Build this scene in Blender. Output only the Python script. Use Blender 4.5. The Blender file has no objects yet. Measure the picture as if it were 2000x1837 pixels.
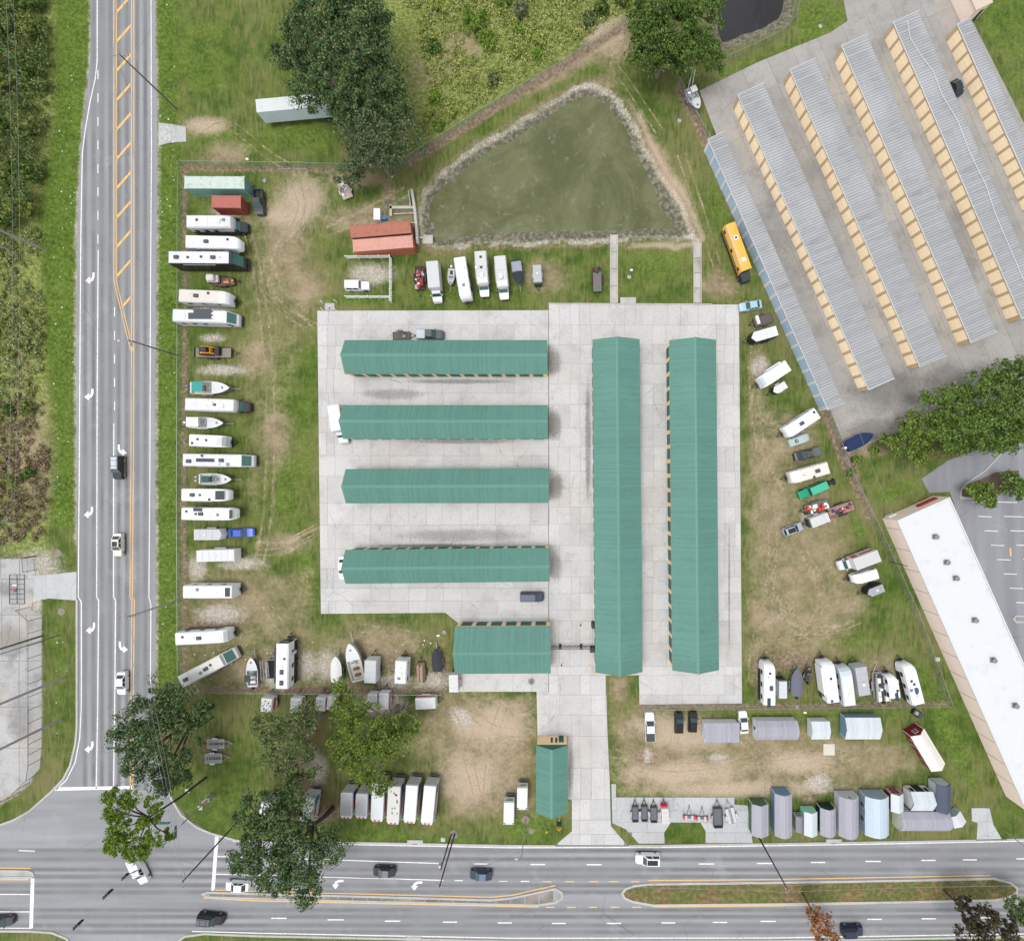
import bpy, bmesh, math, random
import numpy as np
from mathutils import Vector, Matrix, noise
from mathutils.geometry import tessellate_polygon

R = random.Random(7)
NR = np.random.default_rng(11)
scene = bpy.context.scene
COL = scene.collection
rad = math.radians

# ---------------------------------------------------------------- camera, sky, sun, exposure
S, HC = 9.5, 90.0            # photo pixels per metre on the ground, flying height
CX, CY = 1090.0, 925.0       # the point straight below the drone, in photo pixels
cam = bpy.data.cameras.new('camera')
camo = bpy.data.objects.new('camera', cam); COL.objects.link(camo)
camo.location = (0, 0, HC); camo.rotation_euler = (0, 0, 0)
cam.sensor_fit = 'HORIZONTAL'; cam.sensor_width = 36.0
cam.lens = 36.0 * (S * HC) / 2000.0
cam.shift_x = (1000 - CX) / 2000.0
cam.shift_y = (CY - 918.5) / 2000.0
cam.clip_end = 3000
scene.camera = camo
SUN_EL, SUN_AZ = rad(76), rad(250)     # azimuth clockwise from north: a hazy sun in the west-south-west
world = bpy.data.worlds.new('World'); scene.world = world; world.use_nodes = True
wn, wl = world.node_tree.nodes, world.node_tree.links
sky = wn.new('ShaderNodeTexSky'); sky.sky_type = 'NISHITA'; sky.sun_disc = False
sky.sun_elevation = SUN_EL; sky.sun_rotation = SUN_AZ
sky.air_density = 1.0; sky.dust_density = 2.0; sky.ozone_density = 1.0
hs = wn.new('ShaderNodeHueSaturation'); hs.inputs['Saturation'].default_value = 0.12
wl.new(sky.outputs[0], hs.inputs['Color']); wl.new(hs.outputs[0], wn['Background'].inputs['Color'])
wn['Background'].inputs['Strength'].default_value = 0.145
sl = bpy.data.lights.new('sun', 'SUN'); sl.energy = 0.85; sl.angle = rad(24); sl.color = (1, 0.97, 0.93)
so = bpy.data.objects.new('sun', sl); COL.objects.link(so)
so.rotation_euler = (math.pi/2 - SUN_EL, 0, math.pi - SUN_AZ)
vs = scene.view_settings
vs.view_transform = 'Standard'; vs.look = 'None'; vs.gamma = 1.0; vs.exposure = 0.84
try: vs.use_curve_mapping = False
except Exception: pass
scene.cycles.use_adaptive_sampling = True; scene.cycles.adaptive_threshold = 0.02
scene.cycles.max_bounces = 3; scene.cycles.diffuse_bounces = 2; scene.cycles.transparent_max_bounces = 12

# ---------------------------------------------------------------- helpers
def G(px, py, z=0.0):
    k = (HC - z) / HC / S
    return ((px - CX) * k, (CY - py) * k)
def G3(px, py, z=0.0):
    a, b = G(px, py, z); return (a, b, z)
def lin(c):
    c = c / 255.0
    return c / 12.92 if c <= 0.04045 else ((c + 0.055) / 1.055) ** 2.4
def L3(rgb, k=1.0): return tuple(min(1, lin(v) * k) for v in rgb)

class NT:
    """tiny wrapper for building node trees"""
    def __init__(s, name):
        s.m = bpy.data.materials.new(name); s.m.use_nodes = True
        s.n, s.l = s.m.node_tree.nodes, s.m.node_tree.links
        s.b = s.n['Principled BSDF']; s.out = s.n['Material Output']
    def put(s, sock, v):
        if isinstance(v, bpy.types.NodeSocket): s.l.new(v, sock)
        elif isinstance(v, (tuple, list)) and len(v) == 3 and sock.type == 'RGBA': sock.default_value = (*v, 1)
        else: sock.default_value = v
    def new(s, t, **kw):
        nd = s.n.new('ShaderNode' + t)
        for k, v in kw.items(): setattr(nd, k, v)
        return nd
    def math(s, op, a, b=0.0, c=0.0):
        nd = s.new('Math', operation=op)
        s.put(nd.inputs[0], a); s.put(nd.inputs[1], b); s.put(nd.inputs[2], c)
        return nd.outputs[0]
    def mix(s, f, a, b, mode='MIX'):
        nd = s.new('Mix', data_type='RGBA', blend_type=mode)
        s.put(nd.inputs[0], f); s.put(nd.inputs[6], a); s.put(nd.inputs[7], b)
        return nd.outputs[2]
    def pos(s): return s.new('NewGeometry').outputs['Position']
    def obj(s): return s.new('TexCoord').outputs['Object']
    def noise(s, vec, scale, detail=3, rough=0.6, dist=0.0):
        nd = s.new('TexNoise'); s.put(nd.inputs['Vector'], vec); nd.inputs['Scale'].default_value = scale
        nd.inputs['Detail'].default_value = detail; nd.inputs['Roughness'].default_value = rough; nd.inputs['Distortion'].default_value = dist
        return nd.outputs['Fac']
    def scale(s, vec, sc):
        nd = s.new('Mapping'); s.put(nd.inputs['Vector'], vec); nd.inputs['Scale'].default_value = sc
        return nd.outputs[0]
    def ramp(s, f, a, b):      # smooth step from a to b
        nd = s.new('MapRange', interpolation_type='SMOOTHSTEP'); s.put(nd.inputs[0], f)
        nd.inputs[1].default_value = a; nd.inputs[2].default_value = b
        return nd.outputs[0]
    def sep(s, v):
        nd = s.new('SeparateXYZ'); s.put(nd.inputs[0], v); return nd.outputs
    def bump(s, h, st=0.3, d=0.05):
        nd = s.new('Bump'); nd.inputs['Strength'].default_value = st; nd.inputs['Distance'].default_value = d
        s.put(nd.inputs['Height'], h); s.l.new(nd.outputs[0], s.b.inputs['Normal'])
    def fin(s, col, rough=0.6, metal=0.0, spec=0.4):
        s.put(s.b.inputs['Base Color'], col); s.put(s.b.inputs['Roughness'], rough); s.put(s.b.inputs['Metallic'], metal)
        s.b.inputs['Specular IOR Level'].default_value = spec
        return s.m

_M = {}
def mat(rgb, rough=0.45, metal=0.0, var=0.12, sc=1.2, k=0.8, name='paint'):
    """weathered paint or plastic: base colour with soft dirt and grain"""
    key = (tuple(rgb), rough, metal, var, sc, k)
    if key in _M: return _M[key]
    t = NT('%s_%d_%d_%d' % (name, *rgb)); p = t.obj()
    n1 = t.noise(p, sc, 4, 0.65); n2 = t.noise(t.scale(p, (0.6, 5, 5)), sc * 2, 2)
    c = L3(rgb, k)
    dirt = tuple(v * 0.55 + 0.02 for v in c)
    f = t.math('MULTIPLY', t.ramp(t.math('MULTIPLY_ADD', n2, 0.4, t.math('MULTIPLY', n1, 0.6)), 0.5, 0.78), var * 3)
    col = t.mix(f, c, dirt)
    _M[key] = t.fin(col, rough, metal); return _M[key]
def glass(rgb=(38, 46, 50)):
    key = ('glass', rgb)
    if key not in _M:
        t = NT('window_glass'); _M[key] = t.fin(L3(rgb), 0.06, 0.0, 0.6)
    return _M[key]
RUBBER = lambda: mat((32, 32, 33), 0.85, 0, 0.1, 3, 1.0, 'rubber')
STEEL = lambda: mat((150, 152, 155), 0.4, 0.6, 0.15, 3, 0.8, 'steel')
BLACK = lambda: mat((30, 31, 33), 0.45, 0, 0.1, 2, 1.0, 'black')
GALV = lambda: mat((165, 168, 170), 0.45, 0.5, 0.15, 2, 0.8, 'galvanised')

class MB:
    def __init__(s): s.v = []; s.f = []
    def add(s, vs, fs):
        o = len(s.v); s.v += [tuple(x) for x in vs]; s.f += [tuple(i + o for i in f) for f in fs]; return s
    def box(s, x0, x1, y0, y1, z0, z1):
        return s.add([(x0,y0,z0),(x1,y0,z0),(x1,y1,z0),(x0,y1,z0),(x0,y0,z1),(x1,y0,z1),(x1,y1,z1),(x0,y1,z1)],
                     [(0,3,2,1),(4,5,6,7),(0,1,5,4),(1,2,6,5),(2,3,7,6),(3,0,4,7)])
    def rbox(s, x0, x1, y0, y1, z0, z1, r=0.12):
        """box with chamfered top edges and upright corners"""
        def ring(d, z, c):
            a, b, e, g = x0+d, x1-d, y0+d, y1-d
            return [(a+c,e,z),(b-c,e,z),(b,e+c,z),(b,g-c,z),(b-c,g,z),(a+c,g,z),(a,g-c,z),(a,e+c,z)]
        return s.loft([ring(0, z0, r*.7), ring(0, z1-r, r*.7), ring(r*.35, z1-r*.3, r*.8), ring(r, z1, r)])
    def loft(s, rings, close=True, caps=True):
        n = len(rings[0]); o = len(s.v)
        for r in rings: s.v += [tuple(p) for p in r]
        for i in range(len(rings) - 1):
            for j in range(n if close else n - 1):
                k = (j + 1) % n
                s.f.append((o+i*n+j, o+i*n+k, o+(i+1)*n+k, o+(i+1)*n+j))
        if caps:
            s.f.append(tuple(o+j for j in reversed(range(n)))); s.f.append(tuple(o+(len(rings)-1)*n+j for j in range(n)))
        return s
    def quad(s, a, b, c, d): return s.add([a, b, c, d], [(0, 1, 2, 3)])
    def prism(s, poly, z0, z1):
        n = len(poly); a = sum(poly[i][0]*poly[(i+1)%n][1]-poly[(i+1)%n][0]*poly[i][1] for i in range(n))
        if a < 0: poly = poly[::-1]
        tri = tessellate_polygon([[Vector((p[0], p[1], 0)) for p in poly]])
        o = len(s.v); s.v += [(p[0], p[1], z0) for p in poly] + [(p[0], p[1], z1) for p in poly]
        for t in tri:
            q = [Vector((*poly[i], 0)) for i in t]
            if (q[1]-q[0]).cross(q[2]-q[0]).z < 0: t = t[::-1]
            s.f.append(tuple(o+n+i for i in t)); s.f.append(tuple(o+i for i in reversed(t)))
        for i in range(n):
            j = (i+1) % n; s.f.append((o+i, o+j, o+n+j, o+n+i))
        return s
    def sheet(s, poly, z):
        tri = tessellate_polygon([[Vector((p[0], p[1], 0)) for p in poly]]); o = len(s.v)
        s.v += [(p[0], p[1], z) for p in poly]
        for t in tri:
            q = [Vector((*poly[i], 0)) for i in t]
            if (q[1]-q[0]).cross(q[2]-q[0]).z < 0: t = t[::-1]
            s.f.append(tuple(o+i for i in t))
        return s
    def tube(s, pts, r, n=6):
        pts = [Vector(p) for p in pts]; rs = r if isinstance(r, (list, tuple)) else [r]*len(pts); rings = []
        for i, p in enumerate(pts):
            d = (pts[min(i+1, len(pts)-1)] - pts[max(i-1, 0)]).normalized()
            u = d.cross(Vector((0, 0, 1)) if abs(d.z) < 0.9 else Vector((1, 0, 0))).normalized(); w = d.cross(u)
            rings.append([p + (u*math.cos(a) + w*math.sin(a))*rs[i] for a in [2*math.pi*k/n for k in range(n)]])
        return s.loft(rings)
    def ribbon(s, pts, w, z0, z1=None, closed=False):
        """flat strip (or low wall, with z1) along a polyline of world points"""
        P = [Vector((p[0], p[1])) for p in pts]; n = len(P); Lf, Rt = [], []
        for i in range(n):
            a = P[(i-1) % n] if closed or i > 0 else P[i]; b = P[(i+1) % n] if closed or i < n-1 else P[i]
            d = (b - a).normalized(); nn = Vector((-d.y, d.x))
            d1 = (P[i]-a).normalized() if (P[i]-a).length > 1e-6 else d
            m = max(0.5, abs(Vector((-d1.y, d1.x)).dot(nn)))
            Lf.append(P[i] + nn*w/2/m); Rt.append(P[i] - nn*w/2/m)
        rng = range(n if closed else n-1)
        if z1 is None:
            for i in rng:
                j = (i+1) % n
                s.quad((*Rt[i], z0), (*Rt[j], z0), (*Lf[j], z0), (*Lf[i], z0))
        else:
            for i in rng:
                j = (i+1) % n
                s.add([(*Rt[i], z0), (*Rt[j], z0), (*Lf[j], z0), (*Lf[i], z0), (*Rt[i], z1), (*Rt[j], z1), (*Lf[j], z1), (*Lf[i], z1)],
                      [(4,5,6,7), (0,1,5,4), (2,3,7,6), (1,2,6,5), (3,0,4,7)])
        return s
    def build(s, name, m, parent=None, smooth=False):
        me = bpy.data.meshes.new(name); me.from_pydata(s.v, [], s.f)
        if m: me.materials.append(m)
        if smooth:
            me.polygons.foreach_set('use_smooth', [True]*len(me.polygons))
            try: me.set_sharp_from_angle(angle=rad(40))
            except Exception: pass
        o = bpy.data.objects.new(name, me); COL.objects.link(o); o.parent = parent
        return o
def link(name, me, parent=None, loc=(0,0,0), rot=0, sc=None):
    o = bpy.data.objects.new(name, me); COL.objects.link(o); o.parent = parent; o.location = loc; o.rotation_euler = (0,0,rot)
    if sc: o.scale = sc
    return o
def tag(o, label, cat, group=None):
    o['label'] = label; o['category'] = cat
    if group: o['group'] = group
    return o
def thing(name, label, cat, loc=(0,0,0), rot=0.0, group=None):
    o = bpy.data.objects.new(name, None); COL.objects.link(o); o.empty_display_size = 0.2
    o.location = loc; o.rotation_euler = (0, 0, rot)
    return tag(o, label, cat, group)
def structure(o): o['kind'] = 'structure'; return o
def span(rear, front, z=0.0):
    """ground placement of a thing from the photo positions of its rear and front at height z"""
    a, b = Vector(G(*rear, z)), Vector(G(*front, z)); d = b - a
    return ((a.x+b.x)/2, (a.y+b.y)/2, 0.0), math.atan2(d.y, d.x), d.length
def fastmesh(name, V, nper, m, parent=None):
    """V: (N*nper,3) vertices of N separate faces"""
    N = len(V)//nper; me = bpy.data.meshes.new(name)
    me.vertices.add(len(V)); me.vertices.foreach_set('co', np.asarray(V, dtype=np.float32).ravel())
    me.loops.add(len(V)); me.loops.foreach_set('vertex_index', np.arange(len(V), dtype=np.int32))
    me.polygons.add(N); me.polygons.foreach_set('loop_start', np.arange(N, dtype=np.int32)*nper)
    try: me.polygons.foreach_set('loop_total', np.full(N, nper, dtype=np.int32))
    except Exception: pass
    me.update(calc_edges=True); me.materials.append(m)
    o = bpy.data.objects.new(name, me); COL.objects.link(o); o.parent = parent
    return o

# ---------------------------------------------------------------- big materials
def m_asphalt(axis, base, tracks):
    t = NT('asphalt'); p = t.pos(); xyz = t.sep(p)
    fine = t.noise(p, 6, 3); big = t.noise(t.scale(p, (0.02, 0.25, 1) if axis == 'x' else (0.25, 0.02, 1)), 1.0, 4)
    patch = t.noise(p, 0.13, 3)
    c = xyz[1] if axis == 'x' else xyz[0]
    f = 0.0
    for y in tracks:      # tyre-worn bands of the lanes
        d = t.math('ABSOLUTE', t.math('SUBTRACT', c, y))
        f = t.math('MAXIMUM', f, t.math('SUBTRACT', 1.0, t.ramp(d, 0.05, 0.8)))
    f = t.math('MULTIPLY', f, t.ramp(t.math('MULTIPLY_ADD', big, .7, t.math('MULTIPLY', patch, .4)), 0.3, 0.72))
    col = t.mix(t.ramp(big, 0.3, 0.75), L3(base, .85), L3(base, 1.2))
    col = t.mix(t.math('MULTIPLY', f, 0.85), col, L3(base, 0.40))
    col = t.mix(t.math('MULTIPLY', t.ramp(patch, 0.55, 0.75), 0.35), col, L3(base, 1.5))
    col = t.mix(t.math('MULTIPLY', t.ramp(fine, 0.35, 0.75), 0.22), col, L3(base, 0.5))
    spot = t.noise(p, .8, 4, .7); col = t.mix(t.math('MULTIPLY', t.ramp(spot, .66, .74), .3), col, L3(base, .4))
    wv = t.new('TexVoronoi', feature='DISTANCE_TO_EDGE'); t.l.new(t.scale(p, (.06, .11, 1)), wv.inputs['Vector']); wv.inputs['Scale'].default_value = 1.3
    ck = t.math('MULTIPLY', t.math('SUBTRACT', 1.0, t.ramp(wv.outputs['Distance'], .001, .008)), t.ramp(patch, .45, .6)); col = t.mix(t.math('MULTIPLY', ck, .45), col, L3(base, .4))
    return t.fin(col, 0.85, 0, 0.3)
def m_concrete(base, stains=(), crack=0.8, dirt=0.35, csc=0.17):
    t = NT('concrete'); p = t.pos()
    rnd = t.new('ObjectInfo').outputs['Random']
    n1 = t.noise(p, 0.22, 5, 0.65); n2 = t.noise(p, 2.2, 4, 0.7); n3 = t.noise(t.scale(p, (1, 0.12, 1)), 2.6, 3); n4 = t.noise(p, 0.07, 3)
    col = t.mix(rnd, L3(base, 0.9), L3(base, 1.05))
    col = t.mix(t.math('MULTIPLY', t.ramp(n1, 0.46, 0.72), dirt), col, L3(base, 0.55))
    col = t.mix(t.math('MULTIPLY', t.ramp(n4, 0.5, 0.66), dirt * .7), col, L3((196, 184, 172), 0.72))
    col = t.mix(t.math('MULTIPLY', t.ramp(n2, 0.46, 0.76), 0.42), col, L3(base, 0.58))
    col = t.mix(t.math('MULTIPLY', t.ramp(n3, 0.55, 0.8), 0.22), col, L3(base, 0.55))
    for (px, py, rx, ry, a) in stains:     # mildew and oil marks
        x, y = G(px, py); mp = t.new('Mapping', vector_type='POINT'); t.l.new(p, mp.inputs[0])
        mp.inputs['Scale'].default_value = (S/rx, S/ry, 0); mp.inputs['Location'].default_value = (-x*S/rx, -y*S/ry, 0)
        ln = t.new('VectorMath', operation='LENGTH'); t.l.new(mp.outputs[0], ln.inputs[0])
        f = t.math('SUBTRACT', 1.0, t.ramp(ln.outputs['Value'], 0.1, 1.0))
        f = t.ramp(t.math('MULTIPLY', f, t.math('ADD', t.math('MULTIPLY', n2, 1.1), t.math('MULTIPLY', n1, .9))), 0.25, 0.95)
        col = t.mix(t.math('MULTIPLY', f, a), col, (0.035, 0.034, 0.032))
    if crack:
        wv = t.new('TexNoise'); t.l.new(p, wv.inputs['Vector']); wv.inputs['Scale'].default_value = 0.8; wv.inputs['Detail'].default_value = 4
        off = t.new('VectorMath', operation='MULTIPLY_ADD'); t.l.new(wv.outputs['Color'], off.inputs[0]); off.inputs[1].default_value = (1.6, 1.6, 0); t.l.new(p, off.inputs[2])
        vo = t.new('TexVoronoi', feature='DISTANCE_TO_EDGE'); t.l.new(off.outputs[0], vo.inputs['Vector']); vo.inputs['Scale'].default_value = csc
        w = t.math('SUBTRACT', 1.0, t.ramp(vo.outputs['Distance'], 0.001, 0.0065))
        w = t.math('MULTIPLY', w, t.ramp(t.noise(p, 0.12, 2), 0.42, 0.56))
        col = t.mix(t.math('MULTIPLY', w, crack), col, L3((95, 90, 86), 0.8))
    return t.fin(col, 0.85, 0, 0.25)
# ---------------------------------------------------------------- ground
POND = [(818,400),(824,372),(850,345),(930,285),(1010,240),(1060,205),(1110,175),(1160,164),(1197,183),(1235,235),(1262,290),(1292,340),(1332,395),(1357,462),(1330,470),(1200,471),(1050,478),(930,481),(850,489),(824,472),(814,440)]
POND2 = [(1385,-60),(1560,-60),(1552,20),(1540,48),(1500,72),(1440,95),(1398,108),(1380,60)]
def seg_dist(P, a, b):
    a, b = np.array(a, float), np.array(b, float); d = b - a; L = (d*d).sum()
    t = np.clip(((P - a) @ d) / L, 0, 1)[..., None]; q = a + t*d - P
    return np.sqrt((q*q).sum(-1))
def inside(P, poly):
    x, y = P[..., 0], P[..., 1]; r = np.zeros(x.shape, bool); n = len(poly)
    for i in range(n):
        (x0, y0), (x1, y1) = poly[i], poly[(i+1) % n]
        c = ((y0 > y) != (y1 > y)) & (x < (x1-x0)*(y-y0)/(y1-y0+1e-9)+x0)
        r ^= c
    return r
def sdist(P, poly):
    d = np.min([seg_dist(P, poly[i], poly[(i+1) % len(poly)]) for i in range(len(poly))], axis=0)
    return np.where(inside(P, poly), d, -d)
def sm(x, a, b):
    t = np.clip((x-a)/(b-a), 0, 1); return t*t*(3-2*t)
gx = np.concatenate([[-700,-320,-180], np.arange(-126, 102, 0.52), [180,320,700]])
gy = np.concatenate([[-700,-320,-180], np.arange(-103, 103, 0.52), [180,320,700]])
X, Y = np.meshgrid(gx, gy); PX = np.stack([X*S+CX, CY-Y*S], -1)
def vnoise(sc, seed):
    r = np.random.default_rng(seed); T = r.random((64, 64)); u = (PX[...,0]/sc) % 64; v = (PX[...,1]/sc) % 64
    i, j = u.astype(int), v.astype(int); fu, fv = u-i, v-j; fu = fu*fu*(3-2*fu); fv = fv*fv*(3-2*fv); i1, j1 = (i+1) % 64, (j+1) % 64
    return (T[j,i]*(1-fu)+T[j,i1]*fu)*(1-fv)+(T[j1,i]*(1-fu)+T[j1,i1]*fu)*fv
def ell(cx, cy, rx, ry, rot=0.0):
    a = rad(rot); dx, dy = PX[...,0]-cx, PX[...,1]-cy
    u, v = dx*math.cos(a)+dy*math.sin(a), -dx*math.sin(a)+dy*math.cos(a)
    return 1 - sm(np.sqrt((u/rx)**2+(v/ry)**2), 0.1, 1.4)
def path(pts, w):
    d = np.min([seg_dist(PX, pts[i], pts[i+1]) for i in range(len(pts)-1)], axis=0)
    return 1 - sm(d, w*0.2, w*1.6)
def polym(pts, soft=14): return sm(sdist(PX, pts), -soft, soft)
wob = (vnoise(60, 1)-.5)*24 + (vnoise(22, 2)-.5)*14 + (vnoise(9, 3)-.5)*7
lush = np.zeros(X.shape); dry = lush.copy(); dirt = lush.copy(); sand = lush.copy(); wild = lush.copy(); mud = lush.copy(); straw = lush.copy(); litter = lush.copy()
def put(A, m, k=1.0): np.maximum(A, m*k, out=A)
# verges of the side road
put(lush, polym([(112,-80),(178,-80),(176,120),(150,440),(150,1030),(96,1030),(98,760),(76,420),(105,250)], 18), 0.95)
put(lush, polym([(303,-80),(346,-80),(348,240),(360,330),(352,1000),(348,1330),(303,1340)], 12), 0.9)
put(lush, ell(380,110,90,130), .6); put(lush, ell(450,280,190,40), .55); put(lush, ell(600,262,110,45), .8); put(lush, ell(520,330,80,14), .6)
put(lush, ell(560,930,45,160), .7); put(lush, ell(545,740,60,140), .55); put(lush, ell(600,860,24,200), .6); put(lush, ell(470,660,60,40), .4); put(lush, ell(640,70,60,90), .4); put(lush, ell(600,1130,25,120), .6); put(lush, ell(700,585,120,16), .85); put(lush, ell(950,560,220,40), .55); put(lush, ell(1280,520,90,50), .7)
put(lush, ell(880,575,120,22), .7); put(lush, ell(1395,395,35,110,-15), .55); put(lush, ell(760,395,40,18,-35), .8); put(lush, ell(1150,115,30,60,60), .5)
put(lush, ell(1660,650,30,60), .4); put(lush, ell(1600,1120,55,25), .3); put(lush, ell(1640,1250,60,22), .7); put(lush, ell(1675,1030,14,60,-25), .7); put(lush, ell(1750,960,70,24,-15), .8)
put(lush, ell(1850,1420,26,190,-24), .85); put(lush, ell(1545,1397,330,8), .8); put(lush, ell(1790,1525,110,12), .5); put(lush, ell(700,1635,420,12), .6); put(lush, ell(1030,1610,70,40), .8)
put(lush, ell(430,1560,80,60), .5); put(lush, ell(420,1380,40,40), .4); put(lush, ell(520,1375,30,25),.6); put(lush, ell(115,1260,14,170), .6); put(lush, polym([(1905,20),(2010,-60),(2100,-60),(2100,420),(2000,235)], 8), .55)
put(lush, polym([(1480,122),(1560,70),(1560,0),(1640,0),(1655,42),(1600,75)], 8), .8); put(lush, polym([(1380,165),(1440,118),(1470,112),(1480,122)], 8), .7)
put(lush, ell(1520,775,26,16), .6); put(lush, ell(1460,520,40,60,-25), .5)
# dry grass and straw
for e in [(470,1180,120,80),(560,1060,60,25),(470,1300,120,55),(740,1260,120,60),(930,1460,150,110),(900,1400,110,60),(1330,1470,170,90),(1260,1420,50,70),(1450,1500,130,50),(1580,1480,120,50),(1700,1490,120,40),(1210,1345,26,40),(1540,870,70,60),(1510,1000,60,150),(1560,1130,90,80),(1500,1210,60,70),(1640,1180,70,50),(1490,900,38,90),(1480,720,26,50),(1560,820,60,20),(1290,330,30,150,-28),(1200,90,60,45,-30),(1110,130,130,24,-32),(1150,180,90,24,-30),(560,480,60,120),(590,560,60,60),(720,430,110,40),(690,350,90,22),(440,300,60,30),(1060,540,60,40),(1400,560,60,30),(1720,1320,60,60),(1800,1100,30,40),(1700,880,60,14),(500,700,60,50),(540,850,40,80),(1285,1750,380,20)]:
    put(dry, ell(*e), 0.85)
for e in [(590,390,62,60),(560,420,70,34),(1330,1510,150,34),(1300,1420,90,30),(1560,1490,90,30),(960,1420,90,60),(920,1520,80,60),(1180,70,60,36,-35),(1320,380,26,110,-28),(1450,1540,240,22),(1340,1430,120,40),(400,245,60,22)]: put(straw, ell(*e), 0.85)
for pts, w in [([(575,330),(582,400),(590,470)],7),([(600,330),(604,420),(560,470)],6),([(520,470),(515,520),(540,580),(600,625),(622,648)],4),([(545,470),(530,510),(552,570),(612,618)],4),([(500,1060),(560,1060),(622,1030)],8),([(490,1085),(560,1080),(620,1045)],5),([(1475,740),(1465,800),(1480,870),(1530,960)],6),([(1570,830),(1520,830),(1480,820)],5),
    ([(1500,1150),(1560,1210),(1610,1235),(1670,1210)],4),([(1495,1190),(1560,1225),(1640,1222)],4),([(1590,1130),(1600,1180),(1570,1235),(1540,1240)],3),([(1550,1060),(1590,1120),(1610,1190)],3),([(1530,1060),(1500,1120),(1530,1200),(1580,1240)],3),([(1470,1330),(1480,1230),(1560,1180)],5),([(1560,1450),(1600,1480),(1650,1475),(1690,1450)],4),([(1540,1455),(1590,1490),(1660,1485),(1710,1455)],4),([(1210,1480),(1300,1500),(1420,1490)],6),([(900,1350),(960,1420),(1040,1430)],12),([(1050,1390),(1000,1400),(900,1400)],8),([(640,440),(700,415),(790,365)],5),([(655,455),(720,430),(800,380)],4),([(660,120),(640,200),(670,260)],5)]:
    put(straw, path(pts, w*.55)*(.55+.45*vnoise(17,9)), 0.62)
put(dry, polym([(830,1362),(1045,1355),(1045,1590),(870,1600),(860,1480)], 24), .8); put(dry, polym([(1192,1395),(1500,1410),(1780,1460),(1700,1540),(1210,1550)], 24), .72); put(dry, polym([(1455,760),(1560,820),(1640,1000),(1700,1150),(1640,1290),(1455,1300)], 40), .62); put(dry, polym([(370,1120),(610,1110),(620,1340),(370,1340)], 30), .55); put(dry, polym([(480,420),(620,420),(610,620),(500,1000),(480,1000)], 30), .4)
# bare soil, gravel
for e in [(590,1500,50,60),(660,1340,60,22),(780,1300,50,40),(860,1300,24,55),(740,1350,110,14),(1500,1345,24,50),(1265,1480,45,24,10),(1540,1290,90,30),(640,1585,40,30),(760,380,22,30),(600,1560,50,30),(1405,545,14,30,-12),(1580,1560,20,12),(1690,1130,40,14),(1660,895,14,60,-22),(1490,1310,30,60),(420,1460,40,30),(420,1220,80,40)]: put(dirt, ell(*e), 0.8)
for pts, w in [([(360,330),(362,600),(358,1000),(362,1345)],6),([(360,328),(650,333)],6),([(380,1345),(866,1347)],8),([(1250,1380),(1850,1374)],5),([(1395,300),(1430,400),(1510,560),(1600,770),(1640,880),(1700,1010)],10),([(800,318),(1010,185),(1240,38)],10),([(1325,170),(1395,310)],10)]: put(dirt, path(pts, w), 0.95)
for e in [(435,722,62,13),(430,1200,58,24),(440,415,34,16),(640,1300,34,40),(600,1300,25,40),(900,1400,30,22,30),(845,1330,50,20),(725,535,55,26),(700,560,34,10),(1485,720,24,24),(540,1330,30,20),(770,1330,40,20),(1600,1530,34,24),(70,1105,60,40),(1400,1480,24,12),(1265,1475,10,20),(1360,480,10,22),(750,1375,60,30),(620,1500,24,40),(475,1100,60,16),(385,1110,25,30),(410,605,50,14),(415,660,30,10),(1580,1010,20,20)]: put(sand, ell(*e), 0.9)
put(sand, polym([(-80,1088),(72,1088),(80,1130),(82,1380),(80,1470),(60,1530),(0,1572),(-80,1600)], 8), 1.0)
for pts in [[(178,-90),(177,100),(172,160),(163,235),(157,300),(150,450),(148,700),(149,920),(149,1060)],[(302,-90),(304,120),(309,260),(307,460),(304,920),(306,1180),(304,1330)]]: put(sand, path(pts, 5.5)*(.5+.6*vnoise(11,14)), .75)
for pts in [[(470,420),(500,520),(520,640),(530,800),(525,1000),(505,1100)],[(1480,640),(1475,760),(1490,900),(1500,1060),(1490,1250)],[(870,1370),(900,1450),(930,1560)],[(985,1370),(960,1450),(950,1560)],[(1230,1420),(1330,1470),(1480,1490),(1640,1495)]]:
    for dx in (-8, 8): put(dry, path([(x+dx, y+dx*.4) for x, y in pts], 3.2)*(.5+.5*vnoise(23, 31)), .75)
# marsh north of the ponds, scrub along the west edge
put(wild, polym([(800,300),(1010,172),(1240,20),(1260,-80),(540,-80),(600,40),(700,240)], 16), 1.0)
put(wild, polym([(-100,-100),(112,-100),(105,250),(76,420),(96,760),(96,1000),(90,1085),(-100,1085)], 20), 1.0)
put(dry, ell(60,900,60,160), .8); put(dry, ell(40,700,40,120), .6); put(dry, ell(900,90,60,90,40), .7); put(dry, ell(830,150,50,80), .5)
put(litter, ell(8,60,60,160), .9); put(litter, ell(40,300,50,160), .6); put(litter, ell(30,620,20,60), .6); put(litter, ell(1150,20,60,40), .4)
for e in [(600,1430,50,80),(580,1560,60,60),(320,1470,60,60),(760,1390,60,30),(720,300,60,60),(600,60,60,100),(1860,870,120,40),(1290,130,40,30),(1900,955,60,20)]: put(litter, ell(*e), 0.75)
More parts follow.
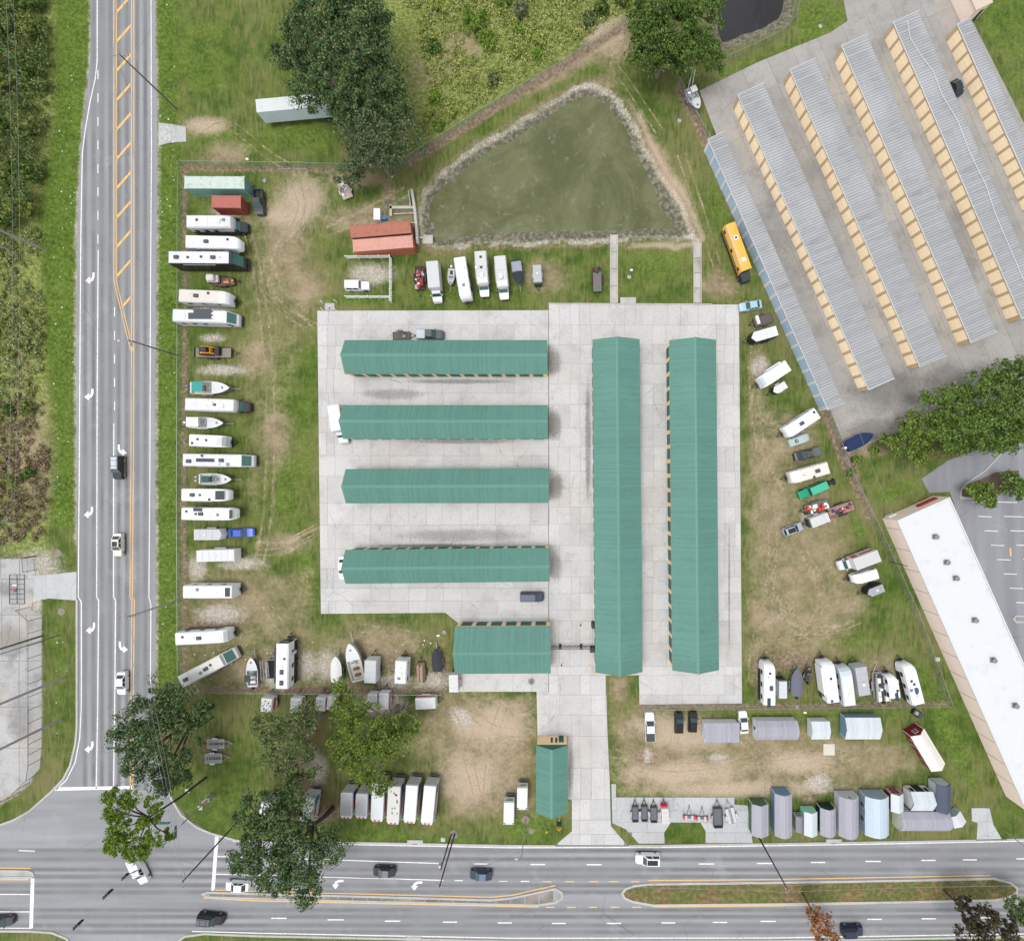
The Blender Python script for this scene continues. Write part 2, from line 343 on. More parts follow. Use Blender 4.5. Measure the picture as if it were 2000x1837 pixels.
# pond banks
d1 = sdist(PX, POND) + wob*0.35; d2 = sdist(PX, POND2) + wob*0.3
flat = np.maximum(ell(1130,462,240,26), ell(1290,410,60,50)); flat = np.maximum(flat, ell(900,440,90,18))
Z = -1.15*sm(d1, -2, 40) + 0.55*flat*sm(d1, 8, 30)*(1-sm(d1, 36, 62)) - 1.0*sm(d2, -2, 50)
rim = sm(d1, -5, 1)*(1-sm(d1, 6, 15)); put(sand, rim*np.clip(0.55+wob/40, 0, 1), 0.95)
put(mud, np.maximum(sm(d1, 3, 10), sm(d2, -6, 8)), 1.0); put(lush, sm(d1, 4, 12)*(1-sm(d1, 14, 24))*ell(1130,205,110,50,-25), .7); put(dirt, sm(d1,-14,-6)*(1-sm(d1,-3,2)), .55)
put(straw, sm(d1, -26, -12)*(1-sm(d1, -8, 0))*sm(PX[...,0], 1190, 1260), .7); put(straw, ell(930,437,60,9,-8), .9)
me = bpy.data.meshes.new('ground'); ny, nx = X.shape
me.vertices.add(nx*ny); me.vertices.foreach_set('co', np.stack([X, Y, Z], -1).astype(np.float32).ravel())
I = np.arange(nx*ny).reshape(ny, nx); Q = np.stack([I[:-1,:-1], I[:-1,1:], I[1:,1:], I[1:,:-1]], -1).reshape(-1, 4)
me.loops.add(Q.size); me.loops.foreach_set('vertex_index', Q.astype(np.int32).ravel())
me.polygons.add(len(Q)); me.polygons.foreach_set('loop_start', (np.arange(len(Q))*4).astype(np.int32))
me.polygons.foreach_set('use_smooth', np.ones(len(Q), bool)); me.update(calc_edges=True)
for nm, ch in (('kinds_a', (lush, dry, dirt, sand)), ('kinds_b', (wild, mud, straw, litter))):
    at = me.color_attributes.new(nm, 'FLOAT_COLOR', 'POINT'); at.data.foreach_set('color', np.clip(np.stack(ch, -1), 0, 1).astype(np.float32).ravel())
def m_ground():
    t = NT('grass_and_soil'); p = t.pos()
    A = t.new('Attribute', attribute_name='kinds_a'); B = t.new('Attribute', attribute_name='kinds_b')
    a = [*t.sep(A.outputs['Vector']), A.outputs['Alpha']]; b = [*t.sep(B.outputs['Vector']), B.outputs['Alpha']]
    n0 = t.noise(p, 0.05, 4, .6); n1 = t.noise(p, 0.28, 4, .7); n2 = t.noise(p, 1.4, 4, .75); n3 = t.noise(p, 5.5, 3, .7); n4 = t.noise(t.scale(p, (1, .18, 1)), 1.8, 4)
    brk = t.math('MULTIPLY_ADD', n2, 0.55, t.math('MULTIPLY_ADD', n1, 0.75, t.math('MULTIPLY', n3, 0.35)))     # about 0.83 in the mean
    def m(v, k=1.0): return t.math('MULTIPLY', t.ramp(t.math('ADD', v, t.math('SUBTRACT', brk, 0.83)), 0.08, 0.95), k)
    g1, g2, g3 = (0.042, 0.080, 0.012), (0.092, 0.130, 0.026), (0.185, 0.165, 0.075)
    col = t.mix(t.ramp(n1, 0.35, 0.65), g1, g2)
    col = t.mix(t.math('MULTIPLY', t.ramp(t.math('MULTIPLY_ADD', n0, .6, t.math('MULTIPLY', n4, .5)), 0.46, 0.68), .75), col, g3)
    col = t.mix(m(b[0], .9), col, t.mix(t.ramp(n2, .4, .65), (0.11, 0.15, 0.030), (0.29, 0.30, 0.11)))
    col = t.mix(m(a[0], .95), col, t.mix(t.ramp(n2, .38, .68), t.mix(t.ramp(n1, .35, .65), (0.036, 0.072, 0.008), (0.080, 0.132, 0.016)), (0.140, 0.195, 0.042)))
    col = t.mix(m(a[1], .9), col, t.mix(t.ramp(t.math('MULTIPLY_ADD', n1, .6, t.math('MULTIPLY', n2, .4)), .3, .7), (0.175, 0.143, 0.082), (0.335, 0.262, 0.180)))
    col = t.mix(m(b[2], .95), col, t.mix(t.ramp(n3, .4, .65), (0.30, 0.235, 0.165), (0.54, 0.44, 0.34)))
    col = t.mix(m(a[2], .9), col, t.mix(t.ramp(n2, .4, .65), (0.15, 0.105, 0.070), (0.30, 0.225, 0.165)))
    col = t.mix(m(b[3], .85), col, t.mix(t.ramp(n3, .4, .65), (0.060, 0.040, 0.024), (0.17, 0.105, 0.060)))
    sandc = t.mix(t.ramp(n3, .42, .6), (0.26, 0.22, 0.18), t.mix(t.ramp(n2, .4, .6), (0.44, 0.40, 0.35), (0.66, 0.62, 0.57)))
    col = t.mix(m(b[1], 1.0), col, t.mix(t.ramp(n2, .4, .65), (0.085, 0.082, 0.055), (0.21, 0.195, 0.15)))
    col = t.mix(m(a[3], .92), col, sandc)
    col = t.mix(t.math('MULTIPLY', t.ramp(n3, .5, .8), .5), col, t.mix(.5, col, (0.03, 0.035, 0.01)))
    t.bump(t.noise(p, 3.0, 2, .7), 0.7, 0.14)
    return t.fin(col, 0.95, 0, 0.1)
me.materials.append(m_ground())
structure(link('ground', me))
def m_track():
    t = NT('worn_track'); p = t.pos(); n = t.noise(p, 1.1, 4, .75); n2 = t.noise(p, .22, 3)
    t.fin(t.mix(t.ramp(n, .35, .65), (0.30, 0.235, 0.14), (0.52, 0.42, 0.30)), .95, 0, .1)
    tr = t.new('BsdfTransparent'); mx = t.new('MixShader'); f = t.math('MULTIPLY', t.ramp(t.math('MULTIPLY_ADD', n2, .7, t.math('MULTIPLY', n, .6)), .5, .85), .6)
    t.l.new(f, mx.inputs[0]); t.l.new(tr.outputs[0], mx.inputs[1]); t.l.new(t.b.outputs[0], mx.inputs[2]); t.l.new(mx.outputs[0], t.out.inputs['Surface'])
    return t.m
def smooth(pts, n=6):
    out = []; P = [Vector(pts[0])] + [Vector(p) for p in pts] + [Vector(pts[-1])]
    for i in range(1, len(P)-2):
        for k in range(n):
            u = k/n; a_, b_, c_, d_ = P[i-1:i+3]
            out.append(.5*((2*b_)+(c_-a_)*u+(2*a_-5*b_+4*c_-d_)*u*u+(3*b_-a_-3*c_+d_)*u**3))
    return out+[P[-2]]
tk = MB()
for k, pts in enumerate([[(478,430),(500,520),(518,640),(528,800),(522,1000),(505,1110)],[(560,335),(590,400),(560,470),(520,520)],[(590,335),(600,420),(540,500),(516,560),(560,610),(618,640)],[(520,560),(560,600),(615,655)],[(500,1066),(560,1060),(622,1030)],[(1478,640),(1472,760),(1488,900),(1510,1060),(1490,1250)],[(1475,800),(1500,830),(1570,828)],[(1500,1150),(1560,1208),(1610,1232),(1680,1208)],[(1492,1192),(1560,1226),(1645,1222)],[(1590,1120),(1602,1180),(1572,1232),(1535,1242)],[(1548,1050),(1592,1118),(1614,1200)],[(1528,1060),(1500,1125),(1530,1202),(1590,1246)],[(1470,1330),(1482,1235),(1560,1178)],[(1465,1300),(1500,1262),(1600,1240)],[(1555,1450),(1600,1482),(1655,1478),(1700,1448)],[(1200,1470),(1300,1498),(1430,1488),(1560,1470)],[(870,1372),(905,1450),(935,1565)],[(985,1372),(962,1450),(950,1565)],[(900,1362),(960,1422),(1042,1432)],[(640,452),(705,424),(800,370)],[(400,262),(450,246),(520,300),(570,330)],[(1330,300),(1370,420),(1400,520)],[(1240,60),(1200,120),(1230,170),(1290,260)],[(520,1180),(560,1240),(600,1290)],[(700,1225),(800,1240),(870,1250)],[(1450,1440),(1500,1500),(1500,1550)]]):
    for off in (-.8, .8):
        q = smooth([G(*p) for p in pts]); r_ = []
        for i, p in enumerate(q):
            d_ = (q[min(i+1, len(q)-1)]-q[max(i-1, 0)]).normalized(); r_.append(p+Vector((-d_.y, d_.x))*off)
        tk.ribbon(r_, .34, .008+.0004*k+(.0002 if off > 0 else 0))
o = tk.build('wheel_tracks', m_track()); o['kind'] = 'stuff'; o['label'] = 'worn wheel tracks across the grass'; o['category'] = 'tracks'
# ---------------------------------------------------------------- water
def m_water(c1, c2, c3, rough=0.12):
    t = NT('pond_water'); p = t.pos(); n = t.noise(p, 0.085, 6, .68, 1.0); n2 = t.noise(p, 1.1, 5, .75); y = t.sep(p)[1]
    col = t.mix(t.ramp(n, .35, .65), c1, c2)
    sh = t.math('MULTIPLY', t.ramp(t.math('ADD', t.math('MULTIPLY', n, 16.0), t.math('MULTIPLY', y, -1.0)), -44, -34), .55)   # shallow, silty south side
    col = t.mix(sh, col, c3); col = t.mix(t.math('MULTIPLY', t.ramp(n2, .5, .72), .5), col, c1); col = t.mix(t.math('MULTIPLY', t.ramp(t.noise(p, .5, 5, .8), .56, .66), .5), col, c3)
    t.bump(t.noise(p, 3, 3), .05, .02)
    return t.fin(col, rough, 0, 0.35)
w = MB().sheet([G(*p) for p in POND], -0.62).build('pond_water', m_water((0.072, 0.080, 0.030), (0.120, 0.128, 0.060), (0.20, 0.198, 0.155))); structure(w)
w = MB().sheet([G(*p) for p in POND2], -0.45).build('marsh_water', m_water((0.012, 0.012, 0.013), (0.022, 0.021, 0.022), (0.03, 0.028, 0.028))); structure(w)

# ---------------------------------------------------------------- roads
SIDE = [(178,-90),(177,100),(172,160),(163,235),(157,300),(151,450),(149,700),(150,920),(150,1060),(152,1180),(152,1420),(149,1452),(139,1492),(126,1520),(103,1543),(330,1543),(320,1530),(310,1490),(303,1420),(303,1330),(305,1180),(303,920),(306,460),(308,260),(304,120),(302,-90)]
MAIN = [(103,1543),(60,1580),(30,1598),(-90,1640),(-90,1814),(60,1815),(100,1818),(128,1829),(150,1850),(320,1880),(345,1838),(362,1825),(400,1820),(500,1824),(1000,1835),(1500,1834),(2090,1824),(2090,1636),(1700,1644),(1300,1650),(1000,1651),(700,1644),(460,1640),(410,1625),(368,1600),(345,1570),(330,1543)]
gxr = lambda px: G(px, 0)[0]
gyr = lambda py: G(0, py)[1]
ASPH = (134, 135, 138)
sr = structure(MB().sheet([G(*p) for p in SIDE], 0.016).build('side_road', m_asphalt('y', ASPH, [gxr(v) for v in (166,183,199,216,232,248,268,284)])))
mr = structure(MB().sheet([G(*p) for p in MAIN], 0.016).build('main_road', m_asphalt('x', ASPH, [gyr(v) for v in (1660,1677,1697,1711,1728,1741,1776,1789,1806,1819)])))
def m_paint(c):
    t = NT('road_paint'); p = t.pos(); n = t.noise(p, 3.5, 4, .7)
    return t.fin(t.mix(t.math('MULTIPLY', t.ramp(n, .45, .7), .7), c, (0.22, 0.22, 0.22)), .7, 0, .3)
WHT, YEL = m_paint((0.72, 0.72, 0.72)), m_paint((0.72, 0.42, 0.11))
def stripe(parent, pts, wpx, m, name='lane_line'):
    MB().ribbon([G(*p) for p in pts], wpx/S, 0.024).build(name, m, parent)
def dashes(parent, y0, n, step, ln, x):
    for i in range(n): stripe(parent, [(x(y0+i*step), y0+i*step), (x(y0+i*step+ln), y0+i*step+ln)], 1.7, WHT, 'lane_dash')
stripe(sr, [(190,-90),(190,120),(186,155),(176,200),(166,258),(161,300),(158,460),(156,760),(155,920),(153,1165),(159,1175),(159,1380),(156,1440),(147,1488),(130,1522),(110,1541)], 1.8, WHT, 'edge_line')
stripe(sr, [(295,-90),(296,300),(294,600),(293,920),(291,1165),(295,1180),(294,1335)], 1.6, WHT, 'edge_line')
dashes(sr, 137, 8, 45.8, 18, lambda y: 191.5)
stripe(sr, [(192,488),(190,760),(189,1165),(193,1172),(191,1380),(188,1540)], 1.8, WHT)
dashes(sr, 600, 5, 45.8, 18, lambda y: 224)
stripe(sr, [(222.5,827),(222,1000),(222,1165),(226,1172),(224,1400),(222,1540)], 1.8, WHT)
for dx in (222.5, 227.3): stripe(sr, [(dx,-90),(dx,548),(dx+33,686)], 1.5, YEL, 'centre_line')
for dx in (257, 261.6): stripe(sr, [(dx,-90),(dx,690),(dx-1,920),(dx-3,1165),(dx+1,1172),(dx-1,1360),(dx-2,1540)], 1.5, YEL, 'centre_line')
for i in range(-2, 12):
    y = 24 + i*57.3; x0 = 228 if y < 545 else 228+(y-545)*.245
    if y < 640: stripe(sr, [(x0, y), (256, y-32*(256-x0)/28)], 4.2, YEL, 'hatch_bar')
stripe(sr, [(104,1540),(258,1537)], 6.5, WHT, 'stop_line')
def arrow(parent, px, py, rot, flip):
    """curved turn arrow painted on the road: stem from the top, head to the left"""
    out = [(9,-12),(9,-3),(6,4),(0,7),(0,11),(-9,4),(0,-4),(0,1),(4,-2),(5,-12)]
    a = rad(rot); f = -1 if flip else 1
    pts = [(px+(x*f*math.cos(a)-y*math.sin(a)), py+(x*f*math.sin(a)+y*math.cos(a))) for x, y in out]
    MB().sheet([G(*p) for p in pts], 0.024).build('turn_arrow', WHT, parent)
for x, y in [(176,544),(174,771),(173,1001),(177,1227),(174,1459)]: arrow(sr, x, y, 0, False)
for x, y in [(239,880),(241,1264)]: arrow(sr, x, y, 0, True)
for x, y in [(504,1722),(659,1726),(813,1729)]: arrow(mr, x, y, 90, True)
stripe(mr, [(424,1629),(416,1738)], 7, WHT, 'stop_line'); stripe(mr, [(64,1714),(61,1811)], 7, WHT, 'stop_line')
stripe(mr, [(455,1642),(700,1648.5),(1000,1654.5),(1300,1653.5),(1700,1647.5),(2090,1639.5)], 1.8, WHT, 'edge_line')
stripe(mr, [(375,1817.5),(500,1821),(1000,1831),(1500,1830.5),(2090,1821)], 1.8, WHT, 'edge_line')
stripe(mr, [(-90,1811),(62,1811.5)], 1.6, WHT, 'edge_line'); stripe(mr, [(-90,1745),(60,1745.5)], 1.8, WHT); stripe(mr, [(-90,1779),(58,1779.5)], 1.8, WHT); stripe(mr, [(37,1660),(68,1661)], 1.8, WHT, 'lane_dash')
stripe(mr, [(425,1671.5),(650,1678),(856,1685)], 1.8, WHT); stripe(mr, [(422,1706),(650,1712),(866,1718)], 1.8, WHT)
for a, b, y in [(925,952,1686),(1036,1065,1687),(1146,1175,1687.5),(1255,1284,1687),(1365,1395,1686),(1478,1508,1685),(1584,1612,1683),(1690,1720,1681),(1799,1827,1679),(1880,1908,1678),(1985,2014,1676)]: stripe(mr, [(a,y),(b,y)], 2.2, WHT, 'lane_dash')
for a, b, y in [(888,904,1718.5),(975,991,1719.5),(1017,1034,1720)]: stripe(mr, [(a,y),(b,y)], 1.8, WHT, 'lane_dash')
for a, b in [(1060,1077),(1104,1121),(1151,1168),(1190,1207),(1233,1249)]: stripe(mr, [(a,1720.5),(b,1720.5)], 2.0, YEL, 'lane_dash')
for a, b in [(1066,1083),(1107,1124),(1150,1166),(1192,1210),(1235,1252)]: stripe(mr, [(a,1770.5),(b,1770.5)], 2.0, YEL, 'lane_dash')
for a, b, y in [(530,560,1792),(640,671,1795),(752,782,1797.5),(865,893,1799.5),(972,1000,1801),(1078,1105,1802),(1185,1213,1802),(1292,1319,1801),(1392,1420,1800),(1485,1515,1798),(1694,1722,1794),(1800,1828,1793),(1910,1938,1791)]: stripe(mr, [(a,y),(b,y)], 2.2, WHT, 'lane_dash')
stripe(mr, [(1266,1718.5),(1500,1716.5),(1935,1708.5)], 1.8, YEL, 'edge_line'); stripe(mr, [(1276,1770),(1500,1768),(1950,1758)], 1.8, YEL, 'edge_line')
stripe(mr, [(398,1752.5),(500,1758),(1052,1770)], 2.0, YEL, 'edge_line'); stripe(mr, [(418,1737),(640,1743),(960,1751),(1000,1747),(1085,1728)], 1.8, YEL, 'edge_line'); stripe(mr, [(-90,1693),(60,1694.5)], 1.8, YEL, 'edge_line'); stripe(mr, [(-90,1716.5),(56,1717)], 1.8, YEL, 'edge_line')
# kerbs
KERB = m_concrete((168, 167, 164), crack=0, dirt=.5)
def kerb(pts, label=None, w=4.0, closed=False):
    o = MB().ribbon([G(*p) for p in pts], w/S, 0.0, 0.13, closed).build('kerb', KERB); return structure(o)
kerb([(151,1170),(151,1420),(148,1453),(138,1494),(124,1521),(100,1546),(58,1583),(28,1600),(-90,1643)])
kerb([(313,1490),(321,1528),(336,1560),(354,1590),(384,1614),(412,1626),(462,1640),(700,1644.5),(1000,1650.5),(1085,1651)]); kerb([(1228,1650.5),(1300,1650),(1700,1643.5),(1905,1640)]); kerb([(1965,1638.5),(2090,1636)])
kerb([(-90,1816),(60,1817),(102,1820),(130,1831),(152,1852)]); kerb([(320,1862),(345,1838),(362,1827),(400,1822),(500,1826),(1000,1836.5),(1500,1836),(2090,1826)])

# ---------------------------------------------------------------- concrete slabs
def clip_poly(poly, cell):
    n = len(cell)
    for i in range(n):
        (ax, ay), (bx, by) = cell[i], cell[(i+1) % n]; out = []
        f = lambda p: (bx-ax)*(p[1]-ay)-(by-ay)*(p[0]-ax)
        for j in range(len(poly)):
            p, q = poly[j], poly[(j+1) % len(poly)]; fp, fq = f(p), f(q)
            if fp >= 0: out.append(p)
            if (fp >= 0) != (fq >= 0):
                t = fp/(fp-fq); out.append((p[0]+(q[0]-p[0])*t, p[1]+(q[1]-p[1])*t))
        poly = out
        if len(poly) < 3: return []
    return poly
def area(p): return abs(sum(p[i][0]*p[(i+1)%len(p)][1]-p[(i+1)%len(p)][0]*p[i][1] for i in range(len(p))))/2
JOINT = mat((148, 145, 142), .95, 0, .2, 1, .6, 'joint')
def paving(name, lot, us, vs, m, org=(CX,CY), ang=0.0, z=0.055, gap=0.02, skip=()):
    """slabs cut from the outline lot (photo px) along the joint lines us, vs"""
    lotw = [G(*p) for p in lot]
    base = structure(MB().sheet(lotw, z-0.022).build(name, JOINT))
    ox, oy = G(*org); c, s = math.cos(ang), math.sin(ang)
    loc = [((x-ox)*c+(y-oy)*s, -(x-ox)*s+(y-oy)*c) for x, y in lotw]
    for j in range(len(vs)-1):
        uj = [u for k, u in enumerate(us) if k in (0, len(us)-1) or R.random() > .22]; uj = [u if k in (0, len(uj)-1) else u+R.uniform(-.25, .25) for k, u in enumerate(uj)]
        for i in range(len(uj)-1):
            a0, a1 = sorted((uj[i], uj[i+1])); b0, b1 = sorted((vs[j], vs[j+1])); g = gap*R.uniform(.6, 1.4)
            cell = [(a0+g,b0+g),(a1-g,b0+g),(a1-g,b1-g),(a0+g,b1-g)]
            q = clip_poly(loc, cell)
            if len(q) < 3 or area(q) < 0.25: continue
            qw = [(ox+x*c-y*s, oy+x*s+y*c) for x, y in q]
            mx = sum(x for x, y in qw)/len(qw)*S+CX; my = CY-sum(y for x, y in qw)/len(qw)*S
            if any(k[0] < mx < k[1] and k[2] < my < k[3] for k in skip): continue
            cx, cy = sum(x for x, y in qw)/len(qw), sum(y for x, y in qw)/len(qw); zz = z+R.uniform(-.004, .004)
            o = MB().prism([(x-cx, y-cy) for x, y in qw], -0.02, 0).build('slab', m, base); o.location = (cx, cy, zz)
    return base
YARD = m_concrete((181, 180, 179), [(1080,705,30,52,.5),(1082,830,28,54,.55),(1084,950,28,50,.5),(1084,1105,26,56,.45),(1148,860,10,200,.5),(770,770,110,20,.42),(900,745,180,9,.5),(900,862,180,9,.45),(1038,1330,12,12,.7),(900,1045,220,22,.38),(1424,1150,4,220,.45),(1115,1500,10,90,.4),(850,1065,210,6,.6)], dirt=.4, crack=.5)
ax = lambda l: [gxr(v) for v in l]
ay = lambda l: [gyr(v) for v in l]
YA = [(620,607),(1071,606),(1071,1350),(895,1350),(895,1216),(870,1196),(627,1198)]
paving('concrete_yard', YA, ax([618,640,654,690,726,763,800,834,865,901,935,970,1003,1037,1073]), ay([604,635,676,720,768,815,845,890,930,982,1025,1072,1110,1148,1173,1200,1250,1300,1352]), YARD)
YB = [(1072,593),(1443,595),(1449,1373),(1249,1375),(1248,1318),(1183,1318),(1187,1450),(1191,1530),(1193,1612),(1225,1649),(1085,1649),(1117,1622),(1117,1562),(1108,1560),(1108,1437),(1050,1437),(1048,1350),(1072,1350)]
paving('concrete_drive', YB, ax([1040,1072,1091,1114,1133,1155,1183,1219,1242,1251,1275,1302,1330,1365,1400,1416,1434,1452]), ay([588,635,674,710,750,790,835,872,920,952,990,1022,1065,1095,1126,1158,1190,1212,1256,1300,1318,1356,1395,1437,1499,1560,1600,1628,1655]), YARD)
PADC = m_concrete((170, 172, 174), crack=.6, dirt=.3, csc=.25)
paving('trailer_pad', [(1194,1530),(1203,1530),(1203,1556),(1434,1556),(1434,1570),(1460,1572),(1470,1645),(1378,1645),(1378,1622),(1368,1605),(1310,1605),(1297,1625),(1298,1646),(1248,1646),(1222,1618),(1196,1606)], ax([1190,1206,1232,1265,1290,1315,1335,1356,1400,1436,1475]), ay([1525,1556,1582,1605,1624,1650]), PADC)
paving('driveway_apron', [(1897,1577),(1932,1577),(1940,1610),(1956,1637),(1907,1638),(1909,1606),(1898,1602)], ax([1890,1930,1960]), ay([1570,1604,1645]), PADC)
paving('driveway_apron', [(310,240),(335,243),(363,248),(364,277),(332,279),(310,285)], ax([305,336,368]), ay([235,290]), PADC)
paving('driveway_apron', [(66,1124),(92,1122),(150,1116),(150,1172),(96,1168),(60,1176)], ax([55,90,122,153]), ay([1110,1180]), PADC)
paving('concrete_pad', [(1608,1452),(1630,1452),(1630,1474),(1608,1474)], ax([1605,1635]), ay([1448,1480]), m_concrete((200,198,186), crack=0))
# storage lot to the north-east: joints follow the rows
ang = math.atan2(-(761-185), (1697-1441))
NEL = [(1366,178),(1480,122),(1620,65),(1655,42),(1636,-60),(2010,-60),(1897,38),(2080,400),(2090,800),(1930,800),(1830,822),(1740,848),(1655,886),(1622,800),(1398,262)]
paving('storage_lot', NEL, [-20+7.1*i for i in range(16)], [-14+5.6*i for i in range(20)], m_concrete((150, 147, 143), [(1560,420,160,330,.22),(1740,760,170,70,.4),(1880,500,60,260,.25),(1700,840,90,40,.4),(1850,740,80,60,.35)], dirt=.6, crack=.4), (1441,185), ang, gap=.03)
# gravelled slab lot in the south-west
paving('bare_lot', [(-90,1092),(66,1092),(70,1130),(62,1190),(82,1200),(82,1455),(78,1500),(40,1540),(-90,1600)], ax([-95,-40,2,38,54,85]), ay([1085,1130,1200,1290,1380,1460,1610]), m_concrete((166, 166, 166), [(20,1250,60,60,.4),(40,1400,50,90,.35),(10,1150,50,30,.35)], dirt=.95, crack=.5, csc=.3), gap=.05)
# car park east of the white building
PARK = m_asphalt('y', (126, 127, 132), [])
pl = structure(MB().sheet([G(*p) for p in [(1800,935),(1850,900),(1900,880),(2090,850),(2090,1760),(2090,1640),(1855,960),(1815,962)]], 0.014).build('car_park', PARK))
for i in range(8):
    y = 980+i*28; x = 1898+i*12.4
    stripe(pl, [(x,y),(x+26,y+1)], 1.3, WHT, 'bay_line'); stripe(pl, [(x+50,y),(x+88,y+1)], 1.3, WHT, 'bay_line')
stripe(pl, [(1973,1070),(1974,1086)], 3.2, YEL, 'wheel_stop')
kerb([(1960,880+0),(1925,918),(1885,945),(1876,958),(1876,972),(1912,974)], w=3); 
o = MB().sheet([G(*p) for p in [(1990,918),(1945,922),(1890,946),(1878,958),(1878,972),(1912,973),(1990,952)]], 0.03).build('planting_bed', mat((110,92,80), .95, 0, .3, 3, .7, 'mulch')); structure(o)
kerb([(2010,1203),(1984,1202),(1979,1208),(1984,1214),(2010,1214)], w=3)
# ---------------------------------------------------------------- traffic islands
def island(pts, fill, label_name, slabs=False):
    base = structure(MB().prism([G(*p) for p in pts], 0.0, 0.10).build(label_name, fill))
    n = len(pts); MB().ribbon([G(*p) for p in pts], 4.2/S, 0.0, 0.15, True).build('kerb_edge', KERB, base)
    return base
i1 = island([(397,1744),(406,1741),(640,1747),(960,1756),(1000,1752),(1085,1734),(1098,1742),(1098,1752),(1085,1761),(1050,1766),(640,1757),(405,1750)], m_concrete((150,148,145), dirt=.7, crack=0), 'traffic_island')
ISL = m_concrete((112, 110, 107), dirt=.9, crack=0)
for k in range(24):
    x0, x1 = 410+k*28, 436+k*28
    q = clip_poly([(406,1743),(640,1748.5),(960,1758),(1000,1754.5),(1084,1737),(1093,1746),(1082,1758),(1050,1763.5),(640,1755),(406,1748.5)], [(x0,1700),(x1,1700),(x1,1800),(x0,1800)])
    if len(q) > 2: MB().prism([G(*p) for p in q], 0.09, 0.125).build('slab', ISL, i1)
GR = NT('verge_grass'); _p = GR.pos(); _n = GR.noise(_p, 1.2, 5, .7); _n1 = GR.noise(_p, .2, 3)
GRASS = GR.fin(GR.mix(GR.ramp(_n1, .42, .62), GR.mix(GR.ramp(_n, .4, .65), (0.085, 0.095, 0.03), (0.15, 0.15, 0.055)), GR.mix(GR.ramp(_n, .4, .65), (0.13, 0.085, 0.045), (0.21, 0.165, 0.08))), .95, 0, .1); GR.bump(_n, .6, .1)
island([(1215,1743),(1222,1734),(1240,1728),(1270,1725),(1500,1722),(1760,1718),(1940,1714),(1972,1722),(1986,1733),(1984,1743),(1966,1752),(1940,1756),(1760,1760),(1500,1764),(1275,1766),(1235,1759),(1220,1752)], GRASS, 'grass_median')
island([(-90,1699),(56,1700),(64,1703),(66,1708),(62,1712),(-90,1713)], m_concrete((170,165,158), dirt=.7, crack=0), 'traffic_island')
# ---------------------------------------------------------------- buildings
def m_roof(rgb, rib, axis=0, streak=.35, k=.8, seam=.5):
    """ribbed sheet metal: the ribs are geometry, this gives each sheet its own tint, seam grime and streaks"""
    t = NT('sheet_metal'); p = t.obj(); xyz = t.sep(p); u = t.math('DIVIDE', xyz[axis], rib)
    wn_ = t.new('TexWhiteNoise', noise_dimensions='1D'); t.l.new(t.math('FLOOR', u), wn_.inputs['W'])
    n1 = t.noise(t.scale(p, (2.2, .25, 1) if axis == 0 else (.25, 2.2, 1)), 1.0, 3); n2 = t.noise(p, .12, 3)
    c = L3(rgb, k)
    col = t.mix(t.math('MULTIPLY', wn_.outputs[0], .6), c, L3(rgb, k*.78))
    col = t.mix(t.math('MULTIPLY', t.ramp(n1, .5, .75), streak), col, L3(rgb, k*.6)); col = t.mix(t.math('MULTIPLY', t.ramp(n2, .45, .7), streak), col, L3(rgb, k*1.15))
    fr = t.math('FRACT', u); s_ = t.math('MAXIMUM', t.math('LESS_THAN', fr, .1), t.math('GREATER_THAN', fr, .9))
    col = t.mix(t.math('MULTIPLY', s_, seam), col, L3(rgb, k*.5))
    return t.fin(col, .6, 0, .3)
def ribbed(mb, x0, x1, ya, za, yb, zb, rib, h=.05, w=.05):
    """sheet from (ya,za) to (yb,zb), ribs running down the slope at multiples of rib in x"""
    xs = []; x = x0
    k = math.floor(x0/rib)+1
    xs.append((x0, 0))
    while k*rib < x1-w*2:
        c = k*rib; xs += [(c-w*1.6, 0), (c-w*.6, h), (c+w*.6, h), (c+w*1.6, 0)]; k += 1
    xs.append((x1, 0)); n = math.hypot(yb-ya, zb-za); ny, nz = -(zb-za)/n, (yb-ya)/n
    if nz < 0: ny, nz = -ny, -nz
    o = len(mb.v)
    for x, d in xs: mb.v += [(x, ya+ny*d, za+nz*d), (x, yb+ny*d, zb+nz*d)]
    fl = (yb > ya)
    for i in range(len(xs)-1):
        a = o+2*i; mb.f.append((a, a+2, a+3, a+1) if fl else (a, a+1, a+3, a+2))
    return mb
GREENR = m_roof((118, 174, 160), .42, 0, .3, .50, .2)
RIDGE = mat((122, 182, 166), .6, 0, .1, .5, .50, 'ridge')
PEACH = mat((240, 212, 168), .7, 0, .08, .6, .9, 'stucco')
DGREEN = mat((32, 92, 76), .5, 0, .15, 1, .9, 'door')
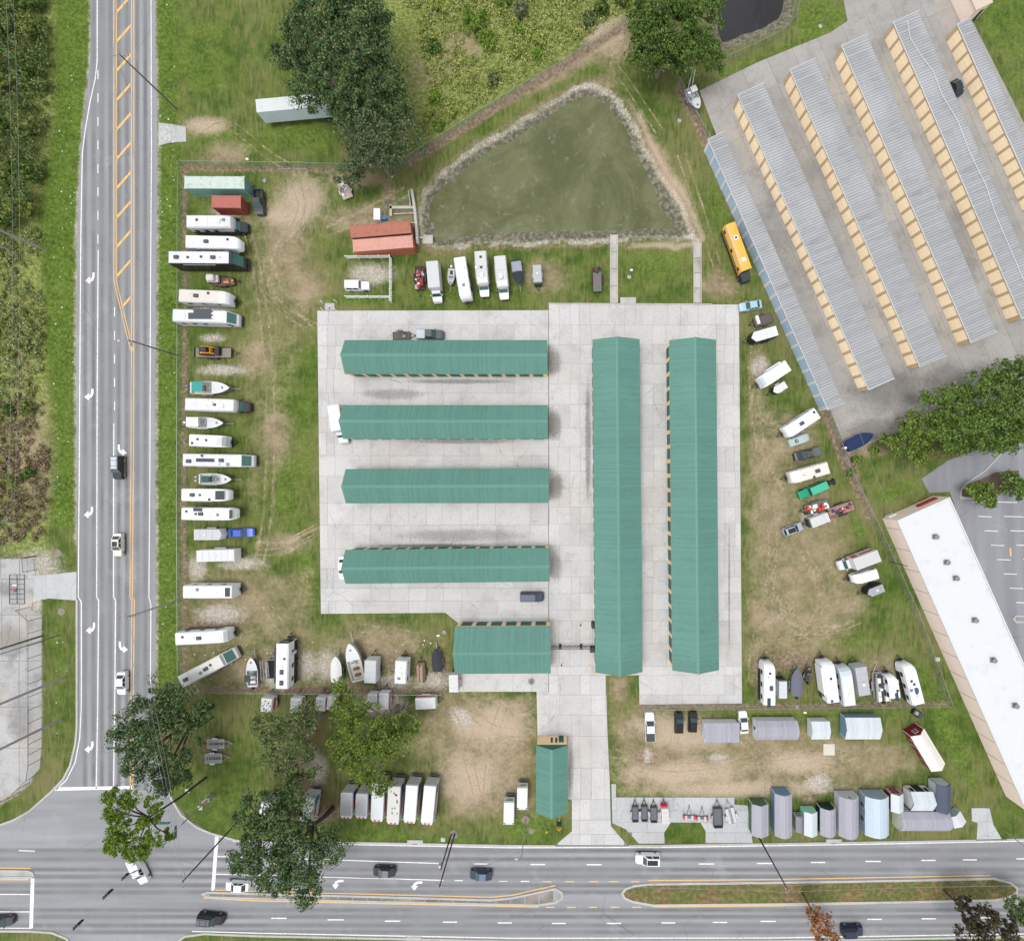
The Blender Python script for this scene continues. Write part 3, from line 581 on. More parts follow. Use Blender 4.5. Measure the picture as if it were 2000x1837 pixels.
def gable_store(label, c, size, rot, ze=3.3, rise=1.75, doors=(13, 13), roofm=None, group='green-roofed storage buildings', wallm=None):
    """c: roof centre (photo px at eave height), size in px along x and y before rotation (x is the ridge)"""
    k = (HC-ze)/HC/S; Lx, Wy = size[0]*k, size[1]*k; loc = G(*c, ze)
    t = thing('storage_building', label, 'storage building', (*loc, 0), rot, group)
    hx, hy = Lx/2, Wy/2; o = .16; wm = wallm or PEACH
    MB().box(-hx+.12, hx-.12, -hy+o, hy-o, 0, ze-.08).build('wall', wm, t)
    for s in (-1, 1):
        MB().add([(s*(hx-.12), -hy+o, ze-.08), (s*(hx-.12), hy-o, ze-.08), (s*(hx-.12), 0, ze+rise-.22)], [(0,1,2) if s > 0 else (2,1,0)]).build('gable', wm, t)
        rm = MB(); ribbed(rm, -hx, hx, s*hy, ze, 0, ze+rise, .42, .035, .04)
        rm.quad((-hx, s*hy, ze), (hx, s*hy, ze), (hx, s*hy, ze-.16), (-hx, s*hy, ze-.16))
        rm.quad((-hx, s*hy, ze-.16), (hx, s*hy, ze-.16), (hx, 0, ze+rise-.16), (-hx, 0, ze+rise-.16))
        for e in (-1, 1): rm.quad((e*hx, s*hy, ze), (e*hx, 0, ze+rise), (e*hx, 0, ze+rise-.16), (e*hx, s*hy, ze-.16))
        rm.build('roof_slope', roofm or GREENR, t)
    MB().loft([[(x, -.3, ze+rise-.1), (x, 0, ze+rise+.07), (x, .3, ze+rise-.1)] for x in (-hx-.03, hx+.03)]).build('ridge_cap', RIDGE, t)
    for s, nd in zip((-1, 1), doors):
        if not nd: continue
        st = (Lx-1.0)/nd
        for i in range(nd):
            x = -hx+.5+st*(i+.5); w = min(st*.36, 1.35); dm = MB(); y = s*(hy-o+.02)
            for j in range(5): dm.box(x-w, x+w, min(y, y-s*.05), max(y, y-s*.05)+(.012 if j % 2 else 0), .06+j*.46, .06+j*.46+.44)
            dm.build('door', DGREEN, t)
    return t, hx, hy
for lab, c, sz, rot, dd in [
    ('long green-roofed storage building, northernmost of the four running east-west', (871,697), (396,66), 0, (14,14)),
    ('green-roofed storage building with a box truck parked across its west end', (870,824), (400,66), 0, (14,14)),
    ('green-roofed storage building, third from north of the four running east-west', (873.5,948.5), (397,67), 0.004, (14,14)),
    ('green-roofed storage building just north of the lone dark minivan', (874,1104.5), (399,66), 0.011, (14,14)),
    ('short wide green-roofed storage building west of the sliding gate', (982,1269), (187,92), 0.006, (0,6))]:
    gable_store(lab, c, sz, rot, doors=dd)
gable_store('very long green-roofed storage building running north-south, the western one of two', (1206,987.5), (650,92), -math.pi/2+.009, doors=(22,22))
gable_store('very long green-roofed storage building running north-south beside the eastern yard', (1356,986), (645,91), -math.pi/2+.009, doors=(22,22))
# office with the green roof on the drive
t, hx, hy = gable_store('small office building with green metal roof beside the entrance drive', (1078,1521), (132,62), math.pi/2, 3.2, 1.5, (0,0), None, 'office')
fx = hx-.1
MB().box(fx-.02, fx+.12, -hy+.15, hy-.15, 0, 3.1).build('front_wall', PEACH, t)
MB().loft([[(fx+.2,-hy+.1,3.14),(fx+.2,hy-.1,3.14),(fx+.2,0,4.45)],[(fx+.05,-hy+.1,3.14),(fx+.05,hy-.1,3.14),(fx+.05,0,4.45)]]).build('gable_fascia', DGREEN, t)
for y in (.05, -.85): MB().box(fx+.12, fx+.16, y-.22, y+.22, .7, 2.3).build('window', glass(), t)
MB().box(fx+.12, fx+.17, -2.35, -1.35, .05, 2.2).build('door', DGREEN, t)
# rows of single-slope storage units, north-east
GREYR = m_roof((190, 192, 195), .56, 0, .75, .62, .85); DOORP = mat((255, 232, 196), .6, 0, .05, .8, 1.0, 'door'); PILAS = mat((206, 180, 144), .7, 0, .1, 1, .85, 'pilaster')
DOORB = mat((172, 192, 214), .5, 0, .2, 1.2, .95, 'door'); WPAINT = mat((232, 236, 240), .5, 0, .08, 1, .8, 'white_paint')
def mono_store(label, tl, tr, bl, nd, dmat, pmat, wmat, z=2.85):
    a, b, d = Vector(G(*tl, z)), Vector(G(*tr, z)), Vector(G(*bl, z)); u = d-a; Lx = u.length; rot = math.atan2(u.y, u.x); W = (b-a).length
    t = thing('storage_row', label, 'storage building', (a.x, a.y, 0), rot, 'metal-roofed rows of storage units')
    # local x along the row, the door front at y = 0, the building lies at +y
    MB().box(.1, Lx-.1, .12, W-.2, 0, z-.46).build('wall', wmat, t); MB().box(.1, Lx-.1, .12, .6, z-.46, z-.12).build('lintel', wmat, t)
    rm = ribbed(MB(), 0, Lx, 0, z, W, z-.28, .56, .05, .05); rm.quad((0,0,z-.1),(Lx,0,z-.1),(Lx,W,z-.4),(0,W,z-.4))
    rm.build('roof', GREYR, t)
    MB().box(0, Lx, -.05, 0, z-.12, z+.03).build('eave_trim', WPAINT, t)
    MB().box(0, Lx, W, W+.16, z-.5, z-.3).build('gutter', GALV(), t)
    for e in (-.06, Lx): MB().box(e, e+.06, 0, W, z-.42, z+.02).build('end_trim', WPAINT, t)
    st = (Lx-1.2)/nd
    for i in range(nd):
        x = .6+st*(i+.5); w = st*.39; dm = MB()
        for j in range(6): dm.box(x-w, x+w, .06-.012*(j % 2), .12, .05+j*.4, .05+j*.4+.385)
        dm.build('door', dmat, t)
        MB().box(.6+st*i-st*.1, .6+st*i+st*.1, .03, .12, 0, z-.16).build('pilaster', pmat, t)
    MB().box(Lx-.5, Lx-.1, .03, .12, 0, z-.16).build('pilaster', pmat, t)
    return t
P1 = [((1441,185),(1492,162),(1697,761)), ((1543,136),(1594,115),(1797,716)), ((1644,89),(1695,67),(1897,669)), ((1745,43),(1796,20),(1996,622)), ((1870,47),(1897,34),(2122,610))]
N1 = ['row of peach-doored storage units next to the blue-doored row', 'second row of peach-doored storage units counting from the school bus', 'third row of peach-doored storage units, rust marks on the ground beside it', 'fourth row of peach-doored storage units, white line snaking over its roof', 'narrow easternmost row of peach-doored storage units beside the lawn']
for (tl, tr, bl), lab in zip(P1, N1): mono_store(lab, tl, tr, bl, 24, DOORP, PILAS, PILAS)
mono_store('narrow row of storage units with blue doors in white frames behind the school bus', (1382.5,272), (1414,260), (1617,800), 21, DOORB, WPAINT, WPAINT)
rd = thing('roof_cable', 'white cable snaking along the fourth grey storage roof', 'cable', (0,0,0))
MB().tube([G3(1772,40,2.92), G3(1778,75,2.9), G3(1800,110,2.88), G3(1822,138,2.85), G3(1840,185,2.84), G3(1870,235,2.86), G3(1895,300,2.86), G3(1925,360,2.86), G3(1945,420,2.86), G3(1975,490,2.86), G3(2005,560,2.86)], .035, 5).build('cable', WPAINT, rd)
# white flat-roofed building
z = 3.8; a, b, d = Vector(G(1751,1016,z)), Vector(G(1853,968,z)), Vector(G(2003,1582,z)); u = d-a; Lx = u.length; W = (b-a).length
t = thing('flat_roof_building', 'long beige-walled building with a bright white flat roof', 'building', (a.x, a.y, 0), math.atan2(u.y, u.x))
BEIGE = mat((240, 220, 208), .75, 0, .08, .5, .95, 'stucco')
MB().box(0, Lx, 0, W, 0, z-.02).build('wall', BEIGE, t)
rw = NT('white_membrane'); p = rw.obj(); n1 = rw.noise(p, .35, 5, .7); n2 = rw.noise(p, 1.6, 4)
rw_c = rw.mix(rw.math('MULTIPLY', rw.ramp(n1, .52, .74), .38), (.53,.54,.555), (.36,.39,.44)); rw_c = rw.mix(rw.math('MULTIPLY', rw.ramp(n2, .6, .8), .3), rw_c, (.26,.28,.31)); WROOF = rw.fin(rw_c, .6)
MB().box(.25, Lx-.25, .25, W-.25, z-.3, z+.01).build('roof_membrane', WROOF, t)
for x0, x1, y0, y1 in [(0,Lx,0,.22),(0,Lx,W-.22,W),(0,.22,.22,W-.22),(Lx-.22,Lx,.22,W-.22)]: MB().box(x0, x1, y0, y1, z-.015, z+.16).build('parapet', WROOF, t)
for i in range(13): MB().box(2+i*4.6, 2.06+i*4.6, -.05, 0, .1, z-.1).build('wall_joint', mat((190,160,140), .8, 0, .1, 1, .6), t)
MB().box(-.35, -.02, W*.55, W*.9, 1.6, 2.4).build('awning', mat((150,30,32), .6), t)
MB().box(-.3, -.02, .6, 2.2, .1, 1.3).build('wall_cabinet', WPAINT, t)
for (px, py) in [(1828,1048),(1850,1098),(1868,1129),(1905,1211),(1941,1289),(1984,1378)]:
    x, y = G(px, py, z+.3); v = thing('roof_fan', 'rooftop exhaust fan on the white roof, ' + {1828:'the northernmost',1850:'second from the north',1868:'third from the north',1905:'fourth from the north',1941:'fifth from the north',1984:'the southernmost'}[px], 'exhaust fan', (x, y, z+.01), 0, 'exhaust fans on the white roof')
    MB().box(-.5,.5,-.5,.5,0,.18).build('curb', mat((150,152,155), .6, .2), v); MB().tube([(0,0,.18),(0,0,.45),(0,0,.5)], [.42,.42,.2], 12).build('drum', mat((105,118,116), .5, .4), v, True)
    MB().tube([(0,0,.5),(0,0,.62),(0,0,.66)], [.5,.46,.1], 12).build('cap', mat((138,150,148), .45, .4), v, True)
# corner of another building at the top edge
t = thing('beige_building', 'corner of a flat beige building at the top edge of the lot', 'building', (*G(1917,6,3), 0), rad(25)); MB().box(-1.6, 1.8, -.8, 9, 0, 3).build('wall', BEIGE, t); MB().box(-1.75, 1.95, -.95, 9.2, 3.0, 3.15).build('roof', mat((205,190,170), .8), t); MB().box(.4, 1.3, -.86, -.8, .1, 2.1).build('door', BLACK(), t)
# ---------------------------------------------------------------- sheds
SHW = mat((238, 242, 246), .55, 0, .08, 1, .70, 'siding')
def shed(label, base, wall, roof, h=2.15, rise=.75, axis='y', gam=0.0, rot=0.0, door='n', win=(), trim=None, doorm=None, ov=.12):
    x0, x1, y0, y1 = base; ca, cb = G(x0, y0), G(x1, y1); cx, cy = (ca[0]+cb[0])/2, (ca[1]+cb[1])/2; wx, wy = abs(cb[0]-ca[0]), abs(cb[1]-ca[1])
    t = thing('garden_shed', label, 'shed', (cx, cy, 0), rot, 'portable sheds for sale')
    if axis == 'y': Lr, Wr, q = wy, wx, math.pi/2
    else: Lr, Wr, q = wx, wy, 0.0
    # build with the ridge along local x then turn
    def B(mb, name, m, smooth=False):
        c, s = math.cos(q), math.sin(q); mb.v = [(x*c-y*s, x*s+y*c, z) for x, y, z in mb.v]; return mb.build(name, m, t, smooth)
    hx, hy = Lr/2, Wr/2; g0 = .25
    prof = [(-hy, h), (-hy*.55, h+rise*.68), (0, h+rise), (hy*.55, h+rise*.68), (hy, h)] if gam else [(-hy, h), (0, h+rise), (hy, h)]
    mb = MB(); ring = [(-hy, g0), (hy, g0)] + prof[::-1]; mb.loft([[(x, y, z) for y, z in ring] for x in (-hx, hx)]); B(mb, 'wall', wall)
    B(MB().box(-hx+.1, hx-.1, -hy*.8, hy*.8, 0, g0), 'skid', mat((120,100,80), .9, 0, .2, 1, .6, 'timber'))
    pr = [(prof[0][0]-ov, prof[0][1]-ov*.6)] + prof[1:-1] + [(prof[-1][0]+ov, prof[-1][1]-ov*.6)]
    for i in range(len(pr)-1):
        (ya, za), (yb, zb) = pr[i], pr[i+1]; mb = MB(); ribbed(mb, -hx-.1, hx+.1, ya, za+.05, yb, zb+.05, .32, .025, .03)
        mb.add([(-hx-.1,ya,za+.05),(hx+.1,ya,za+.05),(hx+.1,yb,zb+.05),(-hx-.1,yb,zb+.05),(-hx-.1,ya,za),(hx+.1,ya,za),(hx+.1,yb,zb),(-hx-.1,yb,zb)], [(4,5,6,7),(0,1,5,4),(2,3,7,6),(1,2,6,5),(3,0,4,7)])
        B(mb, 'roof_panel', roof)
    tm = trim or SHW
    for sx in (-1, 1):
        for i in range(len(prof)-1):
            (ya, za), (yb, zb) = prof[i], prof[i+1]; B(MB().add([(sx*(hx+.02),ya,za-.12),(sx*(hx+.02),yb,zb-.12),(sx*(hx+.02),yb,zb+.02),(sx*(hx+.02),ya,za+.02),(sx*(hx+.07),ya,za-.12),(sx*(hx+.07),yb,zb-.12),(sx*(hx+.07),yb,zb+.02),(sx*(hx+.07),ya,za+.02)], [(4,5,6,7),(0,1,5,4),(2,3,7,6),(3,2,1,0)]), 'verge_board', tm)
        for sy in (-1, 1): B(MB().box(min(sx*hx,sx*(hx+.03)), max(sx*hx,sx*(hx+.03)), sy*hy-.06, sy*hy+.06, g0, h), 'corner_board', tm)
    # openings: (side, position along the wall 0..1, width, z0, z1, material)
    for side, u, w, z0, z1, m, nm in win:
        if axis == 'y': wl_ = {'n':('x',hx), 's':('x',-hx), 'w':('y',hy), 'e':('y',-hy)}[side]
        else: wl_ = {'e':('x',hx), 'w':('x',-hx), 'n':('y',hy), 's':('y',-hy)}[side]
        s = 1 if wl_[1] > 0 else -1; E = abs(wl_[1]); half = hy if wl_[0] == 'x' else hx; cc = (u-.5)*2*half; a0, a1 = cc-w/2, cc+w/2
        fr = .09
        if nm == 'window' or nm == 'door':
            f = (MB().box(min(s*E, s*(E+.05)), max(s*E, s*(E+.05)), a0-fr, a1+fr, z0-fr, z1+fr) if wl_[0] == 'x' else MB().box(a0-fr, a1+fr, min(s*E, s*(E+.05)), max(s*E, s*(E+.05)), z0-fr, z1+fr)); fo = B(f, nm, tm)
            pn = MB()
            parts = [(a0, (a0+a1)/2-.03), ((a0+a1)/2+.03, a1)]
            zs = [(z0, (z0+z1)/2-.03), ((z0+z1)/2+.03, z1)]
            for p0, p1 in parts:
                for q0, q1 in zs:
                    mb = MB().box(min(s*(E+.05), s*(E+.07)), max(s*(E+.05), s*(E+.07)), p0, p1, q0, q1) if wl_[0] == 'x' else MB().box(p0, p1, min(s*(E+.05), s*(E+.07)), max(s*(E+.05), s*(E+.07)), q0, q1)
                    c_, s_ = math.cos(q), math.sin(q); mb.v = [(x*c_-y*s_, x*s_+y*c_, z_) for x, y, z_ in mb.v]; mb.build('pane' if nm == 'window' else 'panel', m, fo)
        else:
            B(MB().box(min(s*E, s*(E+.03)), max(s*E, s*(E+.03)), a0, a1, z0, z1) if wl_[0] == 'x' else MB().box(a0, a1, min(s*E, s*(E+.03)), max(s*E, s*(E+.03)), z0, z1), nm, m)
    return t
gl = glass((30,34,38)); shr = lambda rgb: m_roof(rgb, .32, 0, .15, .72, .3); GRY = shr((178,178,190)); WR = m_roof((236,244,250), .32, 0, .2, .62, .3); TG = shr((150,148,155)); NAVY = shr((84,92,112))
SD = lambda r: mat(r, .55, 0, .08, 1, .75, 'siding')
shed('green shed with grey roof at the west end of the shed row', (1461,1491,1557,1615), SD((84,108,84)), GRY, 1.95, .65)
shed('long blue shed with grey ribbed roof in the shed row', (1504,1535,1535,1614), SD((108,142,168)), GRY, 2.15, .75, gam=1)
shed('tiny grey shed with paned door between the blue and mint sheds', (1547,1560,1583,1611), SD((148,146,150)), TG, 1.6, .35, win=[('n',.5,.9,.4,1.5,glass((120,125,128)),'window')])
shed('mint green shed with white roof', (1561,1584,1571,1614), SD((150,218,188)), WR, 2.0, .55)
shed('dark green shed with grey roof', (1592,1620,1564,1614), SD((12,52,40)), GRY, 1.9, .75, gam=1)
shed('large pale grey shed with a small window in its north gable', (1627,1663,1541,1615), SD((196,198,206)), GRY, 2.0, 1.0, gam=1, win=[('n',.5,.55,2.05,2.5,gl,'window')])
shed('pale blue shed with black-framed windows along its west side', (1675,1718,1539,1611), SD((150,166,186)), shr((206,222,236)), 2.35, .9, gam=1, win=[('w',.72,.9,1.0,1.9,gl,'window'),('w',.35,.9,1.0,1.9,gl,'window')])
shed('small red shed with white roof and paned double door in the shed row', (1726,1748,1536,1568), SD((124,16,28)), WR, 2.1, .55, win=[('n',.5,1.5,.4,1.95,SD((124,16,28)),'door')])
shed('white shed with black door between two windows', (1762,1803,1531,1565), SHW, WR, 2.3, .85, 'x', win=[('n',.5,1.7,.3,2.1,BLACK(),'door_leaf'),('n',.16,.5,1.1,1.9,gl,'window'),('n',.84,.5,1.1,1.9,gl,'window')], trim=BLACK())
shed('pale grey shed with dark slate blue roof at the east end of the row', (1811,1837,1516,1567), SD((206,212,220)), NAVY, 2.3, .7, trim=BLACK())
shed('long cream shed with grey roof lying across the front of the row', (1740,1834,1570,1604), SD((226,230,208)), GRY, 2.2, 1.0, 'x', gam=1, win=[('n',.28,.5,1.3,1.9,gl,'window'),('n',.74,.5,1.3,1.9,gl,'window')])
shed('small shed with white roof turned askew at the kerb end of the row', (1845,1869,1578,1600), SD((170,186,200)), WR, 1.5, .4, 'y', rot=rad(30))
shed('white-walled shed with flat-looking grey roof beside the white sedan', (1370,1434,1402,1437), SHW, GRY, 1.95, .35, 'x')
shed('white shed with grey barn roof and a small window in its west gable', (1468,1547,1398,1432), SHW, GRY, 1.9, .8, 'x', gam=1, win=[('w',.55,.6,1.1,1.9,gl,'window')])
shed('small plain white shed between the barn-roofed shed and the blue-walled one', (1575,1608,1399,1431), SHW, WR, 1.95, .4, 'x')
shed('blue-walled shed with wide white ribbed roof', (1639,1704,1391,1430), SD((124,160,186)), WR, 2.1, .55, 'x')
t = shed('red barn shed with cream roof standing at an angle by the white building', (1793-14,1793+14,1450-38,1450+38), SD((132,18,28)), shr((248,244,236)), 2.4, .8, rot=rad(31), win=[('n',.5,.7,1.4,2.2,gl,'window'),('w',.75,.8,1.0,1.9,gl,'window'),('w',.5,1.6,.3,2.0,SD((132,18,28)),'door'),('w',.2,.7,1.0,1.9,gl,'window')])
# ---------------------------------------------------------------- fences
def m_chain():
    t = NT('chain_link'); xyz = t.sep(t.pos()); u = t.math('ADD', xyz[0], t.math('MULTIPLY', xyz[1], 1.37)); f = 0.0
    for s in (1, -1):
        g = t.math('FRACT', t.math('MULTIPLY', t.math('MULTIPLY_ADD', xyz[2], s, u), 9.0)); f = t.math('MAXIMUM', f, t.math('LESS_THAN', g, .11))
    tr = t.new('BsdfTransparent'); mx = t.new('MixShader'); t.fin((.32,.33,.33), .5, .4)
    t.l.new(f, mx.inputs[0]); t.l.new(tr.outputs[0], mx.inputs[1]); t.l.new(t.b.outputs[0], mx.inputs[2]); t.l.new(mx.outputs[0], t.out.inputs['Surface'])
    return t.m
CHAIN = m_chain()
_post = {}
def fence(label, pts, h=2.0, sp=3.0, m=None, r=.045, zb=0.0):
    m = m or GALV(); t = thing('chain_link_fence', label, 'fence', (*G(*pts[0]), 0)); ox, oy = G(*pts[0])
    P = [Vector(G(*p))-Vector((ox, oy)) for p in pts]
    key = (h, r, m.name)
    if key not in _post:
        mb = MB().tube([(0,0,0),(0,0,h+.05)], r, 6); me = bpy.data.meshes.new('fence_post'); me.from_pydata(mb.v, [], mb.f); me.materials.append(m); _post[key] = me
    for a, b in zip(P, P[1:]):
        n = max(1, round((b-a).length/sp))
        for i in range(n):
            p, q = a+(b-a)*i/n, a+(b-a)*(i+1)/n
            link('post', _post[key], t, (p.x, p.y, 0))
            MB().quad((p.x,p.y,.03),(q.x,q.y,.03),(q.x,q.y,h),(p.x,p.y,h)).build('mesh_panel', CHAIN, t)
            MB().tube([(p.x,p.y,h),(q.x,q.y,h)], r*.75, 5).build('rail', m, t)
    link('post', _post[key], t, (P[-1].x, P[-1].y, 0)); return t
fence('chain-link fence between the side road verge and the parked motorhomes', [(363,327),(362,640),(361,1000),(363,1343)])
fence('chain-link fence along the north side of the vehicle yard', [(363,327),(540,330)])
fence('chain-link fence west of the big tree trunk, past the yard gate', [(603,331),(720,334)])
fence('chain-link fence running diagonally between the marsh and the pond', [(765,340),(800,318),(1010,186),(1100,135),(1245,32)])
fence('chain-link fence from the trees to the blue-doored storage row', [(1322,165),(1345,215),(1398,310)], 2.0)
fence('chain-link fence along the brown strip beside the blue-doored storage row', [(1398,310),(1430,395),(1510,560),(1602,782)], 1.2)
fence('chain-link fence diagonally between the eastern yard and the white building', [(1602,782),(1650,912),(1700,1015),(1780,1190),(1846,1370)], 2.0)
fence('chain-link fence along the south side of the eastern yard', [(1252,1376),(1500,1374),(1846,1370)])
fence('chain-link fence between the parked boats and the moving trailers', [(363,1343),(600,1345),(866,1348)])
fence('chain-link fence beside the white moving trailer at the wide storage building', [(866,1348),(866,1306),(900,1306)])
fence('black fence of welded mesh along the gravelled corner lot', [(70,1085),(72,1112)], 2.4, 2, BLACK(), .05)
fence('black mesh fence with leaning posts between gravelled lot and grass', [(58,1185),(82,1205),(82,1300),(82,1400),(82,1480),(78,1508),(40,1545),(-60,1590)], 2.4, 2.4, BLACK(), .05)
fence('black mesh fence on the north side of the gravelled lot', [(-60,1086),(70,1086)], 1.9, 4, BLACK(), .06)
fence('chain-link fence around the dark marsh pond', [(1398,132),(1460,105),(1520,75),(1548,45),(1560,-20)], 1.8)
fence('small wire enclosure beside the pond outlet', [(756,418),(756,397),(802,397)], 1.5, 2.2)
# gate to the black-fenced lot, standing open
t = thing('lot_gate', 'open black mesh gate with a small red sign at the gravelled lot', 'gate', (*G(40,1150), 0), 0)
for dx in (-1.55, 0, 1.55): MB().tube([(dx-.6, 3.0, .1), (dx-.6, -3.0, .1)], .05, 5).build('rail', BLACK(), t)
for i in range(7): MB().tube([(-2.1, -3+i, .1), (.95, -3+i, .1)], .04, 5).build('bar', BLACK(), t)
MB().quad((-2.1,-3,.08),(.95,-3,.08),(.95,3,.08),(-2.1,3,.08)).build('mesh_panel', CHAIN, t)
MB().box(-1.25,-.75,-.6,.1,.14,.17).build('sign', mat((190,30,48), .5), t); MB().box(-1.5,-.6,.7,1.0,.14,.17).build('sign', WPAINT, t)
# rolling gate in the north fence
t = thing('yard_gate', 'pair of chain-link gates in the north fence at the wheel tracks', 'gate', (*G(540,330), 0), 0)
for k in range(2):
    x0, x1 = .1+k*3.3, 3.2+k*3.3; MB().tube([(x0,0,.1),(x0,0,2.0),(x1,0,2.0),(x1,0,.1),(x0,0,.1)], .045, 5).build('frame', GALV(), t); MB().quad((x0,0,.1),(x1,0,.1),(x1,0,2),(x0,0,2)).build('mesh_panel', CHAIN, t)
# white rail fence around the white jeep
VIN = mat((236,238,242), .45, 0, .05, 1, .85, 'vinyl')
def rail_fence(label, pts, h=1.35):
    t = thing('rail_fence', label, 'fence', (*G(*pts[0]), 0)); o = Vector(G(*pts[0])); P = [Vector(G(*p))-o for p in pts]
    for a, b in zip(P, P[1:]):
        n = max(1, round((b-a).length/2.4)); d = (b-a).normalized()
        for i in range(n+1):
            p = a+(b-a)*i/n; MB().box(p.x-.08, p.x+.08, p.y-.08, p.y+.08, 0, h+.08).build('post', VIN, t)
        for zz in (.45, .85, h-.08):
            nn = Vector((-d.y, d.x))*.035; MB().loft([[(*(q+nn), zz-.08),(*(q-nn), zz-.08),(*(q-nn), zz+.08),(*(q+nn), zz+.08)] for q in (a, b)]).build('rail', VIN, t)
    return t
rail_fence('white rail fence north of the white jeep', [(680,506),(766,505)])
rail_fence('white rail fence east of the white jeep', [(766,505),(766,592)], 1.5)
rail_fence('white rail fence south of the white jeep', [(680,583),(766,583)])
# pair of white bollards and drain at the yard corner
t = thing('drain_inlet', 'square concrete drain inlet at the north-west corner of the yard', 'drain', (*G(644,599),0)); MB().box(-1.0,1.0,-.7,.7,0,.07).build('apron', KERB, t); MB().box(-.15,.15,-.5,-.2,.07,.1).build('grate', BLACK(), t)
for i, (x, y) in enumerate([(632,592),(658,590),(632,606),(658,606)]):
    b = thing('bollard', 'white pipe bollard at the drain inlet, ' + ['north-west one','north-east one','south-west one','south-east one'][i], 'bollard', (*G(x,y),0), 0, 'bollards around the drain inlet'); MB().tube([(0,0,0),(0,0,1.15)], .09, 8).build('pipe', VIN, b, True); MB().tube([(0,0,1.15),(0,0,1.2)], [.09,.03], 8).build('cap', VIN, b)
# ---------------------------------------------------------------- pond structures
OLDC = m_concrete((172,168,160), dirt=.9, crack=.3, csc=.5)
t = thing('drainage_weir', 'weathered concrete weir walls at the corner of the pond', 'weir', (0,0,0))
for pts, w_, h_ in [([(806,374),(812,410),(815,440),(818,480)], .5, .9), ([(800,376),(804,408)], .25, .7), ([(762,408),(814,408)], .55, .6), ([(765,404),(765,425)], .5, .6), ([(770,420),(812,418)], .2, .4), ([(800,438),(812,438)], .25, .6)]:
    MB().ribbon([G(*p) for p in pts], w_, -.3, h_).build('wall', OLDC, t)
t = thing('outlet_pad', 'concrete outlet pad with a pipe on the pond shore', 'outlet', (*G(836,468),0)); MB().box(-1,1,-.9,.9,-.4,.12).build('pad', OLDC, t); MB().tube([(-2,.4,.1),(-.9,.4,.02)], .2, 8).build('pipe', GALV(), t)
for lab, x, y0, y1 in [('concrete drainage flume running from the yard to the pond, the western one', 1199, 458, 592), ('concrete drainage flume nearest the school bus', 1362, 474, 592)]:
    t = thing('drainage_flume', lab, 'drain channel', (0,0,0)); n = 4
    for i in range(n): 
        a, b = y0+(y1-y0)*i/n, y0+(y1-y0)*(i+1)/n; MB().prism([G(x-6,a+.5),G(x+6,a+.5),G(x+6,b-.5),G(x-6,b-.5)], -.3, .02).build('slab', OLDC, t)
    for dx in (-7, 7): MB().ribbon([G(x+dx,y0),G(x+dx,y1)], .18, -.3, .16).build('kerb_edge', KERB, t)
t = thing('flume_sill', 'concrete block beside the western drainage flume at the yard edge', 'slab', (*G(1226.5,587),0)); MB().box(-1.6,1.6,-.6,.6,0,.2).build('block', KERB, t)
MB().ribbon([G(1071,593),(G(1390,594.5))], .18, 0, .2).build('yard_kerb', KERB)['kind'] = 'structure'
# wire gate assembly across the drive
t = thing('sliding_gate', 'black sliding gate across the drive between two storage buildings', 'gate', (*G(1077,1262),0))
for dy in (0, .35, -.3): MB().tube([(0,dy,.15+abs(dy)),(8.3,dy,.15+abs(dy))], .05, 5).build('rail', BLACK(), t)
for i in range(28): MB().tube([(i*.3,0,.1),(i*.3,0,1.9)], .022, 4).build('picket', BLACK(), t)
for x, dy in ((1.8,.35),(6.1,.35)):
    MB().box(x-.25,x+.25,-.35,.6,0,.1).build('footing', BLACK(), t); MB().tube([(x,.3,0),(x,.3,2.1)], .07, 6).build('gate_post', BLACK(), t); MB().box(x-.5,x+.5,.25,.35,2.0,2.1).build('cross_bar', BLACK(), t)
t = thing('gate_operator', 'black gate motor box against the western long storage building', 'motor box', (*G(1157,1265),0)); MB().rbox(-.5,.4,-.5,.55,0,1.1,.05).build('housing', BLACK(), t); MB().box(-.55,.0,-.85,-.55,.3,.5).build('bracket', STEEL(), t)
t = thing('electric_box', 'black electrical cabinet on the west wall of the long storage building', 'cabinet', (*G(1158,1217),0)); MB().rbox(-.35,.3,-.55,.55,.2,1.5,.04).build('housing', BLACK(), t); MB().box(-.38,-.34,-.45,.45,.3,1.4).build('door', mat((44,46,50),.5), t)
for lab, x, y in [('gate keypad on a bent post north of the sliding gate', 1133, 1219), ('gate keypad on a bent post south of the sliding gate', 1096, 1297)]:
    t = thing('gate_keypad', lab, 'keypad', (*G(x,y),0)); MB().tube([(0,0,0),(0,0,.9),(.1,.25,1.1)], .05, 6).build('post', BLACK(), t); MB().box(-.02,.2,.15,.4,1.0,1.35).build('housing', BLACK(), t)
t = thing('painted_corner', 'yellow painted corner line on the concrete below the gate', 'marking', (0,0,0)); MB().ribbon([G(1150,1288),G(1152,1314),G(1178,1314)], .14, .062).build('line', YEL, t)
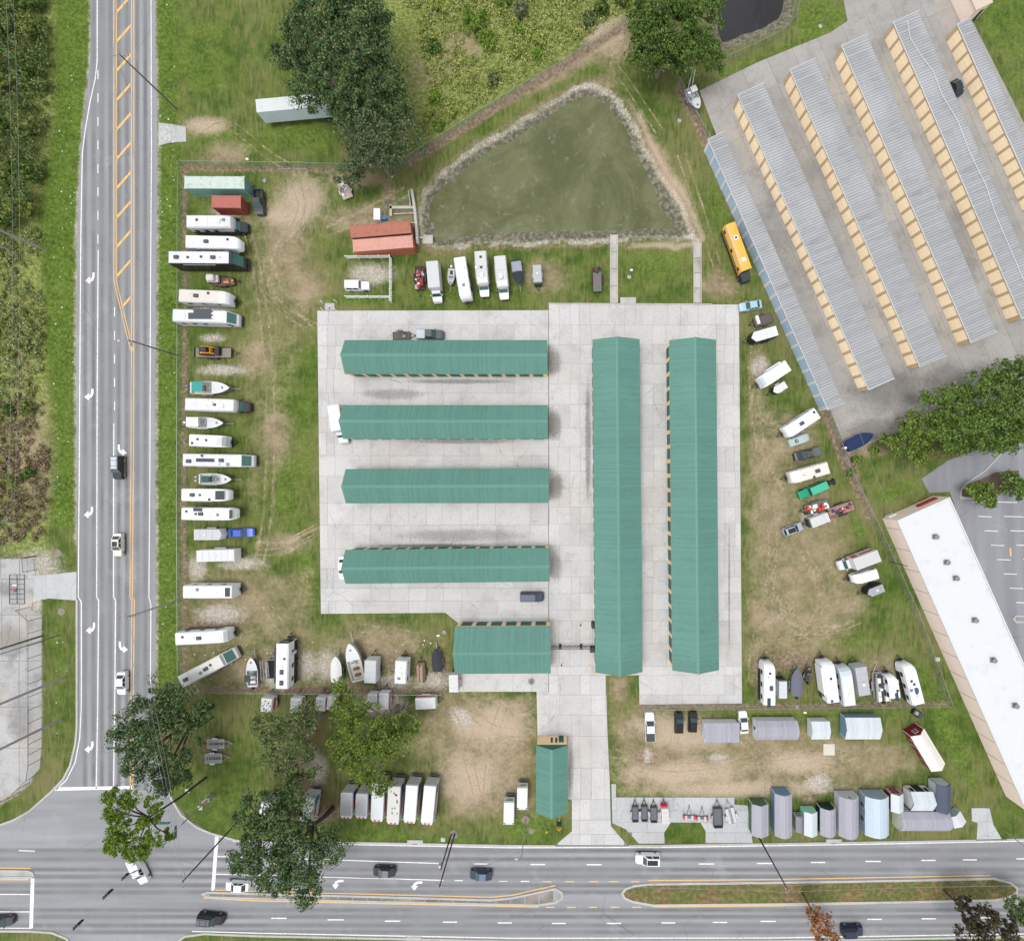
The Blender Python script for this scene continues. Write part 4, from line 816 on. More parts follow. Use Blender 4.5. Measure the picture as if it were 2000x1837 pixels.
# ---------------------------------------------------------------- poles and wires
WOOD = mat((112,104,98), .9, 0, .25, 1, .75, 'timber'); CONCP = mat((170,168,165), .8, 0, .2, .6, .75, 'concrete')
def ztop(base, top):
    a = Vector((base[0]-CX, base[1]-CY)).length; b = Vector((top[0]-CX, top[1]-CY)).length; return max(2.0, HC*(1-a/b))
def wpole(label, base, h, arm=None, lamp=False, m=None, r=(.17,.11), arms=1, ins=True):
    t = thing('utility_pole', label, 'utility pole', (*G(*base),0)); m = m or WOOD
    MB().tube([(0,0,0),(0,0,h)], list(r), 8).build('pole', m, t, True)
    if arm:
        dx, dy, ln = arm
        for k in range(arms):
            zz = h-.35-k*.9; MB().tube([(-dx*ln/2,-dy*ln/2,zz),(dx*ln/2,dy*ln/2,zz)], .07, 5).build('crossarm', mat((150,146,140),.8,0,.2,2,.8,'timber'), t)
            if ins:
                for f in (-.46,-.2,.2,.46): MB().tube([(dx*ln*f,dy*ln*f,zz+.05),(dx*ln*f,dy*ln*f,zz+.25)], [.05,.07], 6).build('insulator', mat((180,184,188),.3), t)
    if lamp:
        a, b = lamp; MB().tube([(0,0,h-1.2),(a*.5,b*.5,h-.7),(a,b,h-.65)], .05, 5).build('lamp_arm', GALV(), t); MB().rbox(a-.3,a+.3,b-.18,b+.18,h-.75,h-.58,.05).build('lamp_head', mat((176,178,180),.4), t)
    return t
def at_top(base, h): x, y = G(*base); return Vector((x, y, h))
wpole('tall wooden utility pole on the grass north of the gravel apron', (345,213), 11.8, (1,0,2.9)); wpole('utility pole by the fence opposite the skid steer trailer', (347,694), 10.3, (1,0.02,2.6), lamp=(-2.4,.1))
wpole('utility pole with twin crossarms reaching over the side road', (347,1172), 10.9, (1,-.02,2.8), arms=2, r=(.2,.13), m=CONCP)
wpole('dark wooden pole with wires at the corner of the two roads', (466,1602), 13.5, (.1,1,2.6), m=mat((84,80,76),.9,0,.2,1,.8,'timber'))
wpole('dark wooden pole standing in the round mulch ring by the main road', (888,1628), 11.5, (1,-.4,1.6), m=mat((70,66,64),.9,0,.2,1,.8,'timber')); wpole('second dark pole paired with the mulch-ring pole, with transformer', (881,1629), 8.0, None, m=mat((70,66,64),.9,0,.2,1,.8,'timber'))
t = thing('pole_transformer', 'grey drum transformer hung on the paired poles by the main road', 'transformer', (*G(880.5,1629.5),6.2)); MB().tube([(-.35,-.25,0),(-.35,-.25,.9)], .28, 10).build('tank', mat((190,192,194),.5), t, True)
wpole('dark leaning pole rising over the main road east of the trailer pad', (1483,1636), 11.2, (.6,-.3,1.2), m=mat((72,68,66),.9,0,.2,1,.8,'timber'))
wpole('light pole at the right end of the shed row', (1963,1622), 9.5, None, lamp=(1.2,-1.6), m=CONCP, r=(.1,.07))
wpole('slim metal light pole in the mulch ring south of the white vans', (1026,1600), 9.5, None, lamp=(-1.0,-.3), m=CONCP, r=(.1,.07))
for lab, b, h, rr, mm in [('thick grey concrete pole in the western scrub, upper one', (92,490), 14, (.24,.17), CONCP), ('grey concrete pole at the left edge of the western scrub', (27,491), 14, (.24,.17), CONCP), ('grey concrete pole at the scrub edge above the gravelled lot', (24,1018), 12, (.2,.15), CONCP), ('thick wooden pole leaning over the gravelled lot, the northern of three', (83,1241), 14, (.2,.15), WOOD), ('slim pole beside the northern wooden pole of the gravelled lot', (115,1240), 10, (.1,.07), WOOD), ('thick pole over the gravelled lot, the middle of three', (127,1322), 15, (.28,.2), CONCP), ('thick pole over the gravelled lot, the southern of three', (119,1404), 15, (.28,.2), CONCP)]:
    wpole(lab, b, h, (.3,1,2.2) if h > 12 else None, m=mm, r=rr)
wpole('dark leaning pole behind the fence by the white building', (1737,1096), 4.6, None, m=mat((60,60,62),.6,0,.1,1,.8,'metal'), r=(.09,.07))
def lamp_post(label, base, h, arm, m=None):
    t = thing('lamp_post', label, 'lamp post', (*G(*base),0)); m = m or GALV(); MB().tube([(0,0,0),(0,0,h)], [.08,.05], 8).build('pole', m, t, True)
    MB().tube([(0,0,h),(arm[0],arm[1],h+.1)], .035, 5).build('arm', m, t); MB().rbox(arm[0]-.28,arm[0]+.28,arm[1]-.16,arm[1]+.16,h+.02,h+.2,.05).build('lamp_head', WPAINT, t); MB().tube([(0,0,0),(0,0,.14)], .4, 10).build('footing', KERB, t); return t
lamp_post('lamp post on a concrete footing north of the green container', (517,353), 5.4, (.3,.5)); lamp_post('lamp post on a concrete footing beside the docked sailboat', (1327,236), 6.0, (.2,.4)); lamp_post('lamp post on the grass at the storage lot entrance', (1602,52), 5.0, (.2,.3)); lamp_post('small lamp post between the two drainage flumes', (1229,541), 2.6, (0,.2)); lamp_post('white floodlight post by the eastern yard south fence', (1557,1379), 2.4, (.2,.1)); lamp_post('white floodlight post west of the wide storage building', (868,1234), 2.4, (-.6,.2))
# wires along the roads
WIRE = mat((150,152,156), .5, .3, 0, 1, .8, 'wire')
def wire(label, a, b, sag=.6, r=.03):
    a, b = Vector(a), Vector(b); n = 10; t = thing('power_line', label, 'power line', (0,0,0))
    MB().tube([a.lerp(b, i/n)-Vector((0,0,sag*4*(i/n)*(1-i/n))) for i in range(n+1)], r, 4).build('wire', WIRE, t)
A, B_, C_ = at_top((345,213), 11.5), at_top((347,694), 10), at_top((347,1172), 10.5)
names = ['western','middle','eastern']
for i, dx in enumerate((-1.3, .0, 1.3)):
    o = Vector((dx,0,0)); wire('%s power wire over the side road north of the upper pole' % names[i], A+o, A+o+Vector((0,60,0)), .9); wire('%s power wire over the side road between the upper and middle poles' % names[i], A+o, B_+o); wire('%s power wire over the side road between the middle and twin-arm poles' % names[i], B_+o, C_+o); wire('%s power wire from the twin-arm pole to the corner pole' % names[i], C_+o, at_top((466,1602),13.2)+Vector((0,dx,0)))
pc, pm, pe, pr = at_top((466,1602),13.2), at_top((888,1628),11.2), at_top((1483,1636),11), at_top((1963,1622),9.3)
for i, dy in enumerate((-.6, .6)):
    o = Vector((0,dy,0)); w_ = ['southern','northern'][i]; wire('%s wire above the main road from corner pole to mulch-ring pole' % w_, pc+o, pm+o); wire('%s wire above the main road from mulch-ring pole to the leaning pole' % w_, pm+o, pe+o); wire('%s wire above the main road from the leaning pole eastward' % w_, pe+o, pe+o+Vector((70,1,0)))
    wire('%s wire above the intersection heading west' % w_, pc+o, pc+o+Vector((-60,-1,0)))
for i, x in enumerate((8, 22)): wire(['western','eastern'][i]+' thin wire over the western scrub', G3(x,-80,13), G3(x,1100,13), 1.2, .025)
wire('long thin wire crossing the eastern yard fence', G3(1655,780,6), G3(1745,1010,5), .3, .02)
# street-name signs and their mast, signal boxes on the span wire
t = thing('signal_mast', 'grey steel mast carrying the traffic signal span wire', 'mast', (*G(415,1553),0)); MB().tube([(0,0,0),(0,0,7.5)], [.16,.11], 8).build('pole', CONCP, t, True); MB().box(-.4,.4,-.3,.4,0,1.3).build('cabinet', mat((150,152,154),.5), t)
sx, sy = G(328,1614,6.6)
def letters(parent, n, x0, y0, dx, dy, z, wd):
    for i in range(n):
        if i in (5,): continue
        a, b = x0+dx*i, y0+dy*i; MB().box(a-wd*.35, a+wd*.35, b-.012, b+.012, z-.13, z+.13).build('letter', WPAINT, parent)
SG = mat((0,120,96), .4, 0, .05, 1, .9, 'sign')
t = thing('street_sign', 'green street-name sign hanging parallel to the main road', 'street sign', (sx-1.2, sy+.4, 6.2)); MB().box(-1.15,1.15,-.02,.02,-.28,.28).build('panel', SG, t); letters(t, 9, -.8, .03, .2, 0, 0, .13)
t = thing('street_sign', 'green street-name sign hanging parallel to the side road', 'street sign', (sx+1.1, sy-1.3, 6.2), math.pi/2); MB().box(-1.15,1.15,-.02,.02,-.28,.28).build('panel', SG, t); letters(t, 9, -.8, .03, .2, 0, 0, .13)
wire('span wire carrying the traffic signals across the intersection', (G(415,1553)[0], G(415,1553)[1], 7.3), G3(120,1850,7.3), .3, .04)
for i, (px, py) in enumerate([(241,1715),(208,1748),(150,1808)]):
    x, y = G(px, py, 6.4); t = thing('traffic_signal', 'black traffic signal cluster on the span wire, ' + ['nearest the white pickup','the middle one','nearest the south-west kerb'][i], 'traffic signal', (x, y, 5.6), rad(45), 'traffic signals on the span wire')
    for k in (-1, 0, 1) if i else (0, .6):
        MB().box(k*.55-.18, k*.55+.18, -.15, .15, 0, 1.05).build('housing', BLACK(), t)
        for j in range(3): MB().tube([(k*.55,.15,.2+j*.33),(k*.55,.34,.18+j*.33)], .13, 8).build('visor', BLACK(), t)
# little things on the grass
t = thing('office_sign', 'carved wooden sign with green panel and gold top south of the office', 'sign', (*G(1092,1602),0)); MB().tube([(0,1.3,0),(0,1.3,1.7)], .07, 6).build('post', VIN, t); MB().box(-.5,.5,.0,.12,.3,1.5).build('panel', DGREEN, t); MB().box(-.55,.55,-.1,.02,1.5,1.95).build('gold_board', mat((214,160,70),.5), t); MB().loft([[(-.5,-.1,1.95),(.5,-.1,1.95),(0,-.1,2.5)],[(-.5,.02,1.95),(.5,.02,1.95),(0,.02,2.5)]]).build('gold_crest', mat((240,186,96),.5), t)
t = thing('fire_hydrant', 'yellow fire hydrant on the grass beside the office sign', 'fire hydrant', (*G(1068,1620),0)); HY = mat((226,206,24),.5); MB().tube([(0,0,0),(0,0,.55),(0,0,.62),(0,0,.78)], [.13,.13,.17,.04], 10).build('barrel', HY, t, True); MB().tube([(-.25,0,.42),(.25,0,.42)], .07, 8).build('outlet', HY, t); MB().tube([(0,-.24,.38),(0,0,.38)], .09, 8).build('pumper_outlet', HY, t)
MULCH = mat((150,138,130), .95, 0, .35, 4, .7, 'mulch')
for lab, x, y, r_ in [('round mulch ring around the slim light pole', 1026,1600,.85), ('small bare gravel patch below the slim light pole', 1038,1622,.6), ('grey stump ring on the grass by the gravelled lot, northern', 113,1080,.8), ('grey stump ring on the grass by the gravelled lot, southern', 120,1194,.75), ('pale gravel ring around the paired poles', 886,1629,.95), ('small bare ring on the lawn at the road corner', 398,1566,.5)]:
    t = thing('mulch_ring', lab, 'mulch ring', (*G(x,y),0)); k = 14; MB().loft([[(r_*math.cos(a)*R.uniform(.85,1.1), r_*math.sin(a)*R.uniform(.85,1.1), zz) for a in [6.283*i/k for i in range(k)]] for zz in (.0,.05)]).build('mulch', MULCH, t)
for lab, x, y in [('white utility box on the corner lawn, northern', 368,1542), ('white utility box on the corner lawn, southern', 393,1575), ('grey utility box by the white building fence', 1829,1286), ('pale concrete manhole cover slab on the verge by the paired poles', 866,1637), ('pale concrete pad by the eastern yard fence near the blue boat', 1668,905)]:  # last two: a manhole cover slab and a concrete pad, built as boxes
    t = thing('utility_box_or_slab', lab, 'utility box', (*G(x,y),0)); MB().rbox(-.45,.45,-.4,.4,0,.35,.06).build('housing', mat((205,206,205),.6,0,.2,2,.75), t); MB().box(-.3,.3,-.25,.25,.35,.38).build('lid', mat((185,186,186),.6), t)
for lab, x, y in [('storm drain inlet in the kerb by the paired poles', 811,1646), ('storm drain inlet in the kerb below the shed row', 1628,1644), ('storm drain inlet at the south kerb', 808,1835)]:
    t = thing('storm_drain', lab, 'drain', (*G(x,y),0)); MB().box(-1.6,1.6,.0,.75,0,.16).build('hood', KERB, t); MB().box(-.55,.55,-.12,.05,.03,.145).build('opening', BLACK(), t)
# ---------------------------------------------------------------- vehicles
_wheel = {}
def wheel(parent, x, y, r=.34, w=.24, rim=False, name='wheel'):
    key = (r, w)
    if key not in _wheel:
        a = MB().tube([(0,-w/2,0),(0,-w/2+.03,0),(0,w/2-.03,0),(0,w/2,0)], [r*.9,r,r,r*.9], 14); me = bpy.data.meshes.new('wheel'); me.from_pydata(a.v, [], a.f); me.materials.append(RUBBER())
        b = MB().tube([(0,-w/2-.012,0),(0,w/2+.012,0)], r*.62, 10); m2 = bpy.data.meshes.new('rim'); m2.from_pydata(b.v, [], b.f); m2.materials.append(STEEL()); _wheel[key] = (me, m2)
    o = link(name, _wheel[key][0], parent, (x, y, r))
    if rim: link('rim', _wheel[key][1], o)
    return o
def on_face(q, u0, u1, v0, v1, d=.012):
    """quad lying on the face q (a,b,c,d), between fractions u and v, lifted d outward"""
    a, b, c, e = [Vector(p) for p in q]; n = (b-a).cross(e-a).normalized()*d
    P = lambda u, v: (a.lerp(b, u)).lerp(e.lerp(c, u), v)+n
    return MB().quad(P(u0,v0), P(u1,v0), P(u1,v1), P(u0,v1))
KIND = {  # hood z, belt z, roof z, cabin base rear, roof rear, roof front, windshield base (fractions of length), nose z, tail z
    'sedan': (.92,.96,1.44,-.40,-.24,.06,.24,.72,.98), 'suv': (1.08,1.08,1.74,-.49,-.45,.06,.22,.85,1.08), 'van': (1.08,1.10,1.80,-.49,-.46,.16,.34,.85,1.10),
    'pickup': (1.08,1.12,1.80,-.10,-.07,.12,.25,.9,1.12), 'crew': (1.08,1.12,1.82,-.17,-.14,.10,.24,.9,1.12), 'jeep': (1.08,1.10,1.82,-.47,-.46,.13,.17,1.02,1.1), 'hatch': (.95,1.0,1.52,-.48,-.40,.05,.24,.75,1.0)}
def car(label, rear, front, kind, rgb, W=1.84, z=.7, roof=None, bed=None, extra=None, grp=None, cat=None, rims=True):
    loc, rot, L = span(rear, front, z); hz, bz, rz, c0, c1, c2, c3, nz, tz = KIND[kind]
    t = thing({'pickup':'pickup_truck','crew':'pickup_truck','jeep':'off_road_car','van':'minivan'}.get(kind, 'parked_car' if grp is None else 'car'), label, cat or {'pickup':'pickup truck','crew':'pickup truck','van':'van'}.get(kind, 'car'), (loc[0], loc[1], .02), rot, grp)
    m = mat(rgb, .3, .1, .06, 1.5, .8, 'car_paint'); h = W/2; box = kind in ('jeep',)
    st = [(-.5,.40,tz-.14),(-.485,.46,tz-.03),(-.40,.495,tz),(c0,.5,bz),(c3,.5,max(hz,bz-.02)),(.40,.485,hz-.03),(.47,.44,nz+.08),(.5,.36,nz-.06)]
    if box: st = [(-.5,.47,tz-.02),(-.48,.49,tz),(c0,.5,bz),(c3,.47,hz),(.44,.42,hz-.02),(.5,.40,hz-.1)]
    isp = kind in ('pickup','crew')
    if isp: st = [s_ for s_ in st if s_[0] >= c0-.001]; st[0] = (c0-.005,.5,bz)
    mb = MB(); mb.loft([[(x*L,-w*W,.28),(x*L,-w*W*1.0,zt*.62),(x*L,-w*W*.93,zt),(x*L,w*W*.93,zt),(x*L,w*W,zt*.62),(x*L,w*W,.28)] for x, w, zt in st]); mb.build('body', m, t, True)
    # cabin
    wb, wt = .455*W, .385*W
    if box: wt = .42*W
    q = dict(b=[(c0*L,-wb,bz),(c3*L,-wb,bz),(c3*L,wb,bz),(c0*L,wb,bz)], t=[(c1*L,-wt,rz-.03),(c2*L,-wt,rz-.03),(c2*L,wt,rz-.03),(c1*L,wt,rz-.03)])
    MB().loft([q['b'], q['t']]).build('cabin', m, t)
    rm = m if roof is None else mat(roof, .3, .1, .05, 1.5, .8, 'car_paint')
    MB().rbox(c1*L+.02, c2*L-.02, -wt+.02, wt-.02, rz-.04, rz+.03, .06).build('roof', rm, t)
    b, tp = q['b'], q['t']; g = glass((44,62,66))
    on_face([b[1],b[2],tp[2],tp[1]], .05,.95,.08,.94).build('windshield', g, t)
    on_face([b[3],b[0],tp[0],tp[3]], .08,.92,.15,.9).build('rear_window', glass(), t)
    for f in ([b[0],b[1],tp[1],tp[0]], [b[2],b[3],tp[3],tp[2]]):
        for u0, u1 in ((.07,.47),(.53,.88)): on_face(f, *((u0,u1) if f[0] is b[0] else (1-u1,1-u0)), .12,.88).build('side_window', glass(), t)
    for s in (-1, 1):
        MB().box(.465*L,.49*L,s*.33*W-.13,s*.33*W+.13,nz*.72,nz*.95).build('headlight', mat((225,230,235),.15), t)
        MB().box(-.502*L,-.485*L,s*.36*W-.12,s*.36*W+.12,.62,.82).build('tail_light', mat((150,20,22),.3), t)
        MB().rbox(c3*L*.8-.1,c3*L*.8+.08,s*(h+.1)-.1,s*(h+.1)+.1,bz-.06,bz+.12,.03).build('mirror', m, t)
        for fx in (-.30,.31): wheel(t, fx*L, s*(h-.13), .34 if not isp and kind not in ('suv','jeep') else .38, .24, rims)
    if isp:
        x0, x1 = -.5*L, c0*L-.03; bd = MB().box(x0,x1,-h+.04,h-.04,.4,.62)
        for s in (-1, 1): bd.box(x0,x1,min(s*(h-.02),s*(h-.14)),max(s*(h-.02),s*(h-.14)),.42,bz)
        bd.box(x0,x0+.1,-h+.1,h-.1,.42,bz-.01).box(x1-.1,x1,-h+.1,h-.1,.42,bz-.01); bd.build('bed', m, t)
        if bed: MB().rbox(x0+.04,x1-.02,-h+.08,h-.08,bz-.01,bz+.05 if bed[0] == 'cover' else bz+.62,.05).build('bed_cover' if bed[0] == 'cover' else 'topper', mat(bed[1],.6), t)
        else: MB().box(x0+.1,x1-.1,-h+.16,h-.16,.62,.65).build('bed_liner', BLACK(), t)
    if extra == 'sunroof': MB().box((c1+.08)*L,(c2-.01)*L,-wt*.72,wt*.72,rz+.025,rz+.04).build('sunroof', glass((20,24,30)), t)
    if extra == 'rack':
        for s in (-1,1): MB().tube([(c1*L+.2,s*wt*.85,rz+.09),(c2*L-.2,s*wt*.85,rz+.09)], .03, 5).build('roof_rail', BLACK(), t)
        for f in (.3,.75): MB().tube([((c1+(c2-c1)*f)*L,-wt*.85,rz+.1),((c1+(c2-c1)*f)*L,wt*.85,rz+.1)], .025, 5).build('cross_bar', BLACK(), t)
    if extra == 'ladders':
        for s in (-.35,0,.35): MB().tube([(c1*L,s,rz+.12),(c2*L,s,rz+.12)], .05, 5).build('rack_bar', mat((150,140,110),.7), t)
    if extra == 'spare': MB().tube([(-.5*L-.02,0,.95),(-.5*L-.25,0,.95)], .38, 14).build('spare_wheel', RUBBER(), t)
    return t
def roof_items(t, items, L, W, zr):
    for k, fx, fy in items:
        x, y = fx*L, fy*W
        if k == 'ac': MB().rbox(x-.5,x+.45,y-.36,y+.36,zr,zr+.27,.12).build('air_conditioner', mat((236,238,240),.5), t)
        elif k == 'acd': MB().rbox(x-.5,x+.45,y-.36,y+.36,zr,zr+.27,.12).build('air_conditioner', mat((72,78,86),.5), t)
        elif k == 'vent': MB().rbox(x-.22,x+.22,y-.22,y+.22,zr,zr+.1,.05).build('roof_vent', mat((215,218,220),.5), t)
        elif k == 'ventd': MB().rbox(x-.24,x+.24,y-.24,y+.24,zr,zr+.1,.05).build('roof_vent', mat((52,58,64),.4), t)
        elif k == 'pipe': MB().tube([(x,y,zr),(x,y,zr+.14)], .1, 8).build('vent_pipe', mat((90,94,98),.5), t)
        elif k == 'solar': MB().box(x-.9,x+.9,y-.34,y+.34,zr+.03,zr+.07).build('solar_panel', mat((58,66,84),.2), t)
        elif k == 'dish': MB().tube([(x,y,zr),(x,y,zr+.12),(x,y,zr+.4)], [.3,.35,.12], 12).build('antenna_dome', mat((240,240,242),.4), t, True)
        elif k == 'hatch': MB().box(x-.3,x+.3,y-.3,y+.3,zr,zr+.06).build('hatch', mat((120,128,136),.4), t)
def hitch(t, x, L2=1.3, tanks=True, W=1.6, z=.55, dark=True):
    m = BLACK() if dark else GALV()
    for s in (-1, 1): MB().tube([(x-.2,s*W*.4,z),(x+L2,0,z)], .055, 5).build('drawbar', m, t)
    MB().tube([(x+L2*.82,0,.05),(x+L2*.82,0,1.0)], .05, 6).build('jack', STEEL(), t); MB().tube([(x+L2-.1,0,z),(x+L2+.18,0,z)], .07, 6).build('coupler', m, t)
    if tanks:
        for s in (-1, 1): MB().tube([(x+.4,s*.2,z),(x+.4,s*.2,z+.5),(x+.4,s*.2,z+.6)], [.16,.16,.06], 10).build('gas_bottle', mat((226,228,230),.4) if not dark else BLACK(), t, True)
def fittings(t, x0, xe, h, z, L):
    sm_ = mat((176,178,180),.6,0,.2,2,.8,'sealant'); n = max(2, int((xe-x0)/2.1))
    for i in range(1, n): MB().box(x0+(xe-x0)*i/n-.025, x0+(xe-x0)*i/n+.025, -h+.17, h-.17, z+.016, z+.026).build('roof_seam', sm_, t)
    for s in (-1,1): MB().box(x0+.1, xe, min(s*(h-.17),s*(h-.11)), max(s*(h-.17),s*(h-.11)), z-.005, z+.03).build('gutter_rail', sm_, t)
    MB().tube([(x0+L*.2,-h-.07,z-.32),(x0+L*.66,-h-.07,z-.32)], .07, 6).build('awning', mat((150,152,156),.6), t)
    for y in (.25,.65): MB().tube([(x0-.06,y,.8),(x0-.06,y,z+.05),(x0+.25,y,z+.06)], .02, 4).build('ladder_rail', STEEL(), t)
    for k in range(5): MB().tube([(x0-.06,.25,.95+k*.4),(x0-.06,.65,.95+k*.4)], .018, 4).build('ladder_rung', STEEL(), t)
def rv(label, rear, front, z=3.05, W=2.45, rgb=(236,240,244), nose='slant', items=(), lower=None, stripe=None, cap=None, roofc=(240,243,246), slide=None, grp='recreational vehicles in the storage yard', win=3, door=True, name='travel_trailer', tanks=True, capd=None):
    loc, rot, L = span(rear, front, z); t = thing(name, label, 'travel trailer', loc, rot, grp); h = W/2; m = mat(rgb, .4, 0, .08, .8, .82, 'gelcoat'); z0 = .55; x0, x1 = -L/2, L/2
    if nose == 'slant': top = [(x0,z-.06),(x0+.2,z),(x1-1.5,z),(x1-.55,z-.22),(x1-.12,z-.8),(x1,z-1.2)]
    elif nose == 'round': top = [(x0,z-.3),(x0+.3,z-.06),(x0+.7,z),(x1-1.3,z),(x1-.7,z-.15),(x1-.3,z-.5),(x1-.05,z-1.05),(x1,z-1.5)]
    elif nose == 'fifth': top = [(x0,z-.06),(x0+.15,z),(x1-2.2,z),(x1-.9,z-.1),(x1-.3,z-.35),(x1,z-.9)]
    else: top = [(x0,z-.08),(x0+.15,z),(x1-.15,z),(x1,z-.1)]
    c = .14; nar = {'round': .5, 'slant': .12, 'fifth': .45}.get(nose, 0.05)
    mb = MB(); rings = []
    for i, (x, zt) in enumerate(top):
        k = max(0, (i-2)/(len(top)-3)) if nose != 'flat' and i > 2 else 0; w = h-nar*k*k
        zb = z0 if nose != 'fifth' or x < x1-2.0 else z0+1.0*min(1, (x-x1+2.0)/.4+.0)
        rings.append([(x,-w,zb),(x,-w,zt-c),(x,-w+c,zt),(x,w-c,zt),(x,w,zt-c),(x,w,zb)])
    mb.loft(rings).build('body', m, t, True)
    xe = top[-3][0] if nose not in ('flat',) else x1-.1
    if nose == 'slant': xe = x1-1.5
    if nose in ('round','fifth'): xe = x1-1.35 if nose == 'round' else x1-2.3
    MB().box(x0+.12, xe, -h+.16, h-.16, z-.02, z+.018).build('roof_membrane', mat(roofc, .6, 0, .12, .7, .82, 'membrane'), t)
    if cap:
        pr = [p for p in top if p[0] >= xe-.05]
        mb = MB()
        for (xa, za), (xb, zb) in zip(pr, pr[1:]): mb.quad((xa,-h*.8,za+.012),(xb,-h*.78,zb+.012),(xb,h*.78,zb+.012),(xa,h*.8,za+.012))
        mb.build('front_cap', mat(cap,.35), t)
    if capd:
        mb = MB(); a0, a1 = capd; mb.quad((x1-a0,-h*.72,z+.02),(x1-a1,-h*.72,z+.02),(x1-a1,h*.72,z+.02),(x1-a0,h*.72,z+.02)); mb.build('front_window', glass(), t)
    if lower: 
        for s in (-1,1): MB().box(x0+.05,x1-(1.7 if nose!='flat' else .1),min(s*h,s*(h+.012)),max(s*h,s*(h+.012)),z0,z0+.95).build('skirt', mat(lower,.4), t)
    if stripe:
        for s in (-1,1): MB().box(x0+.1,x1-1.4,min(s*h,s*(h+.015)),max(s*h,s*(h+.015)),z0+1.05,z0+1.35).build('stripe', mat(stripe,.4), t)
    for s in (-1, 1):
        for i in range(win):
            x = x0+L*(.16+.6*i/max(1,win-1)); MB().box(x-.45,x+.45,min(s*h,s*(h+.025)),max(s*h,s*(h+.025)),1.65,2.3).build('window', glass(), t)
        for fx in ((-.08,.03) if L > 5.5 else (-.04,)): wheel(t, fx*L, s*(h-.2), .36, .24)
    if door: MB().box(x1-L*.32,x1-L*.32+.7,-h-.03,-h,.75,2.55).build('door', mat((222,226,230),.4), t)
    if slide:
        sx, sl_, sd, sc = slide; s = 1 if sd > 0 else -1; MB().rbox(sx*L-sl_/2,sx*L+sl_/2,min(s*(h-.1),s*(h+abs(sd))),max(s*(h-.1),s*(h+abs(sd))),.75,z-.35,.05).build('slide_out', mat(sc,.4), t)
    fittings(t, x0, xe, h, z, L)
    roof_items(t, items, L, W, z+.015)
    if nose == 'fifth': MB().tube([(x1-.9,0,1.6),(x1-.9,0,1.0)], .09, 8).build('king_pin', BLACK(), t); [MB().tube([(x1-2.3,s*.7,1.0),(x1-2.3,s*.7,.02)], .06, 6).build('landing_leg', STEEL(), t) for s in (-1,1)]
    else: hitch(t, x1-.1, 1.25, tanks, W)
    return t
